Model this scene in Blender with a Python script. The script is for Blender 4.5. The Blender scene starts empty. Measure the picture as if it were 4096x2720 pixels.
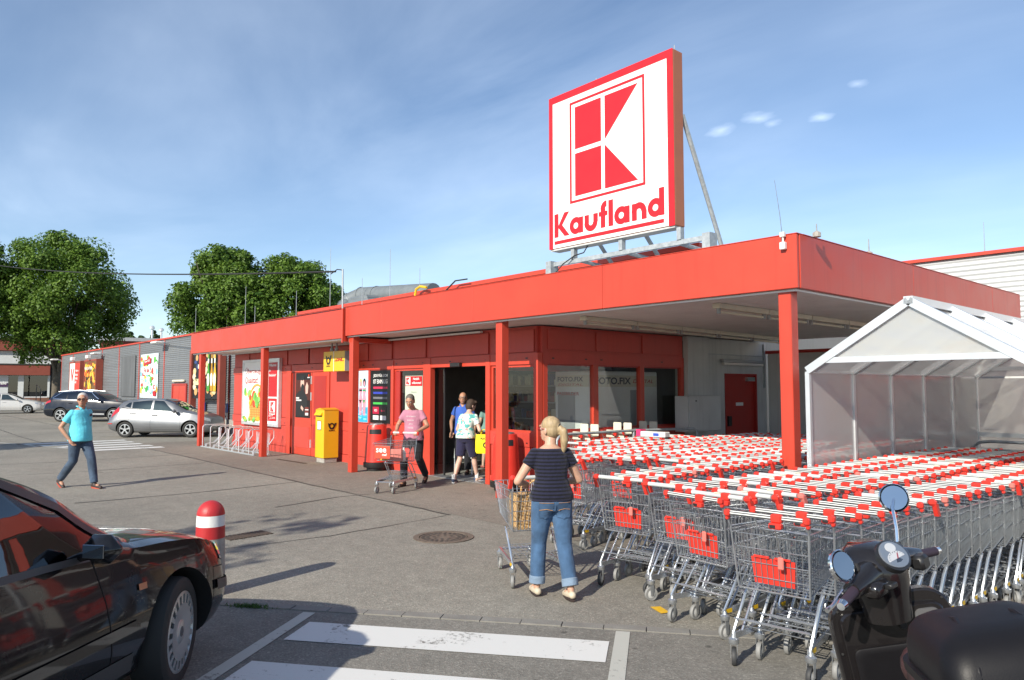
import bpy, bmesh, math, random
from mathutils import Vector, Matrix
random.seed(7)
sc = bpy.context.scene
C = sc.collection
R = math.radians
# ---------------------------------------------------------------- camera
YAW, PITCH = R(41.29878), R(3.70032)
fw = Vector((-math.cos(YAW)*math.cos(PITCH), math.sin(YAW)*math.cos(PITCH), math.sin(PITCH)))
rt = Vector((math.sin(YAW), math.cos(YAW), 0.0))
up = rt.cross(fw)
cam_d = bpy.data.cameras.new('camera'); cam = bpy.data.objects.new('camera', cam_d); C.objects.link(cam)
cam.matrix_world = Matrix(((rt.x, up.x, -fw.x, 0), (rt.y, up.y, -fw.y, 0), (rt.z, up.z, -fw.z, 1.9), (0, 0, 0, 1)))
cam_d.sensor_width = 36; cam_d.lens = 2950.56/4096*36; cam_d.clip_start = 0.05; cam_d.clip_end = 3000
sc.camera = cam
# ---------------------------------------------------------------- light
SUN_AZ, SUN_EL = R(104), R(30)           # direction the light travels, from +X towards +Y; height of the sun
sc.render.resolution_x, sc.render.resolution_y = 1024, 680
sc.view_settings.view_transform = 'Standard'; sc.view_settings.look = 'None'
sc.view_settings.exposure = 0.62; sc.view_settings.gamma = 1.0
w = bpy.data.worlds.new('World'); sc.world = w; w.use_nodes = True
nt = w.node_tree; nt.nodes.clear()
N = nt.nodes.new; LK = nt.links.new
out = N('ShaderNodeOutputWorld'); bg = N('ShaderNodeBackground'); bg.inputs['Strength'].default_value = 0.108
sky = N('ShaderNodeTexSky'); sky.sky_type = 'NISHITA'; sky.sun_disc = False
sky.sun_elevation = SUN_EL
src = Vector((-math.cos(SUN_AZ), -math.sin(SUN_AZ)))          # horizontal direction towards the sun
sky.sun_rotation = math.atan2(src.x, src.y)
sky.altitude = 0.3; sky.air_density = 0.88; sky.dust_density = 0.15; sky.ozone_density = 1.9
# thin cirrus and a few small cumuli, laid on a flat cloud layer (direction / height)
tc = N('ShaderNodeTexCoord'); sep = N('ShaderNodeSeparateXYZ'); LK(tc.outputs['Generated'], sep.inputs[0])
mx = N('ShaderNodeMath'); mx.operation = 'MAXIMUM'; LK(sep.outputs['Z'], mx.inputs[0]); mx.inputs[1].default_value = 0.03
ad = N('ShaderNodeMath'); ad.operation = 'ADD'; LK(mx.outputs[0], ad.inputs[0]); ad.inputs[1].default_value = 0.12
dv = N('ShaderNodeVectorMath'); dv.operation = 'DIVIDE'; LK(tc.outputs['Generated'], dv.inputs[0])
cb = N('ShaderNodeCombineXYZ')
for i in range(3): LK(ad.outputs[0], cb.inputs[i])
LK(cb.outputs[0], dv.inputs[1])
mp = N('ShaderNodeMapping'); LK(dv.outputs[0], mp.inputs[0]); mp.inputs['Rotation'].default_value = (0, 0, R(-62)); mp.inputs['Scale'].default_value = (0.6, 1.25, 0.0)
n1 = N('ShaderNodeTexNoise'); n1.inputs['Scale'].default_value = 1.15; n1.inputs['Detail'].default_value = 9; n1.inputs['Roughness'].default_value = 0.56; n1.inputs['Distortion'].default_value = 0.5
LK(mp.outputs[0], n1.inputs['Vector'])
mp2 = N('ShaderNodeMapping'); LK(dv.outputs[0], mp2.inputs[0]); mp2.inputs['Scale'].default_value = (1, 1, 0); mp2.inputs['Location'].default_value = (5.5, 6.6, 0)
n2 = N('ShaderNodeTexNoise'); n2.inputs['Scale'].default_value = 0.62; n2.inputs['Detail'].default_value = 4; LK(mp2.outputs[0], n2.inputs['Vector'])
r1 = N('ShaderNodeMapRange'); LK(n1.outputs['Fac'], r1.inputs[0]); r1.inputs[1].default_value = 0.30; r1.inputs[2].default_value = 0.80; r1.inputs[3].default_value = 0; r1.inputs[4].default_value = 0.40
r2 = N('ShaderNodeMapRange'); LK(n2.outputs['Fac'], r2.inputs[0]); r2.inputs[1].default_value = 0.36; r2.inputs[2].default_value = 0.66; r2.inputs[3].default_value = 0.08; r2.inputs[4].default_value = 1
m1 = N('ShaderNodeMath'); m1.operation = 'MULTIPLY'; LK(r1.outputs[0], m1.inputs[0]); LK(r2.outputs[0], m1.inputs[1])
n3 = N('ShaderNodeTexNoise'); n3.inputs['Scale'].default_value = 4.6; n3.inputs['Detail'].default_value = 7; n3.inputs['Roughness'].default_value = 0.5
mp3 = N('ShaderNodeMapping'); LK(dv.outputs[0], mp3.inputs[0]); mp3.inputs['Scale'].default_value = (0.7, 1, 0); mp3.inputs['Location'].default_value = (9.1, 3.3, 0); mp3.inputs['Rotation'].default_value = (0, 0, R(40)); LK(mp3.outputs[0], n3.inputs['Vector'])
PUFFS = ((-1.148, 1.798, .085), (-1.04, 1.81, .075), (-1.03, 1.86, .05), (-.916, 1.92, .055), (-.77, 1.81, .05))   # where the small cumuli stand on the cloud layer
pm_ = None
fl_ = N('ShaderNodeVectorMath'); fl_.operation = 'MULTIPLY'; LK(dv.outputs[0], fl_.inputs[0]); fl_.inputs[1].default_value = (1, 1, 0)
for cx_, cy_, cr_ in PUFFS:
    ds_ = N('ShaderNodeVectorMath'); ds_.operation = 'DISTANCE'; LK(fl_.outputs[0], ds_.inputs[0]); ds_.inputs[1].default_value = (cx_, cy_, 0)
    rg_ = N('ShaderNodeMapRange'); LK(ds_.outputs['Value'], rg_.inputs[0]); rg_.inputs[1].default_value = 0; rg_.inputs[2].default_value = cr_; rg_.inputs[3].default_value = 1; rg_.inputs[4].default_value = 0
    if pm_ is None: pm_ = rg_.outputs[0]
    else: q_ = N('ShaderNodeMath'); q_.operation = 'MAXIMUM'; LK(pm_, q_.inputs[0]); LK(rg_.outputs[0], q_.inputs[1]); pm_ = q_.outputs[0]
n3.inputs['Scale'].default_value = 11
q_ = N('ShaderNodeMath'); q_.operation = 'MULTIPLY_ADD'; LK(n3.outputs['Fac'], q_.inputs[0]); q_.inputs[1].default_value = 1.5; LK(pm_, q_.inputs[2])
r3 = N('ShaderNodeMapRange'); LK(q_.outputs[0], r3.inputs[0]); r3.inputs[1].default_value = 1.02; r3.inputs[2].default_value = 1.75; r3.inputs[3].default_value = 0; r3.inputs[4].default_value = 0.42
m2 = N('ShaderNodeMath'); m2.operation = 'MAXIMUM'; LK(m1.outputs[0], m2.inputs[0]); LK(r3.outputs[0], m2.inputs[1])
mixc = N('ShaderNodeMixRGB'); LK(m2.outputs[0], mixc.inputs[0]); LK(sky.outputs[0], mixc.inputs[1]); mixc.inputs[2].default_value = (7.6, 8.8, 10.4, 1)
LK(mixc.outputs[0], bg.inputs['Color']); LK(bg.outputs[0], out.inputs[0])
sd = bpy.data.lights.new('sun', 'SUN'); so = bpy.data.objects.new('sun', sd); C.objects.link(so)
sd.energy = 4.4; sd.angle = R(0.53); sd.color = (1.0, 0.93, 0.80)
ldir = Vector((math.cos(SUN_AZ)*math.cos(SUN_EL), math.sin(SUN_AZ)*math.cos(SUN_EL), -math.sin(SUN_EL)))
so.rotation_euler = ldir.to_track_quat('-Z', 'Y').to_euler(); so.location = (0, 0, 40)
# ---------------------------------------------------------------- materials
M = {}
def lin(c):                               # '#rrggbb' -> linear
    if isinstance(c, str):
        c = [int(c[i:i+2], 16)/255 for i in (1, 3, 5)]
        c = [v/12.92 if v <= .04045 else ((v+.055)/1.055)**2.4 for v in c]
    return (c[0], c[1], c[2], 1)
def mat(name, col, rough=.5, metal=0, var=.12, vscale=3.0, bump=0, bscale=60, spec=.5, coat=0, sheen=0, trans=0, col2=None, obj=True, emit=0, anis=None, streak=0):
    m = bpy.data.materials.new(name); m.use_nodes = True; t = m.node_tree
    b = t.nodes['Principled BSDF']; c = lin(col)
    b.inputs['Roughness'].default_value = rough; b.inputs['Metallic'].default_value = metal
    b.inputs['Specular IOR Level'].default_value = spec
    if coat: b.inputs['Coat Weight'].default_value = coat; b.inputs['Coat Roughness'].default_value = .04
    if sheen: b.inputs['Sheen Weight'].default_value = sheen
    if trans: b.inputs['Transmission Weight'].default_value = trans
    if emit: b.inputs['Emission Color'].default_value = c; b.inputs['Emission Strength'].default_value = emit
    b.inputs['Base Color'].default_value = c
    if var or bump or col2:
        tcn = t.nodes.new('ShaderNodeTexCoord'); src_ = tcn.outputs['Object']
        no = t.nodes.new('ShaderNodeTexNoise'); no.inputs['Scale'].default_value = vscale; no.inputs['Detail'].default_value = 6; no.inputs['Roughness'].default_value = .6
        t.links.new(src_, no.inputs['Vector'])
        if anis:
            mpn = t.nodes.new('ShaderNodeMapping'); mpn.inputs['Scale'].default_value = anis; t.links.new(src_, mpn.inputs[0]); t.links.new(mpn.outputs[0], no.inputs['Vector'])
        rp = t.nodes.new('ShaderNodeMapRange'); rp.inputs[1].default_value = .28; rp.inputs[2].default_value = .72; rp.inputs[3].default_value = 0; rp.inputs[4].default_value = 1
        t.links.new(no.outputs['Fac'], rp.inputs[0])
        mi = t.nodes.new('ShaderNodeMixRGB'); t.links.new(rp.outputs[0], mi.inputs[0])
        lo = [v*(1-var) for v in c[:3]]; hi = [min(1, v*(1+var)) for v in c[:3]]
        if col2: hi = list(lin(col2)[:3])
        mi.inputs[1].default_value = (*lo, 1); mi.inputs[2].default_value = (*hi, 1)
        t.links.new(mi.outputs[0], b.inputs['Base Color'])
        if streak:                                        # rain streaks and dirt running down
            mps = t.nodes.new('ShaderNodeMapping'); mps.inputs['Scale'].default_value = (5, 5, .22); t.links.new(src_, mps.inputs[0]); ns = t.nodes.new('ShaderNodeTexNoise'); ns.inputs['Scale'].default_value = 1.4; ns.inputs['Detail'].default_value = 8; ns.inputs['Roughness'].default_value = .7; t.links.new(mps.outputs[0], ns.inputs['Vector'])
            rs = t.nodes.new('ShaderNodeMapRange'); rs.inputs[1].default_value = .52; rs.inputs[2].default_value = .78; rs.inputs[3].default_value = 1; rs.inputs[4].default_value = 1-streak; t.links.new(ns.outputs['Fac'], rs.inputs[0]); vs_ = t.nodes.new('ShaderNodeVectorMath'); vs_.operation = 'SCALE'; t.links.new(mi.outputs[0], vs_.inputs[0]); t.links.new(rs.outputs[0], vs_.inputs['Scale']); t.links.new(vs_.outputs[0], b.inputs['Base Color'])
        rr = t.nodes.new('ShaderNodeMapRange'); rr.inputs[3].default_value = max(0, rough-.07); rr.inputs[4].default_value = min(1, rough+.07)
        t.links.new(rp.outputs[0], rr.inputs[0]); t.links.new(rr.outputs[0], b.inputs['Roughness'])
        if bump:
            nb = t.nodes.new('ShaderNodeTexNoise'); nb.inputs['Scale'].default_value = bscale; nb.inputs['Detail'].default_value = 4; t.links.new(src_, nb.inputs['Vector'])
            bn = t.nodes.new('ShaderNodeBump'); bn.inputs['Strength'].default_value = bump; bn.inputs['Distance'].default_value = .01
            t.links.new(nb.outputs['Fac'], bn.inputs['Height']); t.links.new(bn.outputs[0], b.inputs['Normal'])
    M[name] = m; return m
def glass(name, tint=(.75, .82, .8), mixr=.0, rough=0.0):
    m = bpy.data.materials.new(name); m.use_nodes = True; t = m.node_tree; t.nodes.clear()
    o = t.nodes.new('ShaderNodeOutputMaterial'); tr = t.nodes.new('ShaderNodeBsdfTransparent'); gl = t.nodes.new('ShaderNodeBsdfGlossy')
    tr.inputs[0].default_value = (*tint, 1); gl.inputs['Roughness'].default_value = rough; gl.inputs[0].default_value = (.95, .97, 1, 1)
    fr = t.nodes.new('ShaderNodeFresnel'); fr.inputs[0].default_value = 1.5
    ma = t.nodes.new('ShaderNodeMath'); ma.operation = 'MULTIPLY_ADD'; t.links.new(fr.outputs[0], ma.inputs[0]); ma.inputs[1].default_value = 1.25; ma.inputs[2].default_value = mixr; ma.use_clamp = True
    ge = t.nodes.new('ShaderNodeNewGeometry'); inv = t.nodes.new('ShaderNodeMath'); inv.operation = 'SUBTRACT'; inv.inputs[0].default_value = 1; t.links.new(ge.outputs['Backfacing'], inv.inputs[1]); mu = t.nodes.new('ShaderNodeMath'); mu.operation = 'MULTIPLY'; t.links.new(ma.outputs[0], mu.inputs[0]); t.links.new(inv.outputs[0], mu.inputs[1]); ma = mu
    mi = t.nodes.new('ShaderNodeMixShader'); t.links.new(ma.outputs[0], mi.inputs[0]); t.links.new(tr.outputs[0], mi.inputs[1]); t.links.new(gl.outputs[0], mi.inputs[2]); t.links.new(mi.outputs[0], o.inputs[0])
    M[name] = m; return m
# ---------------------------------------------------------------- geometry helpers
class MB:
    def __init__(s): s.v = []; s.f = []; s.mi = []; s.cur = 0
    def add(s, vs, fs):
        o = len(s.v); s.v += [tuple(v) for v in vs]; s.f += [tuple(i+o for i in f) for f in fs]; s.mi += [s.cur]*len(fs); return s
    def box(s, x0, x1, y0, y1, z0, z1):
        return s.add([(x0,y0,z0),(x1,y0,z0),(x1,y1,z0),(x0,y1,z0),(x0,y0,z1),(x1,y0,z1),(x1,y1,z1),(x0,y1,z1)],
                     [(0,3,2,1),(4,5,6,7),(0,1,5,4),(1,2,6,5),(2,3,7,6),(3,0,4,7)])
    def bbox(s, x0, x1, y0, y1, z0, z1, b=.01):          # box with chamfered edges
        vs = []; X = (x0, x1); Y = (y0, y1); Z = (z0, z1)
        for i in (0,1):
            for j in (0,1):
                for k in (0,1):
                    sx, sy, sz = (b if i == 0 else -b), (b if j == 0 else -b), (b if k == 0 else -b)
                    vs += [(X[i], Y[j]+sy, Z[k]+sz), (X[i]+sx, Y[j], Z[k]+sz), (X[i]+sx, Y[j]+sy, Z[k])]
        bm = bmesh.new(); [bm.verts.new(v) for v in vs]; bmesh.ops.convex_hull(bm, input=bm.verts); bm.verts.index_update()
        bmesh.ops.dissolve_limit(bm, angle_limit=.02, verts=bm.verts, edges=bm.edges); bm.verts.index_update()
        r = s.add([v.co[:] for v in bm.verts], [[v.index for v in f.verts] for f in bm.faces]); bm.free(); return r
    def tube(s, pts, r, n=6, cap=True, closed=False):
        pts = [Vector(p) for p in pts]; rings = []; L = len(pts); a = None
        rs = r if isinstance(r, (list, tuple)) else [r]*L
        for i, p in enumerate(pts):
            if closed: t = (pts[(i+1) % L]-pts[i-1])
            else: t = (pts[min(i+1, L-1)]-pts[max(i-1, 0)])
            t.normalize()
            if a is None: a = t.orthogonal().normalized()
            else:
                a = a - t*a.dot(t); a.normalize()
            b = t.cross(a)
            rings.append([p+(a*math.cos(2*math.pi*(k+.5)/n)+b*math.sin(2*math.pi*(k+.5)/n))*rs[i] for k in range(n)])
        return s.loft(rings, cap, closed)
    def loft(s, rings, cap=True, closed=False, ringclosed=True):
        n = len(rings[0]); vs = [v for r_ in rings for v in r_]; fs = []; L = len(rings)
        for i in range(L if closed else L-1):
            j = (i+1) % L
            for k in range(n if ringclosed else n-1):
                k2 = (k+1) % n; fs.append((i*n+k, i*n+k2, j*n+k2, j*n+k))
        if cap and not closed: fs.append(tuple(range(n-1, -1, -1))); fs.append(tuple((L-1)*n+k for k in range(n)))
        return s.add(vs, fs)
    def lathe(s, prof, n=20, c=(0,0,0), axis='Z', cap=True):
        rings = []
        for (r, z) in prof:
            ring = []
            for k in range(n):
                a = 2*math.pi*k/n; u, v = r*math.cos(a), r*math.sin(a)
                p = (u, v, z) if axis == 'Z' else ((z, u, v) if axis == 'X' else (v, z, u))
                ring.append((p[0]+c[0], p[1]+c[1], p[2]+c[2]))
            rings.append(ring)
        return s.loft(rings, cap)
    def prism(s, poly, axis, lo, hi):                    # poly 2d; axis X: (y,z), Y: (x,z), Z: (x,y)
        def P(p, d): return (d, p[0], p[1]) if axis == 'X' else ((p[0], d, p[1]) if axis == 'Y' else (p[0], p[1], d))
        n = len(poly); vs = [P(p, lo) for p in poly]+[P(p, hi) for p in poly]
        fs = [tuple(range(n)), tuple(range(2*n-1, n-1, -1))]+[(k, n+k, n+(k+1) % n, (k+1) % n) for k in range(n)]
        return s.add(vs, fs)
    def sphere(s, c, r, nu=12, nv=8):
        rx, ry, rz = r if isinstance(r, (tuple, list)) else (r, r, r)
        rings = []
        for j in range(nv+1):
            th = math.pi*j/nv; rings.append([(c[0]+rx*math.sin(th)*math.cos(2*math.pi*k/nu), c[1]+ry*math.sin(th)*math.sin(2*math.pi*k/nu), c[2]+rz*math.cos(th)) for k in range(nu)])
        return s.loft(rings, False)
    def mesh(s, name, mats, smooth=False):
        me = bpy.data.meshes.new(name); me.from_pydata(s.v, [], s.f)
        for m in (mats if isinstance(mats, (list, tuple)) else [mats]): me.materials.append(M[m] if isinstance(m, str) else m)
        if max(s.mi, default=0): me.polygons.foreach_set('material_index', s.mi)
        bm = bmesh.new(); bm.from_mesh(me); bmesh.ops.recalc_face_normals(bm, faces=bm.faces); bm.to_mesh(me); bm.free()
        if smooth is not False:
            me.polygons.foreach_set('use_smooth', [True]*len(me.polygons))
            if smooth is not True: me.set_sharp_from_angle(angle=R(smooth))
        me.update(); return me
    def build(s, name, mats, parent=None, smooth=False, world=False, sub=0, **tags):
        # world=True: vertices are given in world space, the parent is only moved (not turned)
        if parent is not None and world:
            l = wloc(parent); s.v = [(v[0]-l[0], v[1]-l[1], v[2]-l[2]) for v in s.v]
        o = bpy.data.objects.new(name, s.mesh(name, mats, smooth)); C.objects.link(o)
        if parent is not None: o.parent = parent
        if sub: md = o.modifiers.new('sub', 'SUBSURF'); md.levels = md.render_levels = sub
        if tags: tag(o, **tags)
        return o
def wloc(o):
    l = Vector((0, 0, 0))
    while o is not None: l = l+o.location; o = o.parent
    return l
def tag(o, label=None, cat=None, group=None, kind=None):
    if label: o['label'] = label
    if cat: o['category'] = cat
    if group: o['group'] = group
    if kind: o['kind'] = kind
    return o
def thing(name, label, cat, loc=(0, 0, 0), rz=0, group=None):
    o = bpy.data.objects.new(name, None); C.objects.link(o); o.location = loc; o.rotation_euler = (0, 0, rz); o.empty_display_size = .1
    return tag(o, label, cat, group)
def copy_tree(o, parent=None):
    c = o.copy(); C.objects.link(c); c.parent = parent
    for ch in o.children: copy_tree(ch, c)
    return c
def at_base(me):                                          # a one-mesh thing gets its origin at its base centre
    pass
def rebase(o):
    me = o.data; xs = [v.co for v in me.vertices]
    lo = Vector((min(v.x for v in xs), min(v.y for v in xs), min(v.z for v in xs))); hi = Vector((max(v.x for v in xs), max(v.y for v in xs), max(v.z for v in xs)))
    c = Vector(((lo.x+hi.x)/2, (lo.y+hi.y)/2, lo.z)); me.transform(Matrix.Translation(-c)); o.location = o.location+c; return o
def text_mesh(name, s, matname, width=None, height=None, bold=0.0, ext=.001, shear=0, spacing=1.0, align='LEFT'):
    cu = bpy.data.curves.new(name, 'FONT'); cu.body = s; cu.offset = bold; cu.extrude = 0; cu.shear = shear; cu.space_character = spacing; cu.align_x = align; cu.resolution_u = 3
    to = bpy.data.objects.new(name, cu); C.objects.link(to); dg = bpy.context.evaluated_depsgraph_get(); me = bpy.data.meshes.new_from_object(to.evaluated_get(dg))
    bpy.data.objects.remove(to); bpy.data.curves.remove(cu)
    xs = [v.co.x for v in me.vertices] or [0, 1]; ys = [v.co.y for v in me.vertices] or [0, 1]
    x0, x1, y0, y1 = min(xs), max(xs), min(ys), max(ys); sx = sy = 1
    if width: sx = width/max(1e-6, x1-x0)
    sy = height/max(1e-6, y1-y0) if height else sx
    if not width: sx = sy
    me.transform(Matrix.Diagonal((sx, sy, 1, 1)) @ Matrix.Translation((-x0, -y0, 0)))
    me.materials.clear(); me.materials.append(M[matname]); me.name = name; return me
def text_on_front(name, s, x0, z0, y, matname, parent, width=None, height=None, turn=None, **k):
    # text whose lower left corner is (x0, y, z0), read from -Y
    me = text_mesh(name, s, matname, width, height, **k)
    o = bpy.data.objects.new(name, me); C.objects.link(o); rx = Matrix.Rotation(R(90), 4, 'X')
    me.transform(Matrix.Translation((x0, y, z0)) @ (Matrix.Rotation(turn, 4, 'Y') if turn else Matrix.Identity(4)) @ rx)
    if parent is not None: me.transform(Matrix.Translation(-wloc(parent))); o.parent = parent
    return o
# ================================================================ materials of the place
RED = '#b8382a'
mat('red_paint', (.50, .050, .026), .40, var=.08, vscale=1.6, bump=.03, bscale=7, streak=.22)
mat('red_wall', (.48, .055, .038), .5, var=.10, vscale=1.1, bump=.04, bscale=12, streak=.18)
mat('red_door', (.36, .024, .018), .4, var=.08)
mat('dull_red', (.26, .055, .035), .6, var=.12)
mat('grey_clad', (.19, .20, .21), .45, metal=.25, var=.12, vscale=.7, anis=(.15, 1, 3), streak=.2)
mat('white_clad', (.52, .53, .53), .45, metal=.15, var=.10, vscale=.7, anis=(.15, 1, 3))
mat('ceiling', (.72, .69, .65), .6, var=.08, vscale=2)
mat('render_grey', (.50, .51, .50), .85, var=.10, vscale=1.2, bump=.15, bscale=35, streak=.25)
mat('white_paint', (.72, .72, .70), .4, var=.05)
mat('cream', (.62, .58, .46), .5, var=.12)
mat('steel', (.50, .52, .54), .38, metal=.85, var=.18, vscale=9)
mat('galv', (.36, .39, .41), .55, metal=.35, var=.22, vscale=14)
mat('alu', (.66, .68, .70), .35, metal=.55, var=.08)
mat('chrome', (.75, .77, .80), .12, metal=1, var=0)
mat('black_rubber', (.018, .018, .018), .75, var=.2, vscale=20)
mat('black_plastic', (.016, .016, .017), .42, var=.15)
mat('black_print', (.012, .011, .011), .35, var=.1)
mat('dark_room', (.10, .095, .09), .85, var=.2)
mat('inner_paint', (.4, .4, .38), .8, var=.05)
mat('concrete', (.33, .31, .28), .9, var=.22, vscale=14, bump=.6, bscale=90)
mat('kerb', (.20, .19, .172), .92, var=.16, vscale=5, bump=.4, bscale=120)
mat('rust', (.075, .055, .042), .8, metal=.3, var=.35, vscale=25)
mat('cast_iron', (.15, .118, .092), .8, metal=.2, var=.3, vscale=20)
mat('yellow', (.72, .42, .012), .35, var=.04)
mat('yellow_dark', (.60, .33, .008), .4, var=.04)
mat('logo_red', (.60, .012, .018), .4, var=.02)
mat('dhl_red', (.42, .01, .015), .4, var=.02)
mat('sign_white', (.80, .80, .78), .35, var=.03)
mat('sign_side', (.38, .13, .06), .5, var=.08)
mat('blue_sign', (.02, .10, .42), .4, var=.04)
mat('print_grey', (.30, .31, .32), .5, var=.05)
mat('tile', (.34, .33, .31), .5, var=.10, vscale=3)
mat('grass_green', (.045, .10, .018), .8, var=.4, vscale=30)
mat('cart_red', (.62, .035, .022), .38, var=.06)
def lerp(a, b_, t): return a+(b_-a)*t
glass('window_glass', (.90, .93, .92), .0)
glass('dark_glass', (.16, .19, .19), .05)
glass('far_glass', (.30, .33, .33), .04)
def asphalt(name, base, warm):
    m = bpy.data.materials.new(name); m.use_nodes = True; t = m.node_tree; b = t.nodes['Principled BSDF']; nn = t.nodes.new; lk = t.links.new
    g = nn('ShaderNodeNewGeometry'); pos = g.outputs['Position']
    big = nn('ShaderNodeTexNoise'); big.inputs['Scale'].default_value = .22; big.inputs['Detail'].default_value = 7; big.inputs['Roughness'].default_value = .65; lk(pos, big.inputs['Vector'])
    mid = nn('ShaderNodeTexNoise'); mid.inputs['Scale'].default_value = 5; mid.inputs['Detail'].default_value = 6; mid.inputs['Roughness'].default_value = .7; lk(pos, mid.inputs['Vector'])
    vo = nn('ShaderNodeTexVoronoi'); vo.inputs['Scale'].default_value = 85; vo.feature = 'F1'; lk(pos, vo.inputs['Vector'])
    sepc = nn('ShaderNodeSeparateColor'); lk(vo.outputs['Color'], sepc.inputs[0])
    st = nn('ShaderNodeMapRange'); st.inputs[1].default_value = .0; st.inputs[2].default_value = 1; st.inputs[3].default_value = .80; st.inputs[4].default_value = 1.18; lk(sepc.outputs[0], st.inputs[0])
    chip = nn('ShaderNodeMapRange'); chip.inputs[1].default_value = .90; chip.inputs[2].default_value = .93; chip.inputs[3].default_value = 0; chip.inputs[4].default_value = .42; lk(sepc.outputs[1], chip.inputs[0])
    r1 = nn('ShaderNodeMapRange'); r1.inputs[1].default_value = .3; r1.inputs[2].default_value = .7; r1.inputs[3].default_value = .80; r1.inputs[4].default_value = 1.18; lk(big.outputs['Fac'], r1.inputs[0])
    r2 = nn('ShaderNodeMapRange'); r2.inputs[1].default_value = .3; r2.inputs[2].default_value = .7; r2.inputs[3].default_value = .86; r2.inputs[4].default_value = 1.12; lk(mid.outputs['Fac'], r2.inputs[0])
    k1 = nn('ShaderNodeMath'); k1.operation = 'MULTIPLY'; lk(r1.outputs[0], k1.inputs[0]); lk(r2.outputs[0], k1.inputs[1])
    k2 = nn('ShaderNodeMath'); k2.operation = 'MULTIPLY'; lk(k1.outputs[0], k2.inputs[0]); lk(st.outputs[0], k2.inputs[1])
    ka = nn('ShaderNodeMath'); ka.operation = 'ADD'; lk(k2.outputs[0], ka.inputs[0]); lk(chip.outputs[0], ka.inputs[1])
    # chewing gum and oil spots
    sp = nn('ShaderNodeTexVoronoi'); sp.inputs['Scale'].default_value = 2.6; lk(pos, sp.inputs['Vector'])
    sr = nn('ShaderNodeMapRange'); sr.inputs[1].default_value = .045; sr.inputs[2].default_value = .085; sr.inputs[3].default_value = .55; sr.inputs[4].default_value = 1; lk(sp.outputs['Distance'], sr.inputs[0])
    k3 = nn('ShaderNodeMath'); k3.operation = 'MULTIPLY'; lk(ka.outputs[0], k3.inputs[0]); lk(sr.outputs[0], k3.inputs[1])
    cm = nn('ShaderNodeMixRGB'); lk(big.outputs['Fac'], cm.inputs[0]); cm.inputs[1].default_value = (*base, 1); cm.inputs[2].default_value = (*warm, 1)
    vm = nn('ShaderNodeVectorMath'); vm.operation = 'SCALE'; lk(cm.outputs[0], vm.inputs[0]); lk(k3.outputs[0], vm.inputs['Scale'])
    lk(vm.outputs[0], b.inputs['Base Color']); b.inputs['Roughness'].default_value = .88; b.inputs['Specular IOR Level'].default_value = .3
    bn = nn('ShaderNodeBump'); bn.inputs['Strength'].default_value = .5; bn.inputs['Distance'].default_value = .006; lk(vo.outputs['Distance'], bn.inputs['Height']); lk(bn.outputs[0], b.inputs['Normal'])
    M[name] = m
asphalt('asphalt', (.205, .193, .168), (.245, .228, .193))
asphalt('asphalt_dark', (.155, .148, .133), (.19, .179, .157))
def worn_paint(name, col, under):
    m = bpy.data.materials.new(name); m.use_nodes = True; t = m.node_tree; b = t.nodes['Principled BSDF']; nn = t.nodes.new; lk = t.links.new
    g = nn('ShaderNodeNewGeometry'); a = nn('ShaderNodeTexNoise'); a.inputs['Scale'].default_value = 26; a.inputs['Detail'].default_value = 8; a.inputs['Roughness'].default_value = .75; lk(g.outputs['Position'], a.inputs['Vector'])
    c = nn('ShaderNodeTexNoise'); c.inputs['Scale'].default_value = 2.3; c.inputs['Detail'].default_value = 5; lk(g.outputs['Position'], c.inputs['Vector'])
    ad = nn('ShaderNodeMath'); ad.operation = 'MULTIPLY_ADD'; lk(c.outputs['Fac'], ad.inputs[0]); ad.inputs[1].default_value = .8; lk(a.outputs['Fac'], ad.inputs[2])
    r = nn('ShaderNodeMapRange'); r.inputs[1].default_value = .68; r.inputs[2].default_value = .78; lk(ad.outputs[0], r.inputs[0])
    mi = nn('ShaderNodeMixRGB'); lk(r.outputs[0], mi.inputs[0]); mi.inputs[1].default_value = (*under, 1); mi.inputs[2].default_value = (*col, 1); lk(mi.outputs[0], b.inputs['Base Color']); b.inputs['Roughness'].default_value = .75
    M[name] = m
worn_paint('road_paint', (.60, .60, .58), (.17, .165, .15))
worn_paint('road_paint_old', (.42, .42, .38), (.17, .165, .15))
# ================================================================ ground
def quad(name, pts, z, m, **t):
    b = MB(); b.add([(p[0], p[1], z) for p in pts], [tuple(range(len(pts)))]); return b.build(name, m, **t)
quad('ground', [(-260, -140), (200, -140), (200, 240), (-260, 240)], 0, 'asphalt', kind='structure')
asphalt('asphalt_brown', (.180, .158, .135), (.215, .190, .160))
quad('pavement', [(-27.5, 6.74), (-2, 6.74), (-2, 17.3), (-9.8, 17.3), (-9.8, 9.3), (-27.5, 9.3)], .003, 'asphalt_brown', kind='structure')
KU = Vector((math.cos(R(37.65)), math.sin(R(37.65)))); KN = Vector((-KU.y, KU.x))
k0 = Vector((-6.62, 2.42))
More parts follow.
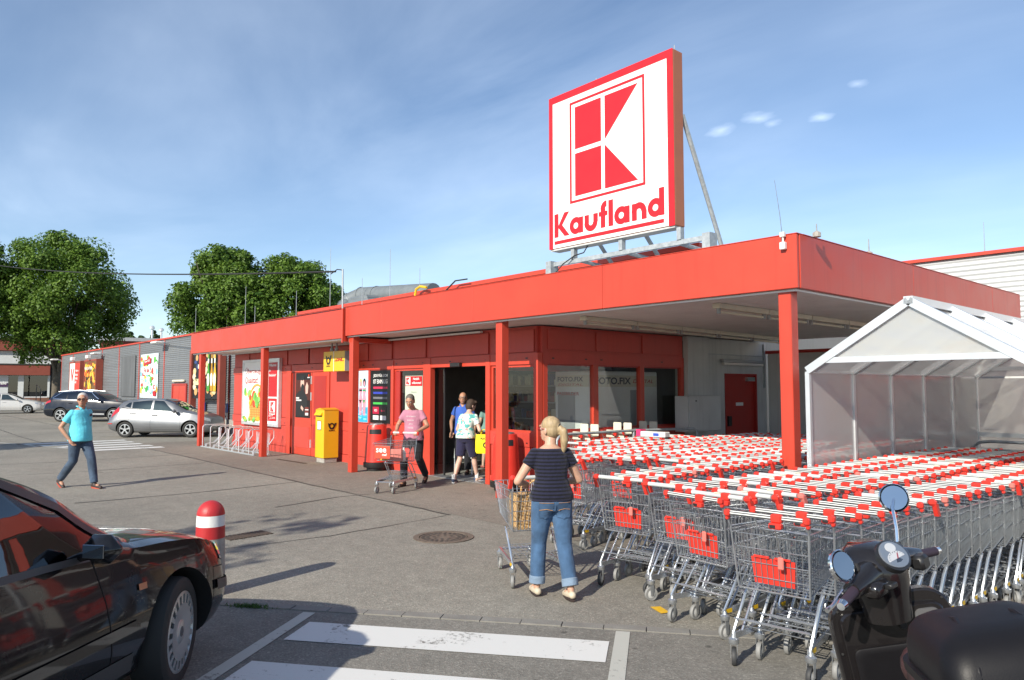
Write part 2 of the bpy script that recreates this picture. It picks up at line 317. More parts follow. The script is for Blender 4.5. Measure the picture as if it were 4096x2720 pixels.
# the lane on the camera's side of the kerb strip is laid with a darker asphalt
def kp(a, b): q = k0+KU*a+KN*b; return (q.x, q.y)
quad('road', [kp(-9, -30), kp(14, -30), kp(14, 0), kp(-9, 0)], .004, 'asphalt_dark', kind='structure')
kr = thing('kerb_strip', None, None, (k0.x, k0.y, 0)); tag(kr, kind='structure')
for i in range(-12, 27):
    a0, a1 = i*.333+.004, (i+1)*.333-.004
    b = MB(); rnd = random.uniform(-.002, .003)
    pts = [kp(a0, .002), kp(a1, .002), kp(a1, .118), kp(a0, .118)]
    b.add([(p[0], p[1], .001) for p in pts]+[(p[0], p[1], .012+rnd) for p in pts], [(4, 5, 6, 7), (0, 1, 5, 4), (1, 2, 6, 5), (2, 3, 7, 6), (3, 0, 4, 7)])
    b.build('kerb_stone', 'kerb', kr, world=True)
def ribbon(name, pts, wd, z, m, jit=0, **t):
    b = MB(); L = []; Rr = []; P = [Vector(p) for p in pts]
    if jit:
        Q = []
        for i in range(len(P)-1):
            n = max(1, int((P[i+1]-P[i]).length/.35))
            for j in range(n): q = P[i].lerp(P[i+1], j/n); Q.append(q+Vector((random.uniform(-jit, jit), random.uniform(-jit, jit))))
        Q.append(P[-1]); P = Q
    for i, p in enumerate(P):
        d = (P[min(i+1, len(P)-1)]-P[max(i-1, 0)]).normalized(); n = Vector((-d.y, d.x)); h = wd/2*(random.uniform(.6, 1.3) if jit else 1)
        L.append((p.x+n.x*h, p.y+n.y*h, z)); Rr.append((p.x-n.x*h, p.y-n.y*h, z))
    k = len(P); b.add(L+Rr, [(i, i+1, k+i+1, k+i) for i in range(k-1)]); return b.build(name, m, **t)
mat('duct_grey', (.17, .19, .20), .55, metal=.2, var=.12, vscale=4)
mat('tar', (.060, .056, .050), .7, var=.2, vscale=8)
for pts, wd in (([(-62, 7.4), (-52, 7.45), (-43, 7.43)], .05), ([(-41, 4.75), (-34.9, 4.68), (-31, 4.72), (-26.6, 4.95)], .045), ([(-27.2, 6.75), (-20.2, 6.78), (-14.2, 6.68), (-9.0, 6.67)], .05),
                ([(-13.98, 2.72), (-13.93, 4.7), (-14.17, 6.66)], .04), ([(-11.4, 5.0), (-11.75, 6.3), (-11.55, 7.9)], .03), ([(-22.2, 2.6), (-21.9, 4.1), (-22.3, 7.8)], .03),
                ([(-19.25, 2.8), (-19.1, 3.7), (-19.3, 6.62)], .03), ([(-19.16, 4.04), (-18.5, 4.12), (-18.52, 5.26)], .02), ([(-8.9, 3.2), (-8.75, 4.6), (-9.0, 6.6)], .018)):
    ribbon('tar_seam', pts, wd, .005, 'tar', jit=.02, kind='structure')
# zebra crossing by the kerb strip
UX, UY = KU, Vector((KU.y, -KU.x))                        # along the kerb, towards the camera
s0 = Vector((-5.67, 2.80))
for i in range(4):
    o = s0+UY*(i*.87)
    a, b_ = (0, 2.42) if i else (0, 2.41)
    quad('crosswalk_stripe', [o+UX*a, o+UX*b_, o+UX*b_+UY*.43, o+UX*a+UY*.43], .009, 'road_paint', kind='structure')
l0 = Vector((-5.95, 2.88)); quad('parking_line', [l0, l0+UX*.11, l0+UX*.11+UY*5, l0+UY*5], .009, 'road_paint_old', kind='structure')
l0 = Vector((-3.885, 4.49)); quad('parking_line', [l0, l0+UX*.11, l0+UX*.11+UY*5, l0+UY*5], .009, 'road_paint_old', kind='structure')
# far zebra crossing and parking bays in front of the hall
for i, (x, y0, y1) in enumerate(((-29.5, 3.9, 7.25), (-28.4, 4.1, 7.22), (-27.3, 4.7, 7.2), (-26.25, 5.0, 7.25), (-25.3, 5.2, 7.32))):
    quad('crosswalk_stripe', [(x-.27, y0), (x+.25, y0+.15), (x+.25, y1), (x-.27, y1)], .006, 'road_paint', kind='structure')
for pts in ([(-33.2, 7.24), (-30.7, 10.12)], [(-30.06, 7.25), (-28.5, 9.5)], [(-36.6, 7.2), (-33.7, 10.4)], [(-46.3, 9.4), (-43.0, 12)], [(-53, 6.2), (-49, 10.6)], [(-57.3, 6.7), (-53, 11)], [(-62, 7.0), (-58, 11)], [(-40.5, 7.1), (-37, 10.8)], [(-31, 3.62), (-26.3, 4.98)]):
    ribbon('parking_line', pts, .11, .006, 'road_paint_old', kind='structure')
# manhole
mh = thing('manhole_cover', 'round rusty manhole cover with slots set in the asphalt', 'manhole cover', (-7.73, 5.63, 0))
b = MB(); b.lathe([(.31, .002), (.31, .010), (.385, .010), (.385, .002)], 40); b.build('ring', 'cast_iron', mh, smooth=30)
b = MB(); b.lathe([(.0, .006), (.300, .006), (.300, .001)], 40, cap=False); b.build('lid', 'cast_iron', mh)
b = MB()
for r_, n_ in ((.26, 26), (.20, 18), (.12, 8)):
    for k in range(n_):
        a = 2*math.pi*k/n_; c, s = math.cos(a), math.sin(a); h = .018
        pts = [(r_-.022, -h), (r_+.022, -h), (r_+.022, h), (r_-.022, h)]
        b.add([(p[0]*c-p[1]*s, p[0]*s+p[1]*c, .0095) for p in pts], [(0, 1, 2, 3)])
b.build('studs', 'tar', mh, kind='stuff')
for nm, p, q, wd, lab in (('drain_grate', (-9.46, 3.5), (-9.53, 4.1), .30, 'rusty red drain slab beside the red and white bollard'), ('drain_channel', (-18.95, 8.36), (-17.4, 8.42), .10, 'narrow rusty drain channel in front of the yellow letterbox')):
    g = thing(nm, lab, 'drain', ((p[0]+q[0])/2, (p[1]+q[1])/2, 0)); d = Vector(q)-Vector(p); n = max(3, int(d.length/.055)); u = d.normalized(); v = Vector((-u.y, u.x))
    for i in range(n):
        o = Vector(p)+u*(d.length*i/n); e = Vector(p)+u*(d.length*(i+.72)/n); b = MB()
        pts = [o-v*wd/2, e-v*wd/2, e+v*wd/2, o+v*wd/2]; b.add([(t_.x, t_.y, .002) for t_ in pts]+[(t_.x, t_.y, .010) for t_ in pts], [(4, 5, 6, 7), (0, 1, 5, 4), (1, 2, 6, 5), (2, 3, 7, 6), (3, 0, 4, 7)]); b.build('bar', 'rust', g, world=True)
# weeds in the kerb joint
b = MB()
for i in range(260):
    a = random.gauss(.28, .09); q = k0+KU*a+KN*random.gauss(0.0, .018); h = random.uniform(.01, .035); an = random.uniform(0, 6.28); dx, dy = .006*math.cos(an), .006*math.sin(an); lx, ly = random.uniform(-.02, .02), random.uniform(-.02, .02)
    b.add([(q.x-dx, q.y-dy, .008), (q.x+dx, q.y+dy, .008), (q.x+lx, q.y+ly, .01+h)], [(0, 1, 2)])
b.build('weeds', 'grass_green', label='small tuft of grass growing in the kerb joint by the black car', cat='weeds', kind='stuff')
# litter
def litter(nm, pts, m, lab): o = quad(nm, pts, .008, m); tag(rebase(o), lab, 'litter')
litter('paper_slip', [(-4.11, 5.20), (-3.93, 5.12), (-3.90, 5.20), (-4.06, 5.28)], 'yellow', 'crumpled yellow paper slip on the asphalt beside the front cart wheel')
litter('cigarette_end', [(-4.83, 3.92), (-4.78, 3.955), (-4.785, 3.965), (-4.835, 3.93)], 'cream', 'white cigarette end lying on the kerb strip')
# ================================================================ store front under the canopy
YW = 9.33                                                  # face of the red front
XP = -9.88                                                 # face of the glazed side
store = thing('store_entrance', 'red panelled supermarket entrance with automatic door and glazed side wall', 'store', (-15, 9.6, 0))
def part(nm, m, *boxes, parent=None, smooth=False, bev=0):
    if len(boxes) > 1 and nm in ('skirting', 'belt_rail', 'side_post', 'wall', 'conduit', 'fascia_panel', 'edge_trim', 'roof_flashing', 'inner_wall', 'body', 'roof_edge'):
        return [part(nm, m, q, parent=parent, bev=bev) for q in boxes][0]
    b = MB()
    for q in boxes: (b.bbox(*q, b=bev) if bev else b.box(*q))
    return b.build(nm, m, parent or store, world=True, smooth=smooth)
# backing wall with the openings left free, frame, infill panels
part('wall', 'red_wall', (-24.77, -20.30, YW+.04, YW+.30, 0, 3.05), (-20.30, -18.05, YW+.08, YW+.30, 0, 3.05), (-18.05, -14.86, YW+.04, YW+.30, 0, 3.05),
     (-14.86, -13.56, YW+.04, YW+.2, 0, 1.05), (-11.30, -9.98, YW+.04, YW+.2, 0, 1.05), (-14.86, -9.98, YW+.04, YW+.2, 2.34, 3.05))
part('skirting', 'red_wall', (-24.77, -20.32, YW, YW+.035, 0, .19), (-18.02, -13.6, YW, YW+.035, 0, .19), (-11.3, -9.98, YW, YW+.035, 0, .19))
bays = [(-24.72, -23.45), (-23.41, -22.05), (-22.01, -20.62), (-17.95, -16.58), (-16.54, -15.93), (-15.89, -14.90)]
for i, (x0, x1) in enumerate(bays):
    part('panel', 'red_wall', (x0, x1, YW+.008, YW+.035, .20, .79), bev=.004)
    part('panel', 'red_wall', (x0, x1, YW+.008, YW+.035, 1.03, 2.33), bev=.004)
for x0, x1 in [(-24.72, -23.45), (-23.41, -22.05), (-22.01, -20.62), (-20.58, -19.25), (-19.21, -17.99), (-17.95, -16.0), (-15.8, -14.9), (-14.82, -13.5), (-13.4, -11.32), (-11.22, -9.99)]:
    part('upper_panel', 'red_wall', (x0+.03, x1-.03, YW+.006, YW+.035, 2.57, 2.99), bev=.004)
part('belt_rail', 'red_wall', (-24.77, -20.32, YW, YW+.036, .80, 1.02), (-18.02, -13.62, YW, YW+.036, .80, 1.02), (-11.28, -9.98, YW, YW+.036, .80, 1.06))
part('lintel', 'red_paint', (-24.77, -9.98, YW-.004, YW+.036, 2.34, 2.55))
# small vent slots
for x in (-22.3, -20.7, -19.0, -16.9, -16.2, -15.75, -14.7, -13.6, -12.6, -11.4, -10.2):
    part('vent_slot', 'black_plastic', (x-.03, x+.03, YW-.009, YW-.0045, 2.44, 2.465))
    if not -14 < x < -11.4: part('vent_slot', 'black_plastic', (x-.02, x+.02, YW-.007, YW-.0005, .86, .88))
# posts
for x0, x1 in ((-20.60, -20.32), (-18.02, -17.97), (-14.88, -14.81), (-13.585, -13.31), (-11.405, -11.275), (-10.00, -9.885)):
    part('post', 'red_paint', (x0, x1, YW-.02, YW+.11, 0, 2.55), bev=.006)
# door pair left of the letterbox
part('side_door', 'red_paint', (-20.26, -19.06, YW+.02, YW+.06, .02, 2.33), bev=.004)
dr = part('side_door', 'red_paint', (-19.03, -18.08, YW+.02, YW+.06, .02, 2.33), bev=.004)
part('door_panel', 'red_door', (-18.90, -18.20, YW+.012, YW+.019, 1.05, 2.22)); part('door_panel', 'red_door', (-18.95, -18.20, YW+.012, YW+.019, .25, .90))
part('door_panel', 'red_wall', (-20.16, -19.16, YW+.010, YW+.019, .22, .80), bev=.003)
for z in (.25, 1.55, 2.0): part('hinge', 'alu', (-19.07, -19.03, YW-.005, YW+.019, z, z+.22))
# windows right and left of the door
for x0, x1, nm in ((-14.81, -13.59, 'window'), (-11.27, -10.0, 'window')):
    wn = part(nm, 'window_glass', (x0, x1, YW+.055, YW+.062, 1.05, 2.34))
    part('frame', 'red_paint', (x0, x1, YW+.03, YW+.09, 1.05, 1.10), (x0, x1, YW+.03, YW+.09, 2.29, 2.34), (x0, x0+.05, YW+.03, YW+.09, 1.10, 2.29), (x1-.05, x1, YW+.03, YW+.09, 1.10, 2.29), parent=wn)
part('panel', 'red_door', (-14.80, -14.58, YW+.02, YW+.05, 1.11, 2.28))
part('panel', 'red_wall', (-14.78, -13.62, YW+.008, YW+.035, .20, .79), bev=.004); part('panel', 'red_wall', (-11.25, -10.02, YW+.008, YW+.035, .20, .79), bev=.004)
part('door_sensor', 'black_plastic', (-12.50, -12.18, YW-.10, YW-.005, 2.33, 2.42), bev=.012)
part('door_leaf', 'window_glass', (-13.30, -13.02, YW+.16, YW+.17, .03, 2.30)); part('door_leaf_frame', 'black_plastic', (-13.035, -13.0, YW+.15, YW+.18, .02, 2.31), (-13.31, -13.0, YW+.15, YW+.18, 2.30, 2.34))
part('threshold', 'steel', (-13.31, -11.41, YW-.05, YW+.22, .001, .014))
# glazed side, looking towards +X, modules of 1.4 m
part('side_post', 'red_paint', (XP-.10, XP, 9.45, 9.56, 0, 2.35), (XP-.10, XP, 10.82, 10.96, 0, 2.35), (XP-.10, XP, 12.26, 12.40, 0, 2.35), (XP-.10, XP, 13.70, 13.80, 0, 2.35))
part('side_lintel', 'red_wall', (XP-.11, XP+.004, 9.44, 13.80, 2.35, 2.56))
part('side_wall', 'red_wall', (XP-.10, XP-.03, 9.45, 13.80, 2.56, 3.05), (XP-.10, XP-.012, 9.56, 13.70, .0, 1.08))
for y0, y1 in ((9.58, 10.84), (10.92, 12.30), (12.36, 13.76)): part('upper_panel', 'red_wall', (XP-.028, XP-.006, y0, y1, 2.62, 3.0), bev=.004)
for y0, y1 in ((9.56, 10.82), (10.96, 12.26), (12.40, 13.70)):
    wn = part('window', 'window_glass', (XP-.062, XP-.056, y0, y1, 1.08, 2.35))
    part('frame', 'red_door', (XP-.075, XP-.045, y0, y1, 1.08, 1.11), (XP-.075, XP-.045, y0, y1, 2.32, 2.35), parent=wn)
    part('panel', 'red_wall', (XP-.011, XP-.002, y0+.03, y1-.03, .2, .9), bev=.003)
for y in (9.7, 10.6, 11.05, 13.0): part('vent_slot', 'black_plastic', (XP+.005, XP+.009, y-.03, y+.03, 2.44, 2.465))
# inside
part('inner_floor', 'tile', (-24.5, XP-.10, YW+.22, 15.0, -.02, .006))
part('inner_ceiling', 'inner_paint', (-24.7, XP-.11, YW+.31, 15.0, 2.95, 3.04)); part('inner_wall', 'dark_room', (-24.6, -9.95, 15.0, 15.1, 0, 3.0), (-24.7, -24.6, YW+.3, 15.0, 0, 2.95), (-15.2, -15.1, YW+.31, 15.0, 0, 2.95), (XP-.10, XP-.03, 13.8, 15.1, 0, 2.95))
part('inner_frame', 'red_door', (-11.45, -11.35, 9.56, 12.0, 0, .12), (-11.45, -11.35, 9.75, 9.86, 0, 2.9), (-11.45, -11.35, 10.8, 10.91, 0, 2.9), (-11.45, -11.35, 11.9, 12.0, 0, 2.9), (-11.45, -11.35, 9.75, 12.0, 2.25, 2.4))
# grey rendered wall with the staff door behind the trolley bay
gw = thing('side_wall', 'grey rendered wall with a red staff door behind the trolley bay', 'wall', (-9.95, 15.5, 0))
part('wall', 'render_grey', (XP-.25, XP-.02, 13.82, 15.45, 0, 3.05), (XP-.25, XP-.02, 16.87, 17.35, 0, 3.05), (XP-.25, XP-.02, 15.45, 16.87, 2.24, 3.05), parent=gw)
part('pilaster', 'render_grey', (XP-.02, XP+.10, 13.82, 14.62, 0, 3.05), parent=gw)
dd = part('door', 'red_door', (XP-.12, XP-.07, 15.50, 16.82, .01, 2.20), parent=gw)
part('door_frame', 'red_door', (XP-.1, XP+.0, 15.45, 15.50, 0, 2.24), (XP-.1, XP+.0, 16.82, 16.87, 0, 2.24), (XP-.1, XP+.0, 15.50, 16.82, 2.20, 2.24), parent=gw)
part('door_closer', 'steel', (XP-.07, XP-.01, 16.45, 16.80, 2.06, 2.16), parent=dd); part('handle', 'black_plastic', (XP-.07, XP-.02, 15.60, 15.74, .98, 1.22), parent=dd); part('name_plate', 'white_paint', (XP-.07, XP-.064, 16.0, 16.32, 1.46, 1.54), parent=dd)
part('conduit', 'galv', (XP-.02, XP+.01, 14.65, 17.3, 2.68, 2.70), (XP-.02, XP+.02, 17.2, 17.24, 1.9, 3.0), parent=gw)
lf = thing('wall_lamp', 'long grey tube lamp fixed above the red staff door', 'lamp', (XP+.05, 16.2, 2.45)); part('housing', 'print_grey', (XP, XP+.10, 15.25, 17.1, 2.50, 2.58), parent=lf, bev=.01); part('diffuser', 'ceiling', (XP+.0, XP+.09, 15.3, 17.05, 2.44, 2.499), parent=lf, bev=.01)
cbn = thing('wall_cabinet', 'pale grey metal wall cabinet beside the glazed entrance side', 'cabinet', (XP+.1, 13.9, .95)); part('body', 'render_grey', (XP+.11, XP+.45, 13.30, 14.55, .95, 1.72), parent=cbn, bev=.006); part('door', 'render_grey', (XP+.452, XP+.47, 13.33, 14.0, .98, 1.69), parent=cbn, bev=.004); part('lock', 'black_plastic', (XP+.471, XP+.48, 13.55, 13.59, 1.60, 1.63), parent=cbn)
bw = thing('back_wall', 'shaded grey yard wall with a red cap behind the trolley bay', 'wall', (-5, 17.45, 0))
part('wall', 'render_grey', (-9.85, .6, 17.36, 17.60, 0, 2.76), parent=bw); part('cap', 'red_door', (-9.9, .65, 17.33, 17.63, 2.76, 2.84), parent=bw)
sb = thing('socket_box', 'small beige socket panel on the shaded yard wall', 'socket box', (-7.7, 17.3, 1.35)); part('box', 'cream', (-8.1, -7.2, 17.24, 17.355, 1.35, 1.95), parent=sb, bev=.01)
for i in range(3): part('socket', ('blue_sign', 'red_door', 'blue_sign')[i], (-8.0+i*.27, -7.8+i*.27, 17.20, 17.238, 1.45, 1.65), parent=sb)
# ================================================================ canopy
cz = thing('entrance_canopy', 'flat red canopy with deep fascia on five red columns before the store', 'canopy', (-15, 8.34, 0))
def cp(nm, m, *boxes, bev=0, parent=cz): return part(nm, m, *boxes, parent=parent, bev=bev)
for x0, x1 in ((-25.66, -22.91), (-22.91, -19.80), (-19.80, -16.64), (-16.64, -15.14)): cp('fascia_panel', 'red_paint', (x0+.003, x1-.003, 8.215, 8.27, 3.033, 3.70), bev=.006)
for x0, x1 in ((-15.12, -13.51), (-13.51, -10.40), (-10.40, -7.30), (-7.30, -4.245)): cp('fascia_panel', 'red_paint', (x0+.003, x1-.003, 8.195, 8.25, 3.073, 3.718), bev=.006)
for y0, y1 in ((8.255, 11.67), (11.67, 15.32), (15.32, 17.02)): cp('fascia_panel', 'red_paint', (-4.295, -4.24, y0+.003, y1-.003, 3.073, 3.718), bev=.006)
cp('fascia_panel', 'red_paint', (-25.66, -25.61, 8.275, 9.6, 3.033, 3.70), bev=.006)
cp('fascia_corner', 'red_paint', (-15.139, -15.122, 8.16, 8.30, 2.95, 3.70))
cp('roof_deck', 'galv', (-25.6, -4.3, 8.28, 17.0, 3.52, 3.56)); cp('rear_edge', 'red_door', (-9.8, -4.3, 17.0, 17.04, 3.08, 3.70))
cp('roof_flashing', 'red_paint', (-25.66, -4.24, 8.19, 8.33, 3.719, 3.728), (-4.38, -4.236, 8.33, 17.02, 3.719, 3.728))
cp('edge_trim', 'white_paint', (-25.6, -15.15, 8.275, 8.31, 3.00, 3.032), (-15.1, -4.30, 8.26, 8.30, 3.045, 3.070), (-4.34, -4.30, 8.30, 17.0, 3.045, 3.070))
y = 8.31
while y < 16.95:
    cp('ceiling_board', 'ceiling', (-15.1, -4.35, y, y+.192, 3.075, 3.09))
    if y < 9.2: cp('ceiling_board', 'ceiling', (-25.6, -15.15, y, y+.192, 3.035, 3.05))
    y += .20
cp('beam', 'red_paint', (-15.10, -14.92, 8.30, 9.3, 2.93, 3.03)); cp('trim', 'white_paint', (-25.6, -11.5, 9.24, 9.32, 3.0, 3.033))
for x in (-24.98, -19.95, -14.97, -9.79, -4.47):
    c_ = cp('column', 'red_paint', (x-.082, x+.082, 8.29, 8.455, 0, 3.07 if x > -15 else 3.03), bev=.008)
    cp('bolt', 'red_paint', (x-.02, x+.02, 8.285, 8.299, .34, .38), parent=c_)
cp('column', 'red_paint', (-24.0, -23.86, 10.9, 11.04, 0, 3.03), bev=.008)
# hall front and the strip above the canopy
def corrug(nm, m, x0, x1, z0, z1, y, parent, pitch=.099, depth=.022, per=6):
    b = MB(); n = int((z1-z0)/pitch*per); pr = [(y+depth*(.5-.5*math.cos(2*math.pi*i/per)), z0+(z1-z0)*i/n) for i in range(n+1)]
    vs = [(x0, p[0], p[1]) for p in pr]+[(x1, p[0], p[1]) for p in pr]; k = n+1
    b.add(vs, [(i, i+1, k+i+1, k+i) for i in range(n)]); return b.build(nm, m, parent, smooth=True, world=True)
YH = 11.62
hall = thing('store_hall', 'long grey corrugated hall with red seams and red roof edge', 'hall', (-45, 14, 0))
sx = [-66.6, -62.4, -58.0, -53.6, -49.35, -44.98, -40.4, -35.9, -31.35, -24.8]
for i in range(len(sx)-1): corrug('cladding_panel', 'grey_clad', sx[i]+.03, sx[i+1]-.03, .56, 4.38, YH, hall)
for x in sx[:-1]: part('seam_strip', 'red_paint', (x-.045, x+.045, YH-.012, YH+.03, .56, 4.38), parent=hall)
sx2 = [-24.8, -20.6, -16.4, -12.2, -8.0]
for i in range(4): corrug('cladding_panel', 'grey_clad', sx2[i]+.03, sx2[i+1]-.03, 3.55, 4.50, YH, hall); part('seam_strip', 'red_paint', (sx2[i]-.045, sx2[i]+.045, YH-.012, YH+.03, 3.55, 4.50), parent=hall)
part('roof_edge', 'red_paint', (-66.7, -24.8, YH-.05, YH+.3, 4.38, 4.46), (-24.8, -7.9, YH-.05, YH+.3, 4.50, 4.60), parent=hall)
part('plinth', 'concrete', (-66.6, -24.8, YH-.02, YH+.2, 0, .56), parent=hall)
part('body', 'grey_clad', (-66.55, -24.8, YH+.05, 40, .0, 4.36), (-24.8, -10.15, 15.15, 40, 0, 4.48), (-24.8, -8.0, YH+.05, 15.15, 3.57, 4.48), (-10.15, -8.0, 15.15, 17.0, 3.57, 4.48), parent=hall)
part('side_wing', 'grey_clad', (-70.2, -66.6, 14, 30, 0, 3.85), parent=hall); part('wing_edge', 'dull_red', (-70.25, -66.6, 13.95, 30, 3.85, 3.95), parent=hall); wd = part('side_door', 'red_door', (-68.9, -67.6, 13.95, 13.99, 0, 2.1), parent=hall)
hd = part('door', 'red_paint', (-38.7, -36.8, YH-.035, YH-.01, .0, 2.02), parent=hall); part('door_frame', 'red_door', (-38.85, -38.7, YH-.06, YH, 0, 2.1), (-36.8, -36.65, YH-.06, YH, 0, 2.1), (-38.7, -36.8, YH-.06, YH, 2.02, 2.1), parent=hall)
part('door_gap', 'red_door', (-37.77, -37.74, YH-.04, YH-.036, .02, 2.0), parent=hd); part('notice', 'white_paint', (-37.95, -37.65, YH-.042, YH-.037, 1.0, 1.3), parent=hd)
# pale hall behind on the right
rh = thing('rear_hall', 'pale corrugated hall with a red roof edge behind the canopy on the right', 'hall', (0, 26, 0))
for i in range(6): x0 = -14+i*5; corrug('cladding_panel', 'white_clad', x0+.03, x0+4.97, 0, 5.74, 24.3, rh, pitch=.145, depth=.035); part('seam_strip', 'red_paint', (x0-.06, x0+.06, 24.27, 24.33, 0, 5.74), parent=rh)
part('roof_edge', 'red_paint', (-14.1, 16.1, 24.2, 24.6, 5.74, 5.84), parent=rh); part('body', 'white_clad', (-14, 16, 24.36, 44, 0, 5.72), parent=rh)
# ================================================================ big roof sign
def pm(hexc, rough=.45):
    k = 'print_'+hexc[1:]
    if k not in M: mat(k, hexc, rough, var=.04, vscale=5)
    return k
def ring_pts(cx, cz, ro, ri, a0, a1, n=20):
    o = [(cx+ro*math.cos(a0+(a1-a0)*i/n), cz+ro*math.sin(a0+(a1-a0)*i/n)) for i in range(n+1)]
    i_ = [(cx+ri*math.cos(a0+(a1-a0)*i/n), cz+ri*math.sin(a0+(a1-a0)*i/n)) for i in range(n+1)]
    return o, i_
class Flat:                                               # flat shapes on a plane y = const, read from -Y, each a hair prouder than the last
    def __init__(s, y, th=.003): s.y = y; s.b = MB(); s.k = 0; s.th = th
    def _y(s): s.k += 1; return s.y-s.th-.0004*s.k
    def poly(s, pts): s.b.prism(pts, 'Y', s.y, s._y()); return s
    def rect(s, x0, x1, z0, z1): return s.poly([(x0, z0), (x1, z0), (x1, z1), (x0, z1)])
    def ring(s, cx, cz, ro, ri, a0=0, a1=2*math.pi, n=24):
        o, i_ = ring_pts(cx, cz, ro, ri, a0, a1, n); y = s._y(); m = len(o)
        vs = [(p[0], y, p[1]) for p in o]+[(p[0], y, p[1]) for p in i_]+[(p[0], s.y, p[1]) for p in o]+[(p[0], s.y, p[1]) for p in i_]; fs = []
        for k in range(m-1): fs += [(k, k+1, m+k+1, m+k), (2*m+k, 2*m+k+1, k+1, k), (m+k, m+k+1, 3*m+k+1, 3*m+k)]
        fs += [(0, m, 3*m, 2*m), (m-1, 2*m-1, 4*m-1, 3*m-1)] if abs(a1-a0) < 6.28 else []
        s.b.add(vs, fs); return s
    def ell(s, cx, cz, rx, rz, n=18, rot=0):
        c, q = math.cos(rot), math.sin(rot); return s.poly([(cx+rx*math.cos(2*math.pi*i/n)*c-rz*math.sin(2*math.pi*i/n)*q, cz+rx*math.cos(2*math.pi*i/n)*q+rz*math.sin(2*math.pi*i/n)*c) for i in range(n)])
    def mat(s, i): s.b.cur = i; return s
    def build(s, nm, mats, parent, **k): return s.b.build(nm, mats, parent, world=True, **k)
sg = thing('roof_sign', 'huge white square sign with red K logo and lettering above the canopy', 'sign', (-8.5, 9.83, 3.56))
X0, X1, Z0, Z1, YS = -9.96, -7.07, 4.51, 7.44, 9.70
part('box', 'sign_side', (X0, X1, YS+.004, YS+.27, Z0, Z1), parent=sg, bev=.012)
f = Flat(YS+.004); f.rect(X0+.01, X1-.01, Z0+.01, Z1-.01); f.build('face', 'sign_white', sg)
f = Flat(YS-.002); f.rect(X0, X0+.10, Z0, Z1).rect(X1-.12, X1, Z0, Z1).rect(X0+.10, X1-.12, Z1-.13, Z1); f.build('border', 'logo_red', sg)
f = Flat(YS-.002); lx0, lx1, lz0, lz1, s_ = -9.41, -7.655, 5.295, 7.20, .045
f.rect(lx0, lx0+s_, lz0, lz1).rect(lx1-s_, lx1, lz0, lz1).rect(lx0+s_, lx1-s_, lz1-s_, lz1).rect(lx0+s_, lx1-s_, lz0, lz0+s_); f.build('logo_frame', 'logo_red', sg)
for pts in ([(-9.275, 6.295), (-8.635, 6.295), (-8.635, 7.085), (-9.275, 7.085)], [(-9.275, 5.415), (-8.635, 5.415), (-8.635, 6.21), (-9.275, 6.21)], [(-8.545, 6.30), (-7.80, 7.085), (-8.545, 7.085)], [(-8.55, 6.205), (-8.55, 5.41), (-7.81, 5.41)]):
    Flat(YS-.002).poly(pts).build('logo_piece', 'logo_red', sg)
def letters(zb, cap, x0, unit, y, parent, m='logo_red'):
    # geometric sans letters of the store name; unit scales the measured letter widths
    u = lambda x: x0+(x+9.82)*unit
    z = lambda v: zb+(v-4.72)*unit
    st = .105*unit
    def bar(f, x, a, b_, w=None): f.rect(u(x), u(x)+(w or st), z(a), z(b_))
    f = Flat(y); bar(f, -9.82, 4.72, 5.165); f.poly([(u(-9.735), z(4.90)), (u(-9.56), z(5.165)), (u(-9.435), z(5.165)), (u(-9.645), z(4.90))]); f.poly([(u(-9.735), z(4.915)), (u(-9.66), z(4.985)), (u(-9.425), z(4.72)), (u(-9.555), z(4.72))]); f.build('letter', m, parent)
    f = Flat(y); f.ring(u(-9.265), z(4.868), .158*unit, .058*unit); bar(f, -9.19, 4.72, 5.01); f.build('letter', m, parent)
    f = Flat(y); bar(f, -9.045, 4.86, 5.01); bar(f, -8.832, 4.86, 5.01); f.ring(u(-8.892), z(4.862), .158*unit, .052*unit, math.pi, 2*math.pi); f.build('letter', m, parent)
    f = Flat(y); bar(f, -8.655, 4.72, 5.06); f.rect(u(-8.70), u(-8.50), z(4.93), z(5.01)); f.ring(u(-8.52), z(5.055), .140*unit, .035*unit, math.pi/2, math.pi); f.build('letter', m, parent)
    f = Flat(y); bar(f, -8.475, 4.72, 5.185); f.build('letter', m, parent)
    f = Flat(y); f.ring(u(-8.185), z(4.868), .158*unit, .058*unit); bar(f, -8.105, 4.72, 5.01); f.build('letter', m, parent)
    f = Flat(y); bar(f, -7.95, 4.72, 5.01); bar(f, -7.742, 4.72, 4.87); f.ring(u(-7.80), z(4.865), .156*unit, .050*unit, 0, math.pi); f.build('letter', m, parent)
    f = Flat(y); f.ring(u(-7.455), z(4.868), .158*unit, .058*unit); bar(f, -7.378, 4.72, 5.18); f.build('letter', m, parent)
letters(4.72, .445, -9.82, 1.0, YS-.002, sg)
Flat(YS-.002).rect(-9.82, -7.285, 4.588, 4.652).build('underline', 'logo_red', sg)
part('under_plate', 'render_grey', (X0+.02, X1-.02, YS+.02, YS+.25, Z0-.03, Z0-.001), parent=sg)
b = MB(); b.box(-10.1, -6.45, YS+.08, YS+.14, 4.20, 4.28); b.build('frame_rail', 'galv', sg, world=True)
for x in (-9.42, -8.27, -7.05): part('stand', 'galv', (x-.04, x+.04, YS+.06, YS+.16, 4.28, 4.48), parent=sg)
for x in (-10.0, -6.5): part('support', 'galv', (x-.07, x+.07, YS+.0, YS+.2, 3.56, 4.30), parent=sg)
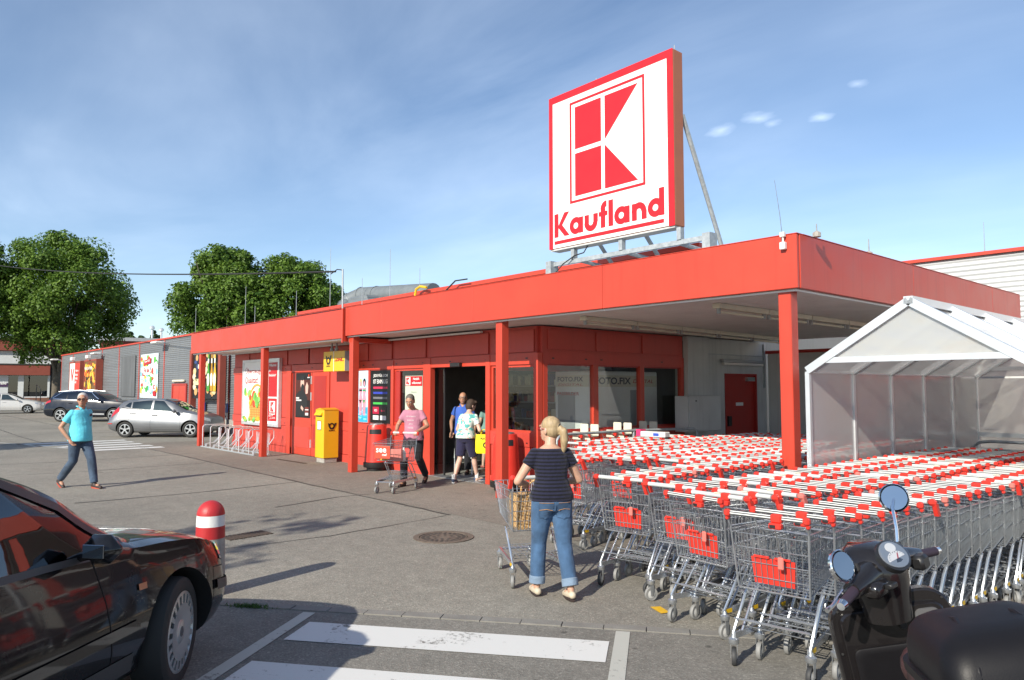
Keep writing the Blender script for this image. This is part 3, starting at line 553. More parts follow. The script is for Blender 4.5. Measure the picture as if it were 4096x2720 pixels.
for x in (-9.3, -8.2, -7.1):
    b = MB(); b.tube([(x, YS+.28, 6.4 if x == -7.1 else 5.0), (x+.02, 11.45, 3.56)], .04, 6); b.build('strut', 'galv', sg, world=True)
    b = MB(); b.tube([(x, YS+.11, 4.24), (x+.1, 11.6, 4.10)], .035, 6); b.build('strut', 'galv', sg, world=True)
b = MB(); b.tube([(-9.05, YS+.1, 4.5), (-9.15, YS+.08, 4.36), (-9.35, YS+.05, 4.33), (-9.6, YS, 4.2), (-9.75, YS-.1, 4.0), (-9.8, YS-.1, 3.6)], .012, 6); b.build('cable', 'black_rubber', sg, world=True)
for x in (-8.85, -7.12): b = MB(); b.tube([(x, YS+.12, Z1), (x, YS+.12, Z1+.10)], .008, 5); b.build('spike', 'galv', sg, world=True)
# lightning rods, duct, aerial and cable on the roof
def rod(p, h, lab, r=.012):
    o = thing('lightning_rod', lab, 'lightning rod', p); b = MB(); b.tube([(0, 0, 0), (0, 0, h)], [r, r*.6], 5); b.build('rod', 'galv', o); b = MB(); b.lathe([(.05, -.02), (.05, .03), (.02, .05)], 8); b.build('foot', 'concrete', o)
rod((-22.8, 11.8, 4.5), 2.15, 'tallest thin lightning rod left of the red mast pole'); rod((-19.0, 11.8, 4.48), 1.6, 'tall thin lightning rod standing over the roof duct'); rod((-18.3, 12.4, 4.48), 1.0, 'shorter lightning rod right of the roof duct'); rod((-17.5, 10.0, 3.56), 1.3, 'short lightning rod in front of the grey roof duct')
rod((-36.3, 11.8, 4.4), 1.3, 'lightning rod at the left end of the red canopy'); rod((-30.2, 11.8, 4.4), 1.7, 'second lightning rod from the left above the canopy'); rod((-29.2, 11.8, 4.4), .8, 'small lightning rod beside a taller one above the canopy'); rod((-25.4, 11.8, 4.4), 1.05, 'lightning rod in front of the right of the two treetops')
rod((-4.15, 8.5, 3.72), .14, 'tiny rod on the front corner of the canopy roof'); rod((-4.3, 10.3, 3.72), .22, 'tiny rod midway along the canopy side'); rod((-6.9, 24.4, 5.83), .9, 'rod on the red edge of the pale rear hall')
wh = thing('whip_aerial', 'thin leaning whip aerial clamped to the canopy corner', 'aerial', (-4.40, 8.16, 3.60))
b = MB(); b.tube([(0, 0, .02), (-.03, 0, .35), (-.09, .0, .80)], [.006, .005, .003], 5); b.build('whip', 'steel', wh)
b = MB(); b.bbox(-.035, .035, -.03, .03, -.06, .03, .008); b.bbox(-.03, .03, -.03, .02, .09, .15, .006); b.tube([(0, 0, 0), (0, 0, .12)], .012, 6); b.build('clamp', 'white_paint', wh)
mp_ = thing('mast_pole', 'red and grey pole carrying the overhead cable at the fascia step', 'pole', (-15.07, 8.12, 2.92)); b = MB(); b.tube([(0, 0, 0), (-.01, 0, .78)], .022, 8); b.build('lower_pole', 'red_paint', mp_); b = MB(); b.tube([(-.01, 0, .78), (-.03, 0, 1.68)], .02, 8); b.build('upper_pole', 'galv', mp_); b = MB(); b.tube([(-.03, 0, 1.66), (-.25, -.02, 1.70), (-.5, -.05, 1.62)], .012, 6); b.build('bracket', 'black_rubber', mp_)
cbl = thing('overhead_cable', 'thin black cable spanning from the mast pole past the trees', 'cable', (-40, 8, 6))
b = MB(); pts = []
for i in range(30):
    t = i/29; p = Vector((-15.4, 8.1, 4.58)).lerp(Vector((-58, 4.9, 10.0)), t); p.z -= .35*4*t*(1-t); pts.append(p)
b.tube(pts, .022, 5); b.build('cable', 'black_rubber', cbl, world=True)
du = thing('roof_duct', 'fat grey ventilation duct bending over the hall roof', 'duct', (-22.50, 13.4, 4.3))
b = MB(); pts = [(-21.30, 13.0, 4.62), (-22.90, 13.0, 4.62), (-23.80, 13.05, 4.66), (-24.25, 13.2, 4.85), (-24.25, 13.4, 5.1), (-23.80, 13.6, 5.25), (-22.90, 13.7, 5.2), (-19.70, 13.9, 5.0)]
b.tube(pts, .32, 16); b.build('pipe', 'duct_grey', du, smooth=40, world=True)
for i, p in enumerate(pts[1:-1]):
    d = (Vector(pts[i+2])-Vector(pts[i])).normalized(); b = MB(); b.tube([Vector(p)-d*.02, Vector(p)+d*.02], .34, 16); b.build('rib', 'duct_grey', du, smooth=40, world=True)
part('box', 'duct_grey', (-22.70, -21.5, 12.4, 13.0, 4.4, 5.0), parent=du, bev=.08); part('hood', 'duct_grey', (-22.40, -21.1, 12.2, 12.9, 4.55, 4.85), parent=du, bev=.1)
hs = thing('hose', 'yellow hose looped over the red roof edge', 'hose', (-16.7, 11.5, 4.6)); b = MB(); b.tube([(-.35, -.1, -.15), (-.30, -.1, .02), (-.1, -.1, .08), (.2, -.1, .02)], .035, 7); b.build('hose', 'yellow', hs)
hs = thing('hose', 'black cable looped over the red roof edge', 'cable', (-15.0, 11.5, 4.6)); b = MB(); b.tube([(-.7, -.1, -.2), (-.2, -.1, .06), (.3, -.1, .05)], .02, 6); b.build('cable', 'black_rubber', hs)
# ================================================================ fluorescent rows under the canopy
def tube_row(p, q, n, lab):
    p, q = Vector(p), Vector(q); o = thing('strip_light', lab, 'strip light', p); d = (q-p)/n; u = d.normalized(); v = Vector((-u.y, u.x, 0))
    for i in range(n):
        a = p+d*i+u*.01; e = p+d*(i+1)-u*.01; b = MB()
        b.loft([[x+v*.06, x+v*.06-Vector((0, 0, .07)), x-v*.06-Vector((0, 0, .07)), x-v*.06] for x in (a, e)]); b.build('housing', 'cream', o, world=True)
        b = MB(); b.tube([a+u*.1-Vector((0, 0, .115)), e-u*.1-Vector((0, 0, .115))], .019, 8); b.build('tube', 'cream', o, world=True, smooth=40)
        for x in (a+u*.06, e-u*.06): b = MB(); b.tube([x-Vector((0, 0, .07)), x-Vector((0, 0, .14))], .03, 8); b.build('holder', 'print_grey', o, world=True)
tube_row((-8.27, 8.8, 3.07), (-8.85, 16.2, 3.07), 5, 'row of fluorescent tubes under the canopy nearer the entrance'); tube_row((-5.78, 8.84, 3.07), (-5.84, 15.6, 3.07), 5, 'row of fluorescent tubes under the canopy near the corner column')
# ================================================================ posters and signs on the red front
def text_on_side(name, s, y0, z0, x, matname, parent, width=None, height=None, **k):
    me = text_mesh(name, s, matname, width, height, **k); o = bpy.data.objects.new(name, me); C.objects.link(o)
    me.transform(Matrix(((0, 0, 1, x), (1, 0, 0, y0), (0, 1, 0, z0), (0, 0, 0, 1))))
    if parent is not None: me.transform(Matrix.Translation(-wloc(parent))); o.parent = parent
    return o
def horn(f, cx, cz, r, tall=1.0):
    # post horn: coil, bell and the arrows below
    f.ring(cx, cz, r, r*.55, 0, 2*math.pi)
    f.poly([(cx-r*1.15, cz-r*.1), (cx-r*1.35, cz+r*.95*tall), (cx-r*.85, cz+r*.8*tall), (cx-r*.75, cz-r*.2)])
    f.poly([(cx+r*.8, cz-r*.35), (cx+r*1.0, cz+r*.9*tall), (cx+r*1.75, cz+r*.95*tall), (cx+r*1.35, cz+r*.0)])
    f.poly([(cx-r*1.2, cz-r*.05), (cx-r*.6, cz-r*1.05), (cx+r*.7, cz-r*1.05), (cx+r*1.4, cz+r*.1), (cx+r*.9, cz-r*.3), (cx+r*.4, cz-r*.72), (cx-r*.4, cz-r*.72), (cx-r*.85, cz-r*.2)])
    for k in (-1.1, -.55, .25, .8): f.poly([(cx+r*k, cz-r*1.65), (cx+r*(k+.28), cz-r*1.65), (cx+r*(k+.28+(.3 if k < 0 else -.3)), cz-r*1.25), (cx+r*(k+(.3 if k < 0 else -.3)), cz-r*1.25)])
# framed poster with the basket of vegetables
po = thing('framed_poster', 'large silver framed poster with a vegetable basket beside the bicycle racks', 'poster', (-22.35, 9.27, .74))
part('frame', 'alu', (-23.76, -20.95, 9.235, 9.325, .74, .82), (-23.76, -20.95, 9.235, 9.325, 2.70, 2.78), (-23.76, -23.68, 9.235, 9.325, .82, 2.70), (-21.03, -20.95, 9.235, 9.325, .82, 2.70), parent=po)
f = Flat(9.262); f.rect(-23.68, -21.03, .82, 2.70); f.build('sheet', 'sign_white', po)
f = Flat(9.256); f.rect(-21.74, -21.12, 1.63, 2.66).rect(-21.74, -21.12, .90, 1.58); f.build('red_field', pm('#b31b22'), po)
f = Flat(9.250); f.rect(-21.62, -21.22, 1.10, 1.50); f.build('logo_field', 'sign_white', po)
f = Flat(9.246); f.rect(-21.54, -21.47, 1.33, 1.47).rect(-21.54, -21.47, 1.19, 1.32).poly([(-21.45, 1.335), (-21.30, 1.47), (-21.45, 1.47)]).poly([(-21.45, 1.325), (-21.45, 1.19), (-21.30, 1.19)]); f.build('logo', pm('#b31b22'), po)
letters(1.125, 0, -21.60, .14, 9.246, po, pm('#b31b22'))
text_on_front('lettering', 'Überzeugende', -23.55, 2.30, 9.255, pm('#a01420'), po, height=.24, width=1.75, bold=.012)
text_on_front('lettering', 'Qualität!', -23.57, 2.00, 9.255, pm('#a01420'), po, height=.24, width=1.02, bold=.012)
for i, (s_, h_) in enumerate((('Willkommen', .085), ('in', .08), ('Reichelsdorf', .08))): text_on_front('lettering', s_, -21.70, 2.54-i*.15, 9.249, 'sign_white', po, height=h_, width=(.52, .10, .50)[i], bold=.015)
text_on_front('lettering', 'Hier bin', -21.66, 1.02, 9.249, 'sign_white', po, height=.065, width=.30, shear=.2, turn=R(-6)); text_on_front('lettering', 'ich richtig!', -21.60, .935, 9.249, 'sign_white', po, height=.065, width=.40, shear=.2, turn=R(-6))
f = Flat(9.256, .0015); cols = ['#efe6b8', '#d99a4c', '#b9783a', '#86bb63', '#d9432c', '#f0a52a', '#e8d35c', '#6aa84a', '#f4f0dc', '#c66a2c']
rn = random.Random(3)
for k in range(26): f.mat((0, 6, 8, 7)[k % 4]).ell(rn.uniform(-23.6, -21.9), rn.uniform(.9, 1.9), rn.uniform(.06, .16), rn.uniform(.05, .14), 10)
f.mat(1).poly([(-23.20, 1.42), (-21.95, 1.42), (-22.12, .86), (-23.06, .86)])
for k in range(7): z = .90+k*.075; f.mat(2).rect(-23.16+.02*(7-k)*.3, -21.98-.02*(7-k)*.3, z, z+.022)
for k in range(9): x = -23.12+k*.135; f.mat(2).rect(x, x+.018, .88, 1.40)
f.mat(1).ring(-22.58, 1.42, .60, .54, .15, math.pi-.15, 20)
for k in range(34): f.mat((3, 4, 5, 7, 3, 9)[k % 6]).ell(rn.uniform(-23.15, -22.0), rn.uniform(1.36, 1.72), rn.uniform(.05, .15), rn.uniform(.05, .13), 10, rn.uniform(0, 3))
for k in range(12): f.mat((3, 7, 5, 8)[k % 4]).ell(rn.uniform(-23.6, -21.85), rn.uniform(.86, .96), rn.uniform(.06, .13), rn.uniform(.04, .07), 9)
f.build('picture', [pm(c) for c in cols], po)
# dark poster with a bearded figure on the door
po = thing('door_poster', 'dark tobacco poster with a bearded figure in a leather jacket', 'poster', (-19.58, 9.33, 1.06))
f = Flat(9.346); f.rect(-20.04, -19.12, 1.06, 2.32); f.build('sheet', pm('#140a09'), po)
f = Flat(9.342, .0012); f.mat(0).rect(-20.04, -19.12, 1.55, 2.12); f.mat(1).poly([(-20.02, 1.10), (-19.25, 1.10), (-19.3, 1.62), (-19.5, 1.80), (-19.78, 1.82), (-20.02, 1.70)]); f.mat(2).ell(-19.62, 2.02, .115, .17); f.mat(1).ell(-19.60, 1.88, .10, .13).ell(-19.62, 2.17, .12, .07); f.mat(2).poly([(-19.40, 1.72), (-19.27, 1.74), (-19.24, 1.95), (-19.33, 2.06), (-19.42, 1.93)]).poly([(-19.70, 1.32), (-19.55, 1.24), (-19.52, 1.32), (-19.66, 1.40)]); f.mat(3).rect(-20.0, -19.80, 1.585, 1.63).rect(-20.0, -19.66, 1.525, 1.565); f.mat(4).rect(-19.43, -19.20, 1.12, 1.36); f.mat(3).rect(-19.40, -19.22, 1.13, 1.20).rect(-19.41, -19.21, 1.27, 1.30); f.mat(5).ell(-19.22, 2.24, .025, .04); f.mat(3).rect(-19.30, -19.16, 2.17, 2.20)
f.build('picture', [pm('#4a1a0e'), pm('#1c1d1e'), pm('#c9a79a'), pm('#cfcfcf'), pm('#6b2a22'), pm('#d8401e')], po)
# beach poster and striped pack poster
po = thing('beach_poster', 'narrow poster of two figures in swimwear above blue water', 'poster', (-16.24, 9.33, 1.05))
f = Flat(9.336); f.rect(-16.49, -15.99, 1.05, 2.32); f.build('sheet', pm('#b9dff0'), po)
f = Flat(9.332, .0012); f.mat(0).rect(-16.485, -15.995, 1.055, 1.42)
for k in range(24): f.mat(1 if k % 2 else 5).ell(rn.uniform(-16.45, -16.03), rn.uniform(1.08, 1.40), .05, .018, 8)
for cx, hair, suit in ((-16.33, 3, 4), (-16.15, 4, 6)):
    f.mat(2).poly([(cx-.045, 1.22), (cx-.01, 1.22), (cx, 1.52), (cx+.015, 1.22), (cx+.05, 1.22), (cx+.075, 1.62), (cx+.05, 1.74), (cx+.075, 1.90), (cx-.075, 1.90), (cx-.05, 1.74), (cx-.075, 1.60)]); f.mat(hair).ell(cx, 2.03, .06, .10); f.mat(2).ell(cx+.01, 2.0, .038, .06); f.mat(suit).rect(cx-.065, cx+.065, 1.81, 1.86).poly([(cx-.07, 1.60), (cx+.07, 1.60), (cx, 1.50)])
f.build('picture', [pm('#2f9fc4'), pm('#7fd0e4'), pm('#d98fa0'), pm('#d9b27a'), pm('#2a1c1c'), pm('#4fb6d6'), pm('#3d8a55')], po)
po = thing('black_poster', 'black poster with coloured sticks and two pack pictures beside the bin', 'poster', (-15.42, 9.33, 1.06))
f = Flat(9.336); f.rect(-15.87, -14.96, 1.05, 2.32); f.build('sheet', pm('#0b0a0a'), po)
text_on_front('lettering', 'JEDE FÜR SICH', -15.73, 2.14, 9.329, 'sign_white', po, height=.10, width=.63, bold=.012); text_on_front('lettering', 'IST EINMALIG', -15.73, 2.00, 9.329, 'sign_white', po, height=.10, width=.63, bold=.012)
f = Flat(9.332, .0012)
for i, z in enumerate((1.90, 1.775, 1.655, 1.525)): f.mat(i).rect(-15.73, -15.10, z-.025, z+.025)
f.mat(4).rect(-15.745, -15.46, 1.27, 1.44); f.mat(5).rect(-15.41, -15.12, 1.27, 1.44); f.mat(6).rect(-15.73, -15.475, 1.13, 1.235).rect(-15.40, -15.135, 1.13, 1.235); f.build('picture', [pm('#c5274e'), pm('#2f3fae'), pm('#6a6a70'), pm('#3fb04a'), pm('#a8123a'), pm('#1d0d12'), pm('#d8d8d8')], po)
text_on_front('lettering', 'RED', -15.67, 1.33, 9.328, 'sign_white', po, width=.13, bold=.01); text_on_front('lettering', 'BLACK', -15.36, 1.33, 9.328, pm('#c5274e'), po, width=.18, bold=.01)
# welcome notice in the window left of the door
po = thing('welcome_notice', 'red and white welcome notice in the window left of the door', 'notice', (-14.05, 9.38, 1.10))
f = Flat(9.383); f.rect(-14.40, -13.70, 1.12, 2.17); f.build('sheet', pm('#b9c2b2'), po); f = Flat(9.379); f.rect(-14.39, -13.71, 1.94, 2.16); f.build('red_field', pm('#b31b22'), po)
f = Flat(9.375); f.rect(-14.37, -14.18, 1.955, 2.145); f.build('logo_field', 'sign_white', po)
f = Flat(9.372); f.rect(-14.345, -14.295, 2.06, 2.13).rect(-14.345, -14.295, 1.975, 2.05).poly([(-14.285, 2.06), (-14.20, 2.13), (-14.285, 2.13)]).poly([(-14.285, 2.05), (-14.285, 1.975), (-14.20, 1.975)]); f.build('logo', pm('#b31b22'), po)
text_on_front('lettering', 'Herzlich', -14.07, 2.075, 9.374, 'sign_white', po, height=.055, width=.24, bold=.02); text_on_front('lettering', 'willkommen!', -14.12, 1.985, 9.374, 'sign_white', po, height=.055, width=.37, bold=.02); text_on_front('lettering', 'Öffnungszeiten', -14.15, 1.78, 9.378, pm('#5a6a58'), po, width=.22)
# ================================================================ letterbox, post sign, bins, racks
lb = thing('letterbox', 'tall yellow letterbox with a black post horn on a concrete foot', 'letterbox', (-17.43, 8.99, 0))
part('foot', 'concrete', (-17.62, -17.21, 8.81, 9.17, 0, .12), parent=lb, bev=.01); part('body', 'yellow', (-17.65, -17.19, 8.78, 9.20, .12, 1.34), parent=lb, bev=.012)
b = MB(); b.prism([(-17.66, 1.34), (-17.18, 1.34), (-17.42, 1.385)], 'Y', 8.775, 9.205); b.build('roof', 'yellow_dark', lb, world=True)
b = MB(); b.prism([(8.775, 1.28), (8.72, 1.20), (8.775, 1.20)], 'X', -17.63, -17.27); b.build('flap', 'yellow', lb, world=True); part('slot', 'black_plastic', (-17.60, -17.30, 8.772, 8.779, 1.16, 1.19), parent=lb)
part('notice', 'white_paint', (-17.52, -17.34, 8.772, 8.779, .84, 1.05), parent=lb); part('notice_frame', 'black_plastic', (-17.535, -17.325, 8.775, 8.7795, .825, 1.065), parent=lb)
f = Flat(0); horn(f, 0, 0, .078); hb = f.b; hb.v = [(-17.187-v[1]*1.0+.0, 9.0+v[0], .93+v[2]) for v in hb.v]; hb.build('horn', 'black_print', lb, world=True)
ds = thing('post_sign', 'yellow post and parcel lightbox hanging under the canopy above the letterbox', 'sign', (-16.95, 8.97, 2.31))
part('box', 'yellow', (-17.50, -16.39, 8.90, 9.06, 2.31, 2.82), parent=ds, bev=.01); part('joint', 'white_paint', (-16.95, -16.93, 8.893, 8.899, 2.31, 2.82), parent=ds)
part('side_plate', 'print_grey', (-16.388, -16.38, 8.905, 9.055, 2.32, 2.81), parent=ds)
f = Flat(8.898); horn(f, -17.23, 2.585, .095, 1.5); f.build('horn', 'black_print', ds)
text_on_front('lettering', 'DHL', -16.82, 2.56, 8.896, 'dhl_red', ds, height=.085, width=.34, bold=.05, shear=.35)
f = Flat(8.898, .0015); f.rect(-16.90, -16.80, 2.56, 2.575).rect(-16.50, -16.42, 2.56, 2.575).rect(-16.89, -16.80, 2.585, 2.598); f.build('dash', 'dhl_red', ds)
for x in (-17.2, -16.95): b = MB(); b.lathe([(.05, 2.82), (.05, 2.90), (.03, 2.92), (.02, 3.03)], 10, (x, 8.98, 0)); b.build('hanger', 'print_grey', ds, world=True)
def bin_(x, y, lab):
    o = thing('litter_bin', lab, 'litter bin', (x, y, 0)); n = 24
    b = MB(); b.lathe([(.285, .08), (.295, .10), (.295, .19), (.275, .20)], n); b.build('base', 'black_plastic', o, smooth=35); b = MB(); b.lathe([(.20, .0), (.22, .02), (.22, .075)], n); b.build('foot', 'black_plastic', o, smooth=35)
    b = MB(); b.lathe([(.275, .205), (.27, .25), (.235, .80), (.225, .98), (.205, 1.04), (.17, 1.05)], n); b.build('body', 'cart_red', o, smooth=35); b = MB(); b.lathe([(.165, 1.045), (.165, 1.07), (.12, 1.08), (.0, 1.075)], n); b.build('ashtray', 'steel', o, smooth=35)
    b = MB(); vs = []
    for z in (.84, .95):
        for k in range(9): a = R(-75)+k*R(70)/8; vs.append(((.2355 if z < .9 else .2305)*math.cos(a), (.2355 if z < .9 else .2305)*math.sin(a), z))
    b.add(vs, [(k, k+1, 10+k, 9+k) for k in range(8)]); b.build('opening', 'black_plastic', o)
    return o
bin_(-14.97, 8.98, 'round red litter bin with black foot behind the cart of the man in pink'); b2 = bin_(-10.42, 9.0, 'round red litter bin half hidden by the column right of the door')
br = thing('bicycle_rack', 'row of galvanised bicycle stands in front of the framed poster', 'bicycle rack', (-22.5, 8.5, 0))
for y in (8.30, 8.72): part('rail', 'galv', (-24.66, -20.35, y-.025, y+.025, .0, .035), parent=br)
for i, x in enumerate((-24.55, -23.85, -23.1, -22.3, -21.5, -20.75)):
    b = MB(); b.tube([(x, 8.30, .03), (x, 8.30, .64), (x, 8.33, .69), (x, 8.38, .71), (x, 8.95, .71), (x, 9.0, .69), (x, 9.03, .64), (x, 9.03, .45), (x, 8.72, .03)], .014, 7); b.build('hoop', 'alu', br, smooth=40, world=True)
    for dx in (-.045, .045): b = MB(); b.tube([(x+dx+.30, 8.30, .03), (x+dx+.30, 8.31, .11), (x+dx+.30, 8.36, .13), (x+dx+.30, 8.55, .14), (x+dx+.30, 8.74, .32), (x+dx+.30, 8.76, .60), (x+dx+.30, 8.72, .62), (x+dx+.30, 8.72, .03)], .011, 6); b.build('wheel_holder', 'alu', br, smooth=40, world=True)
# ================================================================ things along the grey hall
for x, lab in ((-34.1, 'blue parking sign behind the front of the silver car'), (-31.4, 'blue parking sign on the hall wall left of the red front')):
    o = thing('parking_sign', lab, 'sign', (x, 11.53, .62)); part('plate', 'blue_sign', (x-.22, x+.22, 11.50, 11.53, .86, 1.24), parent=o); part('sub_plate', 'white_paint', (x-.21, x+.21, 11.50, 11.53, .62, .84), parent=o)
    text_on_front('lettering', 'P', x-.10, .93, 11.497, 'sign_white', o, height=.26, bold=.03); part('pictogram', 'black_print', (x-.12, x+.12, 11.494, 11.499, .68, .73), parent=o)
def lightbox(x0, x1, z0, z1, lab, draw, depth=.42):
    o = thing('poster_case', lab, 'poster', ((x0+x1)/2, YH-.2, z0)); y = YH-depth
    part('case', 'dull_red', (x0, x1, y+.03, YH-.012, z0, z1), parent=o); part('rim', 'dull_red', (x0, x1, y, y+.03, z1-.12, z1), (x0, x1, y, y+.03, z0, z0+.12), (x0, x0+.12, y, y+.03, z0+.12, z1-.12), (x1-.12, x1, y, y+.03, z0+.12, z1-.12), parent=o)
    draw(o, x0+.12, x1-.12, z0+.12, z1-.12, y+.028); b = MB(); b.bbox((x0+x1)/2-.3, (x0+x1)/2+.3, y-.25, y, z1+.05, z1+.28, .03); b.build('spot_lamp', 'white_paint', o, world=True)
def d1(o, x0, x1, z0, z1, y):
    xm = lerp(x0, x1, .5); f = Flat(y); f.rect(x0, xm, z0, z1); f.build('sheet', 'sign_white', o); f = Flat(y); f.rect(xm, x1, z0, z1); f.build('red_field', pm('#c8301f'), o); f = Flat(y-.004, .001); f.poly([(lerp(x0, xm, .2), z1-.4), (lerp(x0, xm, .42), z1-.4), (lerp(x0, xm, .55), z1-.9), (lerp(x0, xm, .7), z1-.4), (lerp(x0, xm, .9), z1-.4), (lerp(x0, xm, .6), z1-1.3), (lerp(x0, xm, .45), z1-1.3)]); f.build('picture', pm('#b02818'), o)
    for i, s_ in enumerate(('Treffpunkt', 'frische', 'Vielfalt', 'alle!')): text_on_front('lettering', s_, xm+.1, z1-.65-i*.26, y-.006, 'sign_white', o, height=.18, width=(1.1, .9, .9, .55)[i], bold=.02)
def dfood(o, x0, x1, z0, z1, y, cols, n, seed):
    f = Flat(y); f.rect(x0, x1, z0, z1); f.build('sheet', pm(cols[0]), o); f = Flat(y-.004, .0008); q = random.Random(seed); w_, h_ = x1-x0, z1-z0
    for k in range(n):
        rx, rz = q.uniform(.04, .11)*w_, q.uniform(.03, .08)*h_; rx = min(rx, .2); rz = min(rz, .2)
        f.mat(1+k % (len(cols)-1)).ell(q.uniform(x0+rx, x1-rx), q.uniform(z0+rz, z1-rz), rx, rz, 9, 0)
    f.build('picture', [pm(c) for c in cols], o)
lightbox(-61.4, -57.9, .9, 3.76, 'red and white poster in the leftmost red wall case', d1)
lightbox(-56.6, -53.2, .9, 3.76, 'food poster in the second red wall case from the left', lambda o, *a: (dfood(o, *a, ['#6b4a1e', '#c9a02a', '#e0701c', '#d8c23a', '#8a2f16', '#f0b03a', '#3f2a16'], 90, 5), text_on_front('lettering', 'Herbst im Markt', a[0]+.2, a[3]-.55, a[4]-.06, 'sign_white', o, height=.22, width=2.2, bold=.02)))
bo = thing('blank_board', 'weathered blank grey board on the hall wall', 'board', (-47.1, YH-.03, 1.4)); mat('old_board', (.10, .105, .11), .7, var=.3, vscale=2.5, anis=(1, 1, .15)); part('board', 'old_board', (-48.6, -45.6, YH-.05, YH-.015, 1.40, 3.75), parent=bo)
bn_ = thing('banner', 'bright vegetable banner with slogan hanging on the hall wall', 'banner', (-42.9, YH-.03, 1.36)); dfood(bn_, -44.5, -41.3, 1.36, 3.72, YH-.03, ['#dfeef2', '#5fae46', '#e8e4d4', '#86bfd8', '#e6b43a', '#3f9a3f', '#c9432c', '#f2f2ee'], 80, 9)
f = Flat(YH-.08); f.poly([(-43.75, 3.10), (-42.45, 3.22), (-42.45, 3.50), (-43.75, 3.38)]).rect(-41.95, -41.42, 1.46, 1.72); f.build('red_field', pm('#b31b22'), bn_); f = Flat(YH-.08); f.rect(-43.75, -42.55, 2.60, 3.05).rect(-41.95, -41.42, 1.76, 2.12); f.build('white_field', 'sign_white', bn_)
text_on_front('lettering', 'Für alle.', -43.65, 2.72, YH-.09, pm('#b31b22'), bn_, height=.26, width=1.0, bold=.02); text_on_front('lettering', 'Frische Vielfalt', -43.6, 3.24, YH-.09, 'sign_white', bn_, height=.12, width=1.0, turn=R(-5), bold=.02)
f = Flat(YH-.085); f.rect(-41.85, -41.74, 1.82, 2.06).poly([(-41.72, 1.94), (-41.52, 2.06), (-41.72, 2.06)]).poly([(-41.72, 1.93), (-41.72, 1.82), (-41.52, 1.82)]); f.build('logo', pm('#b31b22'), bn_)
bb = thing('drinks_banner', 'dark banner with three bottles between two red posts', 'banner', (-33.1, 11.2, 0)); dfood(bb, -34.68, -31.55, 1.42, 3.50, 11.22, ['#120f12', '#2b3f74', '#c79a62', '#1a1b22', '#d8b98a', '#3a2a20', '#e6d7b0'], 60, 21)
for i, (x, c) in enumerate(((-32.55, '#3f8f2e'), (-32.15, '#b5851f'), (-31.78, '#c9a52c'))):
    f = Flat(11.17); f.poly([(x-.16, 1.75), (x+.16, 1.75), (x+.17, 2.45), (x+.07, 2.80), (x+.07, 3.45), (x-.07, 3.45), (x-.07, 2.80), (x-.17, 2.45)]); f.build('bottle', pm(c), bb); Flat(11.163).ell(x, 2.25, .14, .28).build('bottle_label', pm('#e8e6d6'), bb); Flat(11.163).rect(x-.07, x+.07, 2.95, 3.15).build('neck_label', pm('#e8e6d6'), bb)
f = Flat(11.16); f.rect(-34.3, -33.0, 2.02, 2.30); f.build('text_field', pm('#d9cf9c'), bb); text_on_front('lettering', 'Für jeden', -34.2, 2.12, 11.152, 'black_print', bb, width=1.0); text_on_front('lettering', 'Durst kühl', -33.9, 1.72, 11.20, 'sign_white', bb, width=.8)
for x in (-34.85, -31.25): part('post', 'dull_red', (x-.13, x+.13, 11.15, 11.4, 0, 3.6), parent=bb)
for x, z, lab in ((-66.7, 4.05, 'white arm lamp at the left corner of the hall'), (-53.0, 4.05, 'white arm lamp above the second poster case'), (-39.7, 4.15, 'white arm lamp above the red hall door')):
    o = thing('wall_lamp', lab, 'lamp', (x, YH-.1, z)); b = MB(); b.tube([(0, .08, -.1), (0, .06, 0), (0, -.2, .03)], .04, 7); b.build('arm', 'galv', o); b = MB(); b.bbox(-.9, .05, -.55, -.1, .0, .10, .03); b.build('head', 'white_paint', o)
o = thing('wall_lamp', 'long beige tube lamp above the red hall door', 'lamp', (-37.8, YH-.1, 2.2)); part('housing', 'cream', (-38.65, -36.95, YH-.12, YH-.012, 2.18, 2.29), parent=o, bev=.03); part('end_cap', 'print_grey', (-38.68, -38.651, YH-.1, YH-.02, 2.19, 2.28), parent=o)
# ================================================================ inside the entrance
pb = thing('photo_booth', 'white photo booth behind the glazed side of the entrance', 'photo booth', (-10.8, 12.3, 0)); part('body', 'white_paint', (-11.4, -10.35, 11.25, 13.45, 0.01, 2.25), parent=pb, bev=.02)
part('header', 'cream', (-11.35, -10.40, 11.235, 11.249, 1.92, 2.16), parent=pb); part('header', 'cream', (-10.349, -10.335, 11.30, 13.40, 1.92, 2.16), parent=pb); part('panel', 'print_grey', (-10.349, -10.338, 12.5, 12.9, .1, 1.85), parent=pb); part('panel', 'print_grey', (-11.3, -10.8, 11.238, 11.249, .3, 1.8), parent=pb)
mat('navy_print', (.03, .035, .06), .5, var=0)
text_on_front('lettering', 'FOTO.FIX', -11.30, 2.03, 11.232, 'navy_print', pb, width=.75, height=.10, bold=.03); text_on_front('lettering', 'DIGITAL', -11.28, 1.94, 11.232, 'dhl_red', pb, width=.72, height=.05, shear=.2); text_on_front('lettering', 'PASSBILDER', -11.32, 1.74, 11.235, 'dhl_red', pb, width=.65, height=.07, bold=.01)
text_on_side('lettering', 'FOTO.FIX', 11.36, 1.97, -10.332, 'navy_print', pb, width=1.15, height=.15, bold=.03); text_on_side('lettering', 'DIGITAL', 12.58, 2.0, -10.332, 'dhl_red', pb, width=.70, height=.08, shear=.2, bold=.01)
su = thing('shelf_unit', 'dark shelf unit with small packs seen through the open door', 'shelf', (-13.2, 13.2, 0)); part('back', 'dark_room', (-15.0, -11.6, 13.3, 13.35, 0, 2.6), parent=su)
for k in range(6): part('board', 'print_grey', (-15.0, -11.6, 12.95, 13.3, .25+k*.42, .28+k*.42), parent=su)
f = MB(); q = random.Random(4)
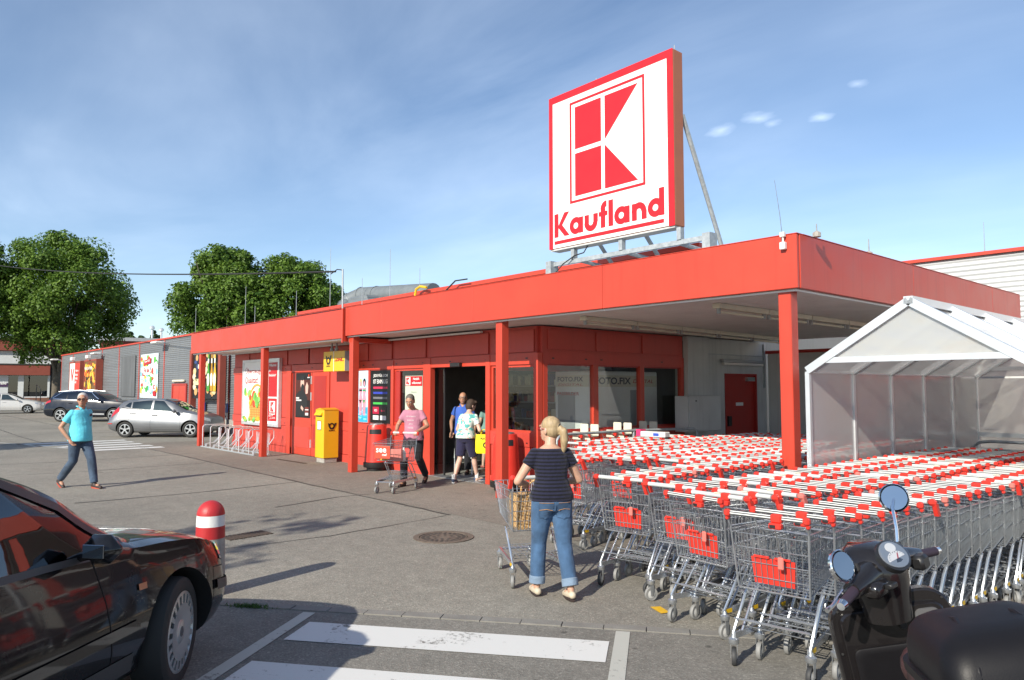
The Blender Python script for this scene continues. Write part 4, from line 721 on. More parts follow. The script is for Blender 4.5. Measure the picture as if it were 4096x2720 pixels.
for k in range(6):
    x = -14.95
    while x < -11.7: w_ = q.uniform(.06, .16); f.cur = q.randrange(5); f.box(x, x+w_-.01, 12.98, 13.2, .285+k*.42, .285+k*.42+q.uniform(.12, .30)); x += w_
f.build('packs', [pm(c) for c in ('#8a2a24', '#c9c3b0', '#2a3a6a', '#b88a2a', '#4a4a4a')], su, world=True, kind='stuff')
ab = thing('display_board', 'pale folding display board standing just inside the door', 'board', (-13.0, 10.0, 0)); b = MB(); b.add([(-.22, 0, .35), (.22, 0, .35), (.22, .12, 1.25), (-.22, .12, 1.25), (-.22, .03, .35), (.22, .03, .35), (.22, .15, 1.25), (-.22, .15, 1.25)], [(0, 1, 2, 3), (7, 6, 5, 4), (0, 1, 5, 4), (1, 2, 6, 5), (2, 3, 7, 6), (3, 0, 4, 7)]); b.build('board', 'white_paint', ab)
for x in (-.2, .2):
    for d in (0, .3): b = MB(); b.tube([(x, .05+d*.2, .9), (x, -.02+d, 0)], .015, 6); b.build('leg', 'alu', ab)
ab.rotation_euler = (0, 0, R(35))
# ================================================================ bollard
mat('bollard_red', (.42, .022, .025), .45, var=.08, bump=.15, bscale=60); mat('bollard_white', (.68, .68, .66), .55, var=.06, bump=.15, bscale=60)
bl = thing('bollard', 'concrete bollard with red and white painted dome by the black car', 'bollard', (-7.06, 2.48, 0)); n = 32
prof = [(.135, 0), (.130, .50), (.125, .525), (.1235, .63), (.121, .71)]
b = MB(); b.lathe([(.140, 0), (.128, .515)], n, cap=False); b.build('shaft', 'concrete', bl, smooth=40)
b = MB(); b.lathe([(.129, .515), (.126, .625)], n, cap=False); b.build('lower_band', 'bollard_red', bl, smooth=40); b = MB(); b.lathe([(.1265, .625), (.1225, .725)], n, cap=False); b.build('white_band', 'bollard_white', bl, smooth=40)
b = MB(); b.lathe([(.123*math.cos(R(a)) if a < 90 else .0005, .725+.13*math.sin(R(a))) for a in range(0, 91, 9)], n, cap=False); b.build('dome', 'bollard_red', bl, smooth=True)

PLATES = {}
for k_, tx in (((0, True, 0), '110 7'), ((0, True, 1), '861.6'), ((1, True, 2), '331 0'), ((1, True, 3), '749.0'), ((1, True, 6), '108 8')):
    me = text_mesh('plate_lettering', tx, 'black_print', width=.055, bold=.02); me.transform(Matrix.Translation((-.2685, .093, .201)) @ Matrix.Rotation(R(-90), 4, 'Z') @ Matrix.Rotation(R(90), 4, 'X')); PLATES[k_] = me
SEE = {'see': text_mesh('lettering', 'see', 'sign_white', width=.20, bold=.012), 'me!': text_mesh('lettering', 'me!', 'sign_white', width=.09, bold=.02)}
# ================================================================ cars
def car_paint(name, col, metal=.0, rough=.25): mat(name, col, rough, metal=metal, var=.03, vscale=2, coat=.8, spec=.15)
car_paint('paint_black', (.006, .006, .0075)); car_paint('paint_silver', (.20, .205, .215), .55, .36); car_paint('paint_navy', (.007, .009, .016)); car_paint('paint_white', (.50, .50, .49))
mat('lamp_red', (.45, .012, .012), .15, var=.05, coat=1); mat('lamp_clear', (.45, .47, .5), .08, metal=.4, var=.05, coat=1); mat('lamp_amber', (.42, .16, .08), .25, var=.05)
mat('rim_silver', (.46, .47, .48), .32, metal=.7, var=.08); mat('tyre', (.020, .020, .020), .8, var=.2, vscale=15); mat('arch', (.008, .008, .008), .9, var=0); mat('plate_white', (.65, .66, .64), .5, var=.05); mat('trim_grey', (.045, .045, .047), .5, var=.1); mat('seat_dark', (.03, .03, .032), .9, var=.2)
mat('mirror_face', (.35, .38, .42), .03, metal=1, var=0)
glass('car_glass', (.20, .25, .25), .05)
def cr(a, b_, c, d, t): return .5*((2*b_)+(-a+c)*t+(2*a-5*b_+4*c-d)*t*t+(-a+3*b_-3*c+d)*t*t*t)
class Body:
    def __init__(s, st):       # st rows: x, zbot, ws, wm, zmid, wb, zb, wr, zr, zc   ordered from nose to tail
        s.st = st; s.xs = [r[0] for r in st]
    def row(s, x):
        xs = s.xs; i = 0
        while i < len(xs)-2 and x < xs[i+1]: i += 1
        t = (xs[i]-x)/(xs[i]-xs[i+1]); t = min(1, max(0, t)); n = len(xs); R_ = s.st
        a, b_, c, d = R_[max(0, i-1)], R_[i], R_[i+1], R_[min(n-1, i+2)]
        return [lerp(cr(a[k], b_[k], c[k], d[k], t), lerp(b_[k], c[k], t), .45) for k in range(1, 10)]
    def P(s, x, v, sg=1):      # v 0..6 from the bottom centre up to the top centre; sg -1 right, +1 left
        zbot, ws, wm, zmid, wb, zb, wr, zr, zc = s.row(x)
        p = [(0, zbot), (ws*.9, zbot), (lerp(ws, wm, .8), lerp(zbot, zmid, .45)), (wm, zmid), (wb, zb), (wr, zr), (0, zc)]
        i = min(5, max(0, int(v))); t = v-i
        a = p[i-1] if i > 0 else (-p[1][0], p[1][1]); d = p[i+2] if i < 5 else (-p[5][0], p[5][1])
        k = .62 if i in (3, 4) else .25
        q = [lerp(cr(a[j], p[i][j], p[i+1][j], d[j], t), lerp(p[i][j], p[i+1][j], t), k) for j in (0, 1)]
        return Vector((x, sg*q[0], q[1]))
    def Nn(s, x, v, sg):
        e = .01; a = s.P(x+e, v, sg)-s.P(x-e, v, sg); b_ = s.P(x, min(6, v+e), sg)-s.P(x, v-e, sg); n = a.cross(b_).normalized()
        c = Vector((x, 0, .6)); return n if n.dot(s.P(x, v, sg)-c) > 0 else -n
    def solid(s, nx=90, nv=30):
        b = MB(); rings = []; x0, x1 = s.xs[0], s.xs[-1]
        for i in range(nx+1):
            x = lerp(x0, x1, i/nx); ring = [s.P(x, 6*j/nv, 1) for j in range(nv+1)]+[s.P(x, 6*j/nv, -1) for j in range(nv-1, 0, -1)]; rings.append(ring)
        b.loft(rings, True); return b
    def patch(s, b, f, sg, off, nu=10, nv=6):    # f(u, w) -> (x, v), u, w in 0..1
        g = []
        for i in range(nu+1):
            for j in range(nv+1):
                x, v = f(i/nu, j/nv); p = s.P(x, v, sg); g.append(p+s.Nn(x, v, sg)*off)
        b.add(g, [(i*(nv+1)+j, (i+1)*(nv+1)+j, (i+1)*(nv+1)+j+1, i*(nv+1)+j+1) for i in range(nu) for j in range(nv)]); return b
    def quadpatch(s, b, c, sg, off=.004, nu=8, nv=6):   # c: four (x, v) corners in order
        def f(u, w): return tuple(lerp(lerp(c[0][k], c[1][k], u), lerp(c[3][k], c[2][k], u), w) for k in (0, 1))
        return s.patch(b, f, sg, off, nu, nv)
    def line(s, b, pts, sg, wd=.006, off=.002):
        Q = []
        for i in range(len(pts)-1):
            n = 8
            for j in range(n): Q.append((lerp(pts[i][0], pts[i+1][0], j/n), lerp(pts[i][1], pts[i+1][1], j/n)))
        Q.append(pts[-1]); W = [s.P(x, v, sg)+s.Nn(x, v, sg)*off for x, v in Q]; NN = [s.Nn(x, v, sg) for x, v in Q]; A = []; B = []
        for i in range(len(W)):
            d = (W[min(i+1, len(W)-1)]-W[max(i-1, 0)]).normalized(); n = d.cross(NN[i]).normalized()*wd/2; A.append(W[i]+n); B.append(W[i]-n)
        k = len(W); b.add(A+B, [(i, i+1, k+i+1, k+i) for i in range(k-1)]); return b
def boolean_cut(o, cutters):
    for c in cutters:
        md = o.modifiers.new('cut', 'BOOLEAN'); md.object = c; md.operation = 'DIFFERENCE'; md.solver = 'EXACT'
    dg = bpy.context.evaluated_depsgraph_get(); me = bpy.data.meshes.new_from_object(o.evaluated_get(dg)); o.modifiers.clear(); o.data = me
    for c in cutters: bpy.data.objects.remove(c)
    me.polygons.foreach_set('use_smooth', [True]*len(me.polygons)); me.set_sharp_from_angle(angle=R(35))
def wheel(parent, x, y, r, wd, rimr, kind, sg, steer=0, paint='rim_silver'):
    wo = bpy.data.objects.new('wheel', None); C.objects.link(wo); wo.parent = parent; wo.location = (x, y, r); wo.rotation_euler = (0, 0, steer); wo.empty_display_size = .1
    h = wd/2; b = MB(); b.lathe([(rimr*.98, -h*.85), (rimr*1.03, -h*.95), (r*.90, -h), (r*.975, -h*.85), (r, -h*.6), (r, h*.6), (r*.975, h*.85), (r*.90, h), (rimr*1.03, h*.95), (rimr*.98, h*.85)], 40, axis='Y', cap=False); b.build('tyre', 'tyre', wo, smooth=40)
    b = MB(); b.lathe([(.0, -h*.1*sg), (rimr, -h*.1*sg), (rimr, h*.8*sg)], 32, axis='Y', cap=False); b.build('disc', 'arch', wo)
    b = MB(); yo = sg*h
    if kind == 'cap':
        n = 20
        b.lathe([(.0, yo*.99), (.05*rimr/.2, yo*.99), (.060*rimr/.2, yo*.93), (rimr*.72, yo*1.0), (rimr*.70, yo*.80)], 40, axis='Y', cap=False); b.lathe([(rimr*.93, yo*.84), (rimr*.95, yo*.98), (rimr*1.02, yo*.95), (rimr*1.02, yo*.80)], 40, axis='Y', cap=False)
        for k in range(n):
            a0, a1 = 2*math.pi*(k-.24)/n, 2*math.pi*(k+.24)/n
            b.add([(r_*math.sin(a), y_, r_*math.cos(a)) for r_, y_ in ((rimr*.70, yo*.99), (rimr*.95, yo*.97)) for a in (a0, a1)]+[(r_*math.sin(a), y_, r_*math.cos(a)) for r_, y_ in ((rimr*.70, yo*.8), (rimr*.95, yo*.8)) for a in (a0, a1)], [(0, 1, 3, 2), (4, 5, 7, 6), (0, 1, 5, 4), (1, 3, 7, 5), (3, 2, 6, 7), (2, 0, 4, 6)])
        b.build('rim', paint, wo, smooth=30)
        e = MB(); e.lathe([(.0, yo*1.005), (.030, yo*1.005), (.030, yo*.99)], 20, axis='Y', cap=False); e.build('hub_badge', 'trim_grey', wo)
        e = MB(); y_ = yo*1.01
        e.lathe([(.024, y_), (.029, y_)], 24, axis='Y', cap=False)
        for poly in ([(-.017, .018), (-.012, .019), (.0, -.001), (.012, .019), (.017, .018), (.003, -.006), (-.003, -.006)], [(-.021, .009), (-.017, .012), (-.010, -.012), (.0, .002), (.010, -.012), (.017, .012), (.021, .009), (.011, -.021), (.0, -.006), (-.011, -.021)]): e.add([(p[0], y_, p[1]) for p in poly], [tuple(range(len(poly)))])
        e.build('emblem', 'chrome', wo)
    else:
        n = 5; b.lathe([(.0, yo*.9), (.055, yo*.92), (.065, yo*.7)], 20, axis='Y', cap=False); b.lathe([(rimr*.90, yo*.6), (rimr*.92, yo*.96), (rimr*1.02, yo*.94), (rimr*1.02, yo*.7)], 36, axis='Y', cap=False)
        for k in range(n):
            for dv in ((-.17, .17),) if kind == 'five' else ((-.19, -.05), (.05, .19)):
                a = 2*math.pi*k/n; b.add([(r_*math.sin(a+d*q), y_, r_*math.cos(a+d*q)) for r_, y_, q in ((.05, yo*.9, 1.6), (rimr*.95, yo*.9, 1.25)) for d in dv]+[(r_*math.sin(a+d*q), y_, r_*math.cos(a+d*q)) for r_, y_, q in ((.05, yo*.6, 1.6), (rimr*.95, yo*.6, 1.25)) for d in dv], [(0, 1, 3, 2), (4, 5, 7, 6), (0, 1, 5, 4), (1, 3, 7, 5), (3, 2, 6, 7), (2, 0, 4, 6)])
        b.build('rim', paint, wo, smooth=30)
    return wo
def make_car(nm, lab, st, paint, loc, heading, ax, track, wr, wd, rimr, rim, wins, shield, rear, doors, cat='car', steer=0, gls='car_glass', rimpaint='rim_silver'):
    o = thing(nm, lab, cat, loc, heading); B = Body(st); xm = (ax[0]+ax[1])/2
    bo = B.solid().build('body', paint, o); cut = []
    for x in ax:
        for sg in (-1, 1):
            c = MB(); c.lathe([(wr*1.16, sg*(track-wd*.62)), (wr*1.16, sg*(track+.35))], 40, (x, 0, wr*1.02), axis='Y'); co = c.build('cut', ['arch']); cut.append(co)
    bo.data.materials.append(M['arch'])
    for c in cut: c.data.materials.clear(); c.data.materials.append(M['arch']); c.parent = o
    bpy.context.view_layer.update(); boolean_cut(bo, cut)
    for x in ax:
        for sg in (-1, 1): wheel(o, x, sg*(track-.005), wr, wd, rimr, rim, sg, steer if x == ax[0] else 0, rimpaint)
    for sg in (-1, 1):
        for w_ in wins: b = MB(); B.quadpatch(b, w_, sg, .005); b.build('side_window', gls, o, smooth=True)
        for d in doors: b = MB(); B.line(b, d, sg); b.build('shut_line', 'arch', o)
    def full(nm_, x0, x1, v0, m, off=.004):
        b = MB(); g = []; nu, nv = 10, 12
        for i in range(nu+1):
            x = lerp(x0, x1, i/nu)
            for j in range(nv+1):
                q = -1+2*j/nv; sg = 1 if q >= 0 else -1; v = 6-(6-v0)*abs(q); g.append(B.P(x, v, sg)+B.Nn(x, v, sg)*off)
        b.add(g, [(i*(nv+1)+j, (i+1)*(nv+1)+j, (i+1)*(nv+1)+j+1, i*(nv+1)+j+1) for i in range(nu) for j in range(nv)]); return b.build(nm_, m, o, smooth=True)
    full('windscreen', *shield, gls); full('rear_window', *rear, gls)
    return o, B
def mirror(o, p, sg, m='black_plastic', s=1.0):
    b = MB(); x, y, z = p; b.bbox(x-.05*s, x+.09*s, y-.11*s, y+.11*s, z-.07*s, z+.08*s, .062*s); mo = b.build('door_mirror', m, o, smooth=50); b = MB(); b.bbox(x-.053*s, x-.046*s, y-.060*s, y+.060*s, z-.030*s, z+.040*s, .002); b.build('mirror_glass', 'mirror_face', mo); b = MB(); b.tube([(x+.03, y-sg*.08*s, z-.03), (x+.05, y-sg*.16*s, z-.05)], .025*s, 6); b.build('mirror_arm', m, mo)
# ---- black saloon at the left edge:      x     zbot  ws   wm   zmid  wb   zb   wr   zr    zc
sed = [(2.14, .32, .45, .56, .46, .50, .60, .32, .645, .655), (2.08, .25, .62, .72, .48, .66, .665, .38, .71, .72), (1.93, .21, .74, .82, .50, .75, .745, .44, .80, .815), (1.65, .20, .80, .865, .54, .79, .83, .46, .885, .90), (1.30, .19, .82, .875, .57, .80, .88, .48, .94, .96), (1.02, .19, .83, .875, .58, .805, .905, .54, .975, 1.0),
       (.90, .19, .83, .875, .58, .805, .92, .63, 1.03, 1.08), (.50, .19, .83, .875, .58, .80, .935, .65, 1.265, 1.32), (.10, .19, .83, .875, .58, .80, .945, .62, 1.42, 1.46), (-.55, .19, .83, .875, .58, .80, .955, .59, 1.43, 1.475), (-1.15, .19, .83, .875, .59, .80, .965, .575, 1.40, 1.44), (-1.60, .19, .82, .87, .60, .79, .975, .58, 1.20, 1.23), (-1.95, .20, .80, .86, .60, .77, .975, .52, 1.02, 1.035), (-2.30, .24, .72, .82, .58, .72, .93, .44, .98, .99), (-2.42, .32, .60, .72, .56, .62, .85, .36, .90, .905)]
bs, BB = make_car('black_car', 'glossy black saloon car cut off by the left picture edge', sed, 'paint_black', (0, 0, 0), R(131), (1.35, -1.35), .765, .325, .205, .232, 'cap',
    [[(.62, 4.06), (-.42, 4.06), (-.40, 4.93), (.10, 4.93)], [(-.52, 4.06), (-1.25, 4.06), (-1.12, 4.92), (-.50, 4.93)]], (.96, .12, 5.06), (-1.85, -1.25, 5.08),
    [[(.72, 1.6), (.70, 2.6), (.68, 3.3), (.62, 4.0)], [(-.47, 1.6), (-.47, 3.0), (-.47, 4.0), (-.45, 4.95)], [(-1.40, 3.0), (-1.33, 4.0)]], steer=R(14))
SS = 1.05; bs.scale = (SS, SS, SS)
# the right front wheel hub stands here
hub = Vector((-5.09, 1.52)); Fv = Vector((math.cos(R(131)), math.sin(R(131)))); Rv = Vector((Fv.y, -Fv.x)); q = hub-Fv*(1.35*SS)-Rv*(.765*SS); bs.location = (q.x, q.y, 0)
for sg in (-1, 1):
    mirror(bs, (.50, sg*.94, 1.0), sg, 'paint_black', .95)
    b = MB(); BB.line(b, [(.80, 4.0), (.30, 4.02), (-.5, 4.02), (-1.4, 4.02)], sg, .035, .006); b.build('belt_moulding', 'trim_grey', bs)
    b = MB(); BB.line(b, [(.92, 2.72), (-.4, 2.72), (-.95, 2.72)], sg, .055, .012); b.build('door_moulding', 'paint_black', bs)
    b = MB(); BB.line(b, [(.90, 1.75), (-.9, 1.75)], sg, .10, .008); b.build('sill', 'trim_grey', bs)
    b = MB(); BB.quadpatch(b, [(1.01, 3.31), (.94, 3.31), (.94, 3.41), (1.01, 3.41)], sg, .008, 3, 3); b.build('indicator', 'lamp_amber', bs)
    b = MB(); BB.quadpatch(b, [(2.10, 3.55), (1.90, 3.55), (1.86, 3.98), (2.06, 3.98)], sg, .006, 6, 4); b.build('headlight', 'lamp_clear', bs)
    b = MB(); BB.quadpatch(b, [(2.13, 2.75), (1.76, 2.75), (1.76, 3.05), (2.13, 3.05)], sg, .018, 8, 3); b.build('bumper_strip', 'trim_grey', bs)
    b = MB(); BB.line(b, [(1.72, 1.6), (1.74, 2.9), (1.77, 3.35), (2.04, 3.42)], sg); b.build('shut_line', 'arch', bs)
    b = MB(); BB.line(b, [(.98, 4.3), (1.4, 4.30), (1.9, 4.22), (2.08, 4.3)], sg); b.build('bonnet_line', 'arch', bs)
    b = MB(); BB.line(b, [(.90, 4.3), (.50, 4.80), (.06, 4.97), (-.6, 5.0), (-1.2, 4.98)], sg, .05, .007); b.build('window_trim', 'black_plastic', bs)
b = MB(); b.bbox(-.95, -.78, -.26, .26, .75, 1.10, .08); b.bbox(-.1, .05, -.64, -.14, .5, 1.25, .08); b.bbox(-.1, .05, .14, .64, .5, 1.25, .08); b.build('seats', 'seat_dark', bs, kind='stuff')
# ---- silver hatchback
fie = [(2.02, .30, .46, .55, .46, .48, .62, .30, .66, .67), (1.95, .22, .60, .70, .48, .62, .70, .38, .75, .76), (1.70, .19, .74, .81, .50, .72, .80, .44, .87, .89), (1.28, .19, .79, .85, .55, .76, .90, .50, .98, 1.0), (1.0, .19, .80, .86, .57, .765, .94, .54, 1.02, 1.06), (.55, .19, .80, .86, .58, .765, .965, .60, 1.26, 1.31), (.10, .19, .80, .86, .60, .765, .99, .575, 1.42, 1.465), (-.50, .19, .80, .86, .62, .765, 1.03, .565, 1.445, 1.49), (-1.10, .19, .80, .86, .66, .76, 1.08, .54, 1.40, 1.45), (-1.50, .20, .79, .85, .68, .73, 1.10, .50, 1.34, 1.38), (-1.72, .24, .76, .83, .62, .69, 1.00, .46, 1.12, 1.15), (-1.90, .30, .70, .78, .58, .64, .80, .42, .92, .93), (-1.96, .34, .60, .68, .54, .56, .66, .40, .74, .75)]
P1 = Vector((-31.08, 7.63)); H1 = R(48.8); F1 = Vector((math.cos(H1), math.sin(H1))); R1 = Vector((F1.y, -F1.x)); q = P1+F1*1.24-R1*.74
sv, BS = make_car('silver_car', 'silver five-door hatchback parked left of the red canopy', fie, 'paint_silver', (q.x, q.y, 0), H1, (1.25, -1.24), .74, .305, .19, .20, 'five',
    [[(.62, 4.08), (-.22, 4.08), (-.22, 4.92), (.14, 4.92)], [(-.30, 4.08), (-1.02, 4.10), (-1.05, 4.80), (-.30, 4.92)], [(-1.08, 4.12), (-1.32, 4.30), (-1.20, 4.75), (-1.10, 4.78)]], (.98, .14, 5.06), (-1.70, -1.50, 5.12), [[(.86, 1.7), (.88, 3.0), (.80, 4.0)], [(-.26, 1.7), (-.26, 3.0), (-.26, 4.0)], [(-1.08, 3.0), (-1.06, 4.1)], [(.86, 1.7), (-.26, 1.7), (-.95, 1.75)]])
# ---- dark off-road estate
suv = [(2.50, .40, .56, .66, .60, .60, .82, .40, .88, .89), (2.42, .30, .74, .84, .62, .76, .94, .50, 1.0, 1.01), (2.05, .26, .86, .94, .66, .86, 1.06, .56, 1.12, 1.14), (1.45, .25, .91, .98, .70, .89, 1.12, .60, 1.18, 1.20), (1.05, .25, .92, .985, .72, .90, 1.14, .64, 1.22, 1.26), (.55, .25, .92, .985, .74, .90, 1.16, .70, 1.48, 1.53), (.05, .25, .92, .985, .75, .90, 1.18, .68, 1.66, 1.71), (-.70, .25, .92, .985, .76, .90, 1.20, .67, 1.69, 1.74), (-1.50, .25, .92, .98, .77, .89, 1.23, .65, 1.66, 1.71), (-2.05, .27, .90, .96, .78, .86, 1.24, .61, 1.60, 1.64), (-2.35, .31, .86, .93, .76, .82, 1.15, .56, 1.28, 1.31), (-2.50, .38, .80, .88, .72, .76, .98, .50, 1.05, 1.06), (-2.56, .44, .70, .78, .68, .68, .84, .46, .90, .91)]
P2 = Vector((-47.68, 8.40)); H2 = R(47); F2 = Vector((math.cos(H2), math.sin(H2))); R2 = Vector((F2.y, -F2.x)); q = P2+F2*1.5-R2*.84
dk, BD = make_car('dark_suv', 'dark blue large estate car with chrome window line behind the silver car', suv, 'paint_navy', (q.x, q.y, 0), H2, (1.5, -1.5), .84, .385, .255, .27, 'twin',
    [[(.70, 4.08), (-.30, 4.08), (-.30, 4.92), (.12, 4.92)], [(-.38, 4.08), (-1.18, 4.08), (-1.18, 4.90), (-.38, 4.92)], [(-1.26, 4.10), (-2.02, 4.12), (-1.72, 4.88), (-1.26, 4.90)]], (1.02, .14, 5.06), (-2.33, -2.02, 5.12), [[(1.0, 1.8), (1.0, 3.0), (.92, 4.0)], [(-.34, 1.8), (-.34, 4.0)], [(-1.22, 3.0), (-1.22, 4.0)]])
# ---- white estate far left
wag = [(2.25, .30, .50, .60, .46, .54, .62, .34, .68, .69), (2.18, .22, .66, .76, .48, .68, .72, .42, .78, .79), (1.9, .19, .78, .85, .50, .76, .82, .46, .89, .91), (1.35, .19, .82, .88, .55, .79, .92, .52, .99, 1.01), (1.0, .19, .83, .88, .57, .80, .95, .56, 1.03, 1.07), (.5, .19, .83, .88, .58, .80, .97, .62, 1.27, 1.31), (0, .19, .83, .88, .60, .80, .99, .60, 1.43, 1.48), (-.8, .19, .83, .88, .60, .80, 1.0, .59, 1.45, 1.50), (-1.6, .19, .82, .88, .62, .79, 1.02, .57, 1.42, 1.47), (-2.05, .22, .79, .86, .64, .76, 1.02, .53, 1.34, 1.38), (-2.25, .28, .72, .80, .60, .68, .90, .46, 1.0, 1.01), (-2.30, .34, .62, .70, .56, .60, .74, .42, .80, .81)]
P3 = Vector((-64.9, 9.2)); H3 = R(72); F3 = Vector((math.cos(H3), math.sin(H3))); R3 = Vector((F3.y, -F3.x)); q = P3-F3*1.3-R3*.75
wt, BW = make_car('white_car', 'white estate car far left in front of the glazed shop', wag, 'paint_white', (q.x, q.y, 0), H3, (1.35, -1.35), .76, .315, .20, .21, 'five',
    [[(.62, 4.08), (-.30, 4.08), (-.30, 4.92), (.08, 4.92)], [(-.38, 4.08), (-1.15, 4.08), (-1.12, 4.90), (-.38, 4.92)], [(-1.24, 4.10), (-1.85, 4.12), (-1.65, 4.86), (-1.22, 4.90)]], (.98, .08, 5.06), (-2.22, -2.03, 5.12), [[(.9, 1.7), (.9, 3.0), (.82, 4.0)], [(-.34, 1.7), (-.34, 4.0)], [(-1.2, 3.0), (-1.2, 4.0)]])
for o, B_, xr, zt, ym, mp, pt in ((sv, BS, -1.78, .98, .78, (.66, .93, 1.0), 'paint_silver'), (dk, BD, -2.42, 1.02, .86, (.72, 1.06, 1.20), 'paint_navy'), (wt, BW, -2.24, .92, .76, (.68, .95, 1.02), 'paint_white')):
    for sg in (-1, 1):
        mirror(o, (mp[0], sg*mp[1], mp[2]), sg, pt, .95)
        b = MB(); B_.quadpatch(b, [(xr+.30, 3.75), (xr-.02, 3.45), (xr+.0, 3.85), (xr+.22, 4.35)] if o is sv else [(xr+.32, 3.70), (xr-.02, 3.62), (xr-.0, 3.95), (xr+.30, 3.98)], sg, .008, 6, 5); b.build('tail_light', 'lamp_red', o, smooth=True)
        hx = B_.xs[0]; b = MB(); B_.quadpatch(b, [(hx-.06, 3.55), (hx-.42, 3.62), (hx-.48, 3.95), (hx-.08, 3.95)], sg, .006, 6, 4); b.build('headlight', 'lamp_clear', o, smooth=True)
        for hx in (-.12, -.95): p = B_.P(hx, 3.62, sg); b = MB(); b.bbox(p.x-.11, p.x+.11, p.y-.03, p.y+.03, p.z-.018, p.z+.018, .012); b.build('door_handle', pt, o)
        b = MB(); B_.line(b, [(mp[0]+.1, 3.98), (-.3, 4.02), (-1.2, 4.04), (B_.xs[-1]+.55, 4.1)], sg, .03, .006); b.build('belt_moulding', 'chrome' if o is dk else 'black_plastic', o)
        if o is dk: b = MB(); B_.line(b, [(.62, 4.3), (.10, 4.96), (-.7, 5.0), (-1.6, 4.98), (-2.05, 4.2)], sg, .035, .006); b.build('window_trim', 'chrome', o); b = MB(); b.tube([B_.P(.1, 5.15, sg)+Vector((0, 0, .03)), B_.P(-.7, 5.15, sg)+Vector((0, 0, .05)), B_.P(-1.9, 5.15, sg)+Vector((0, 0, .03))], .012, 6); b.build('roof_rail', 'alu', o); b = MB(); B_.line(b, [(1.0, 1.9), (-1.0, 1.9)], sg, .09, .01); b.build('sill', 'alu', o)
        if o is sv: b = MB(); B_.quadpatch(b, [(-1.70, 2.55), (-1.90, 2.6), (-1.90, 2.8), (-1.74, 2.75)], sg, .008, 4, 3); b.build('reflector', 'lamp_red', o)
    x = B_.xs[-1]; b = MB(); zq = zt-.12 if o is not sv else .80; b.box(x-.03+(.06 if o is sv else 0), x+.09, -.26, .26, zq-.055, zq+.055); pl = b.build('number_plate', 'plate_white', o)
# ================================================================ trees
def leaf_mat(name, c1, c2):
    m = bpy.data.materials.new(name); m.use_nodes = True; t = m.node_tree; b = t.nodes['Principled BSDF']; nn = t.nodes.new; lk = t.links.new
    g = nn('ShaderNodeNewGeometry'); no = nn('ShaderNodeTexNoise'); no.inputs['Scale'].default_value = .9; no.inputs['Detail'].default_value = 4; lk(g.outputs['Position'], no.inputs['Vector'])
    mr = nn('ShaderNodeMath'); mr.operation = 'MULTIPLY_ADD'; lk(g.outputs['Random Per Island'], mr.inputs[0]); mr.inputs[1].default_value = .6; lk(no.outputs['Fac'], mr.inputs[2])
    r = nn('ShaderNodeMapRange'); r.inputs[1].default_value = .4; r.inputs[2].default_value = 1.1; lk(mr.outputs[0], r.inputs[0])
    mi = nn('ShaderNodeMixRGB'); lk(r.outputs[0], mi.inputs[0]); mi.inputs[1].default_value = (*c1, 1); mi.inputs[2].default_value = (*c2, 1); lk(mi.outputs[0], b.inputs['Base Color']); b.inputs['Roughness'].default_value = .5; b.inputs['Specular IOR Level'].default_value = .35
    tl = nn('ShaderNodeBsdfTranslucent'); lk(mi.outputs[0], tl.inputs[0]); ms = nn('ShaderNodeMixShader'); ms.inputs[0].default_value = .35; lk(b.outputs[0], ms.inputs[1]); lk(tl.outputs[0], ms.inputs[2]); lk(ms.outputs[0], t.nodes['Material Output'].inputs[0]); M[name] = m
leaf_mat('leaf_plane', (.040, .098, .012), (.155, .255, .035)); leaf_mat('leaf_far', (.03, .07, .02), (.07, .12, .035))
mat('bark', (.10, .085, .065), .9, var=.35, vscale=3, bump=.5, bscale=12)
def at(px, py, depth):                                    # world point seen at a picture position (4096 wide) at a given distance; only used to measure the place
    d = fw+rt*((px-2048)/2950.56)-up*((py-1360)/2950.56); return Vector((0, 0, 1.9))+d*depth
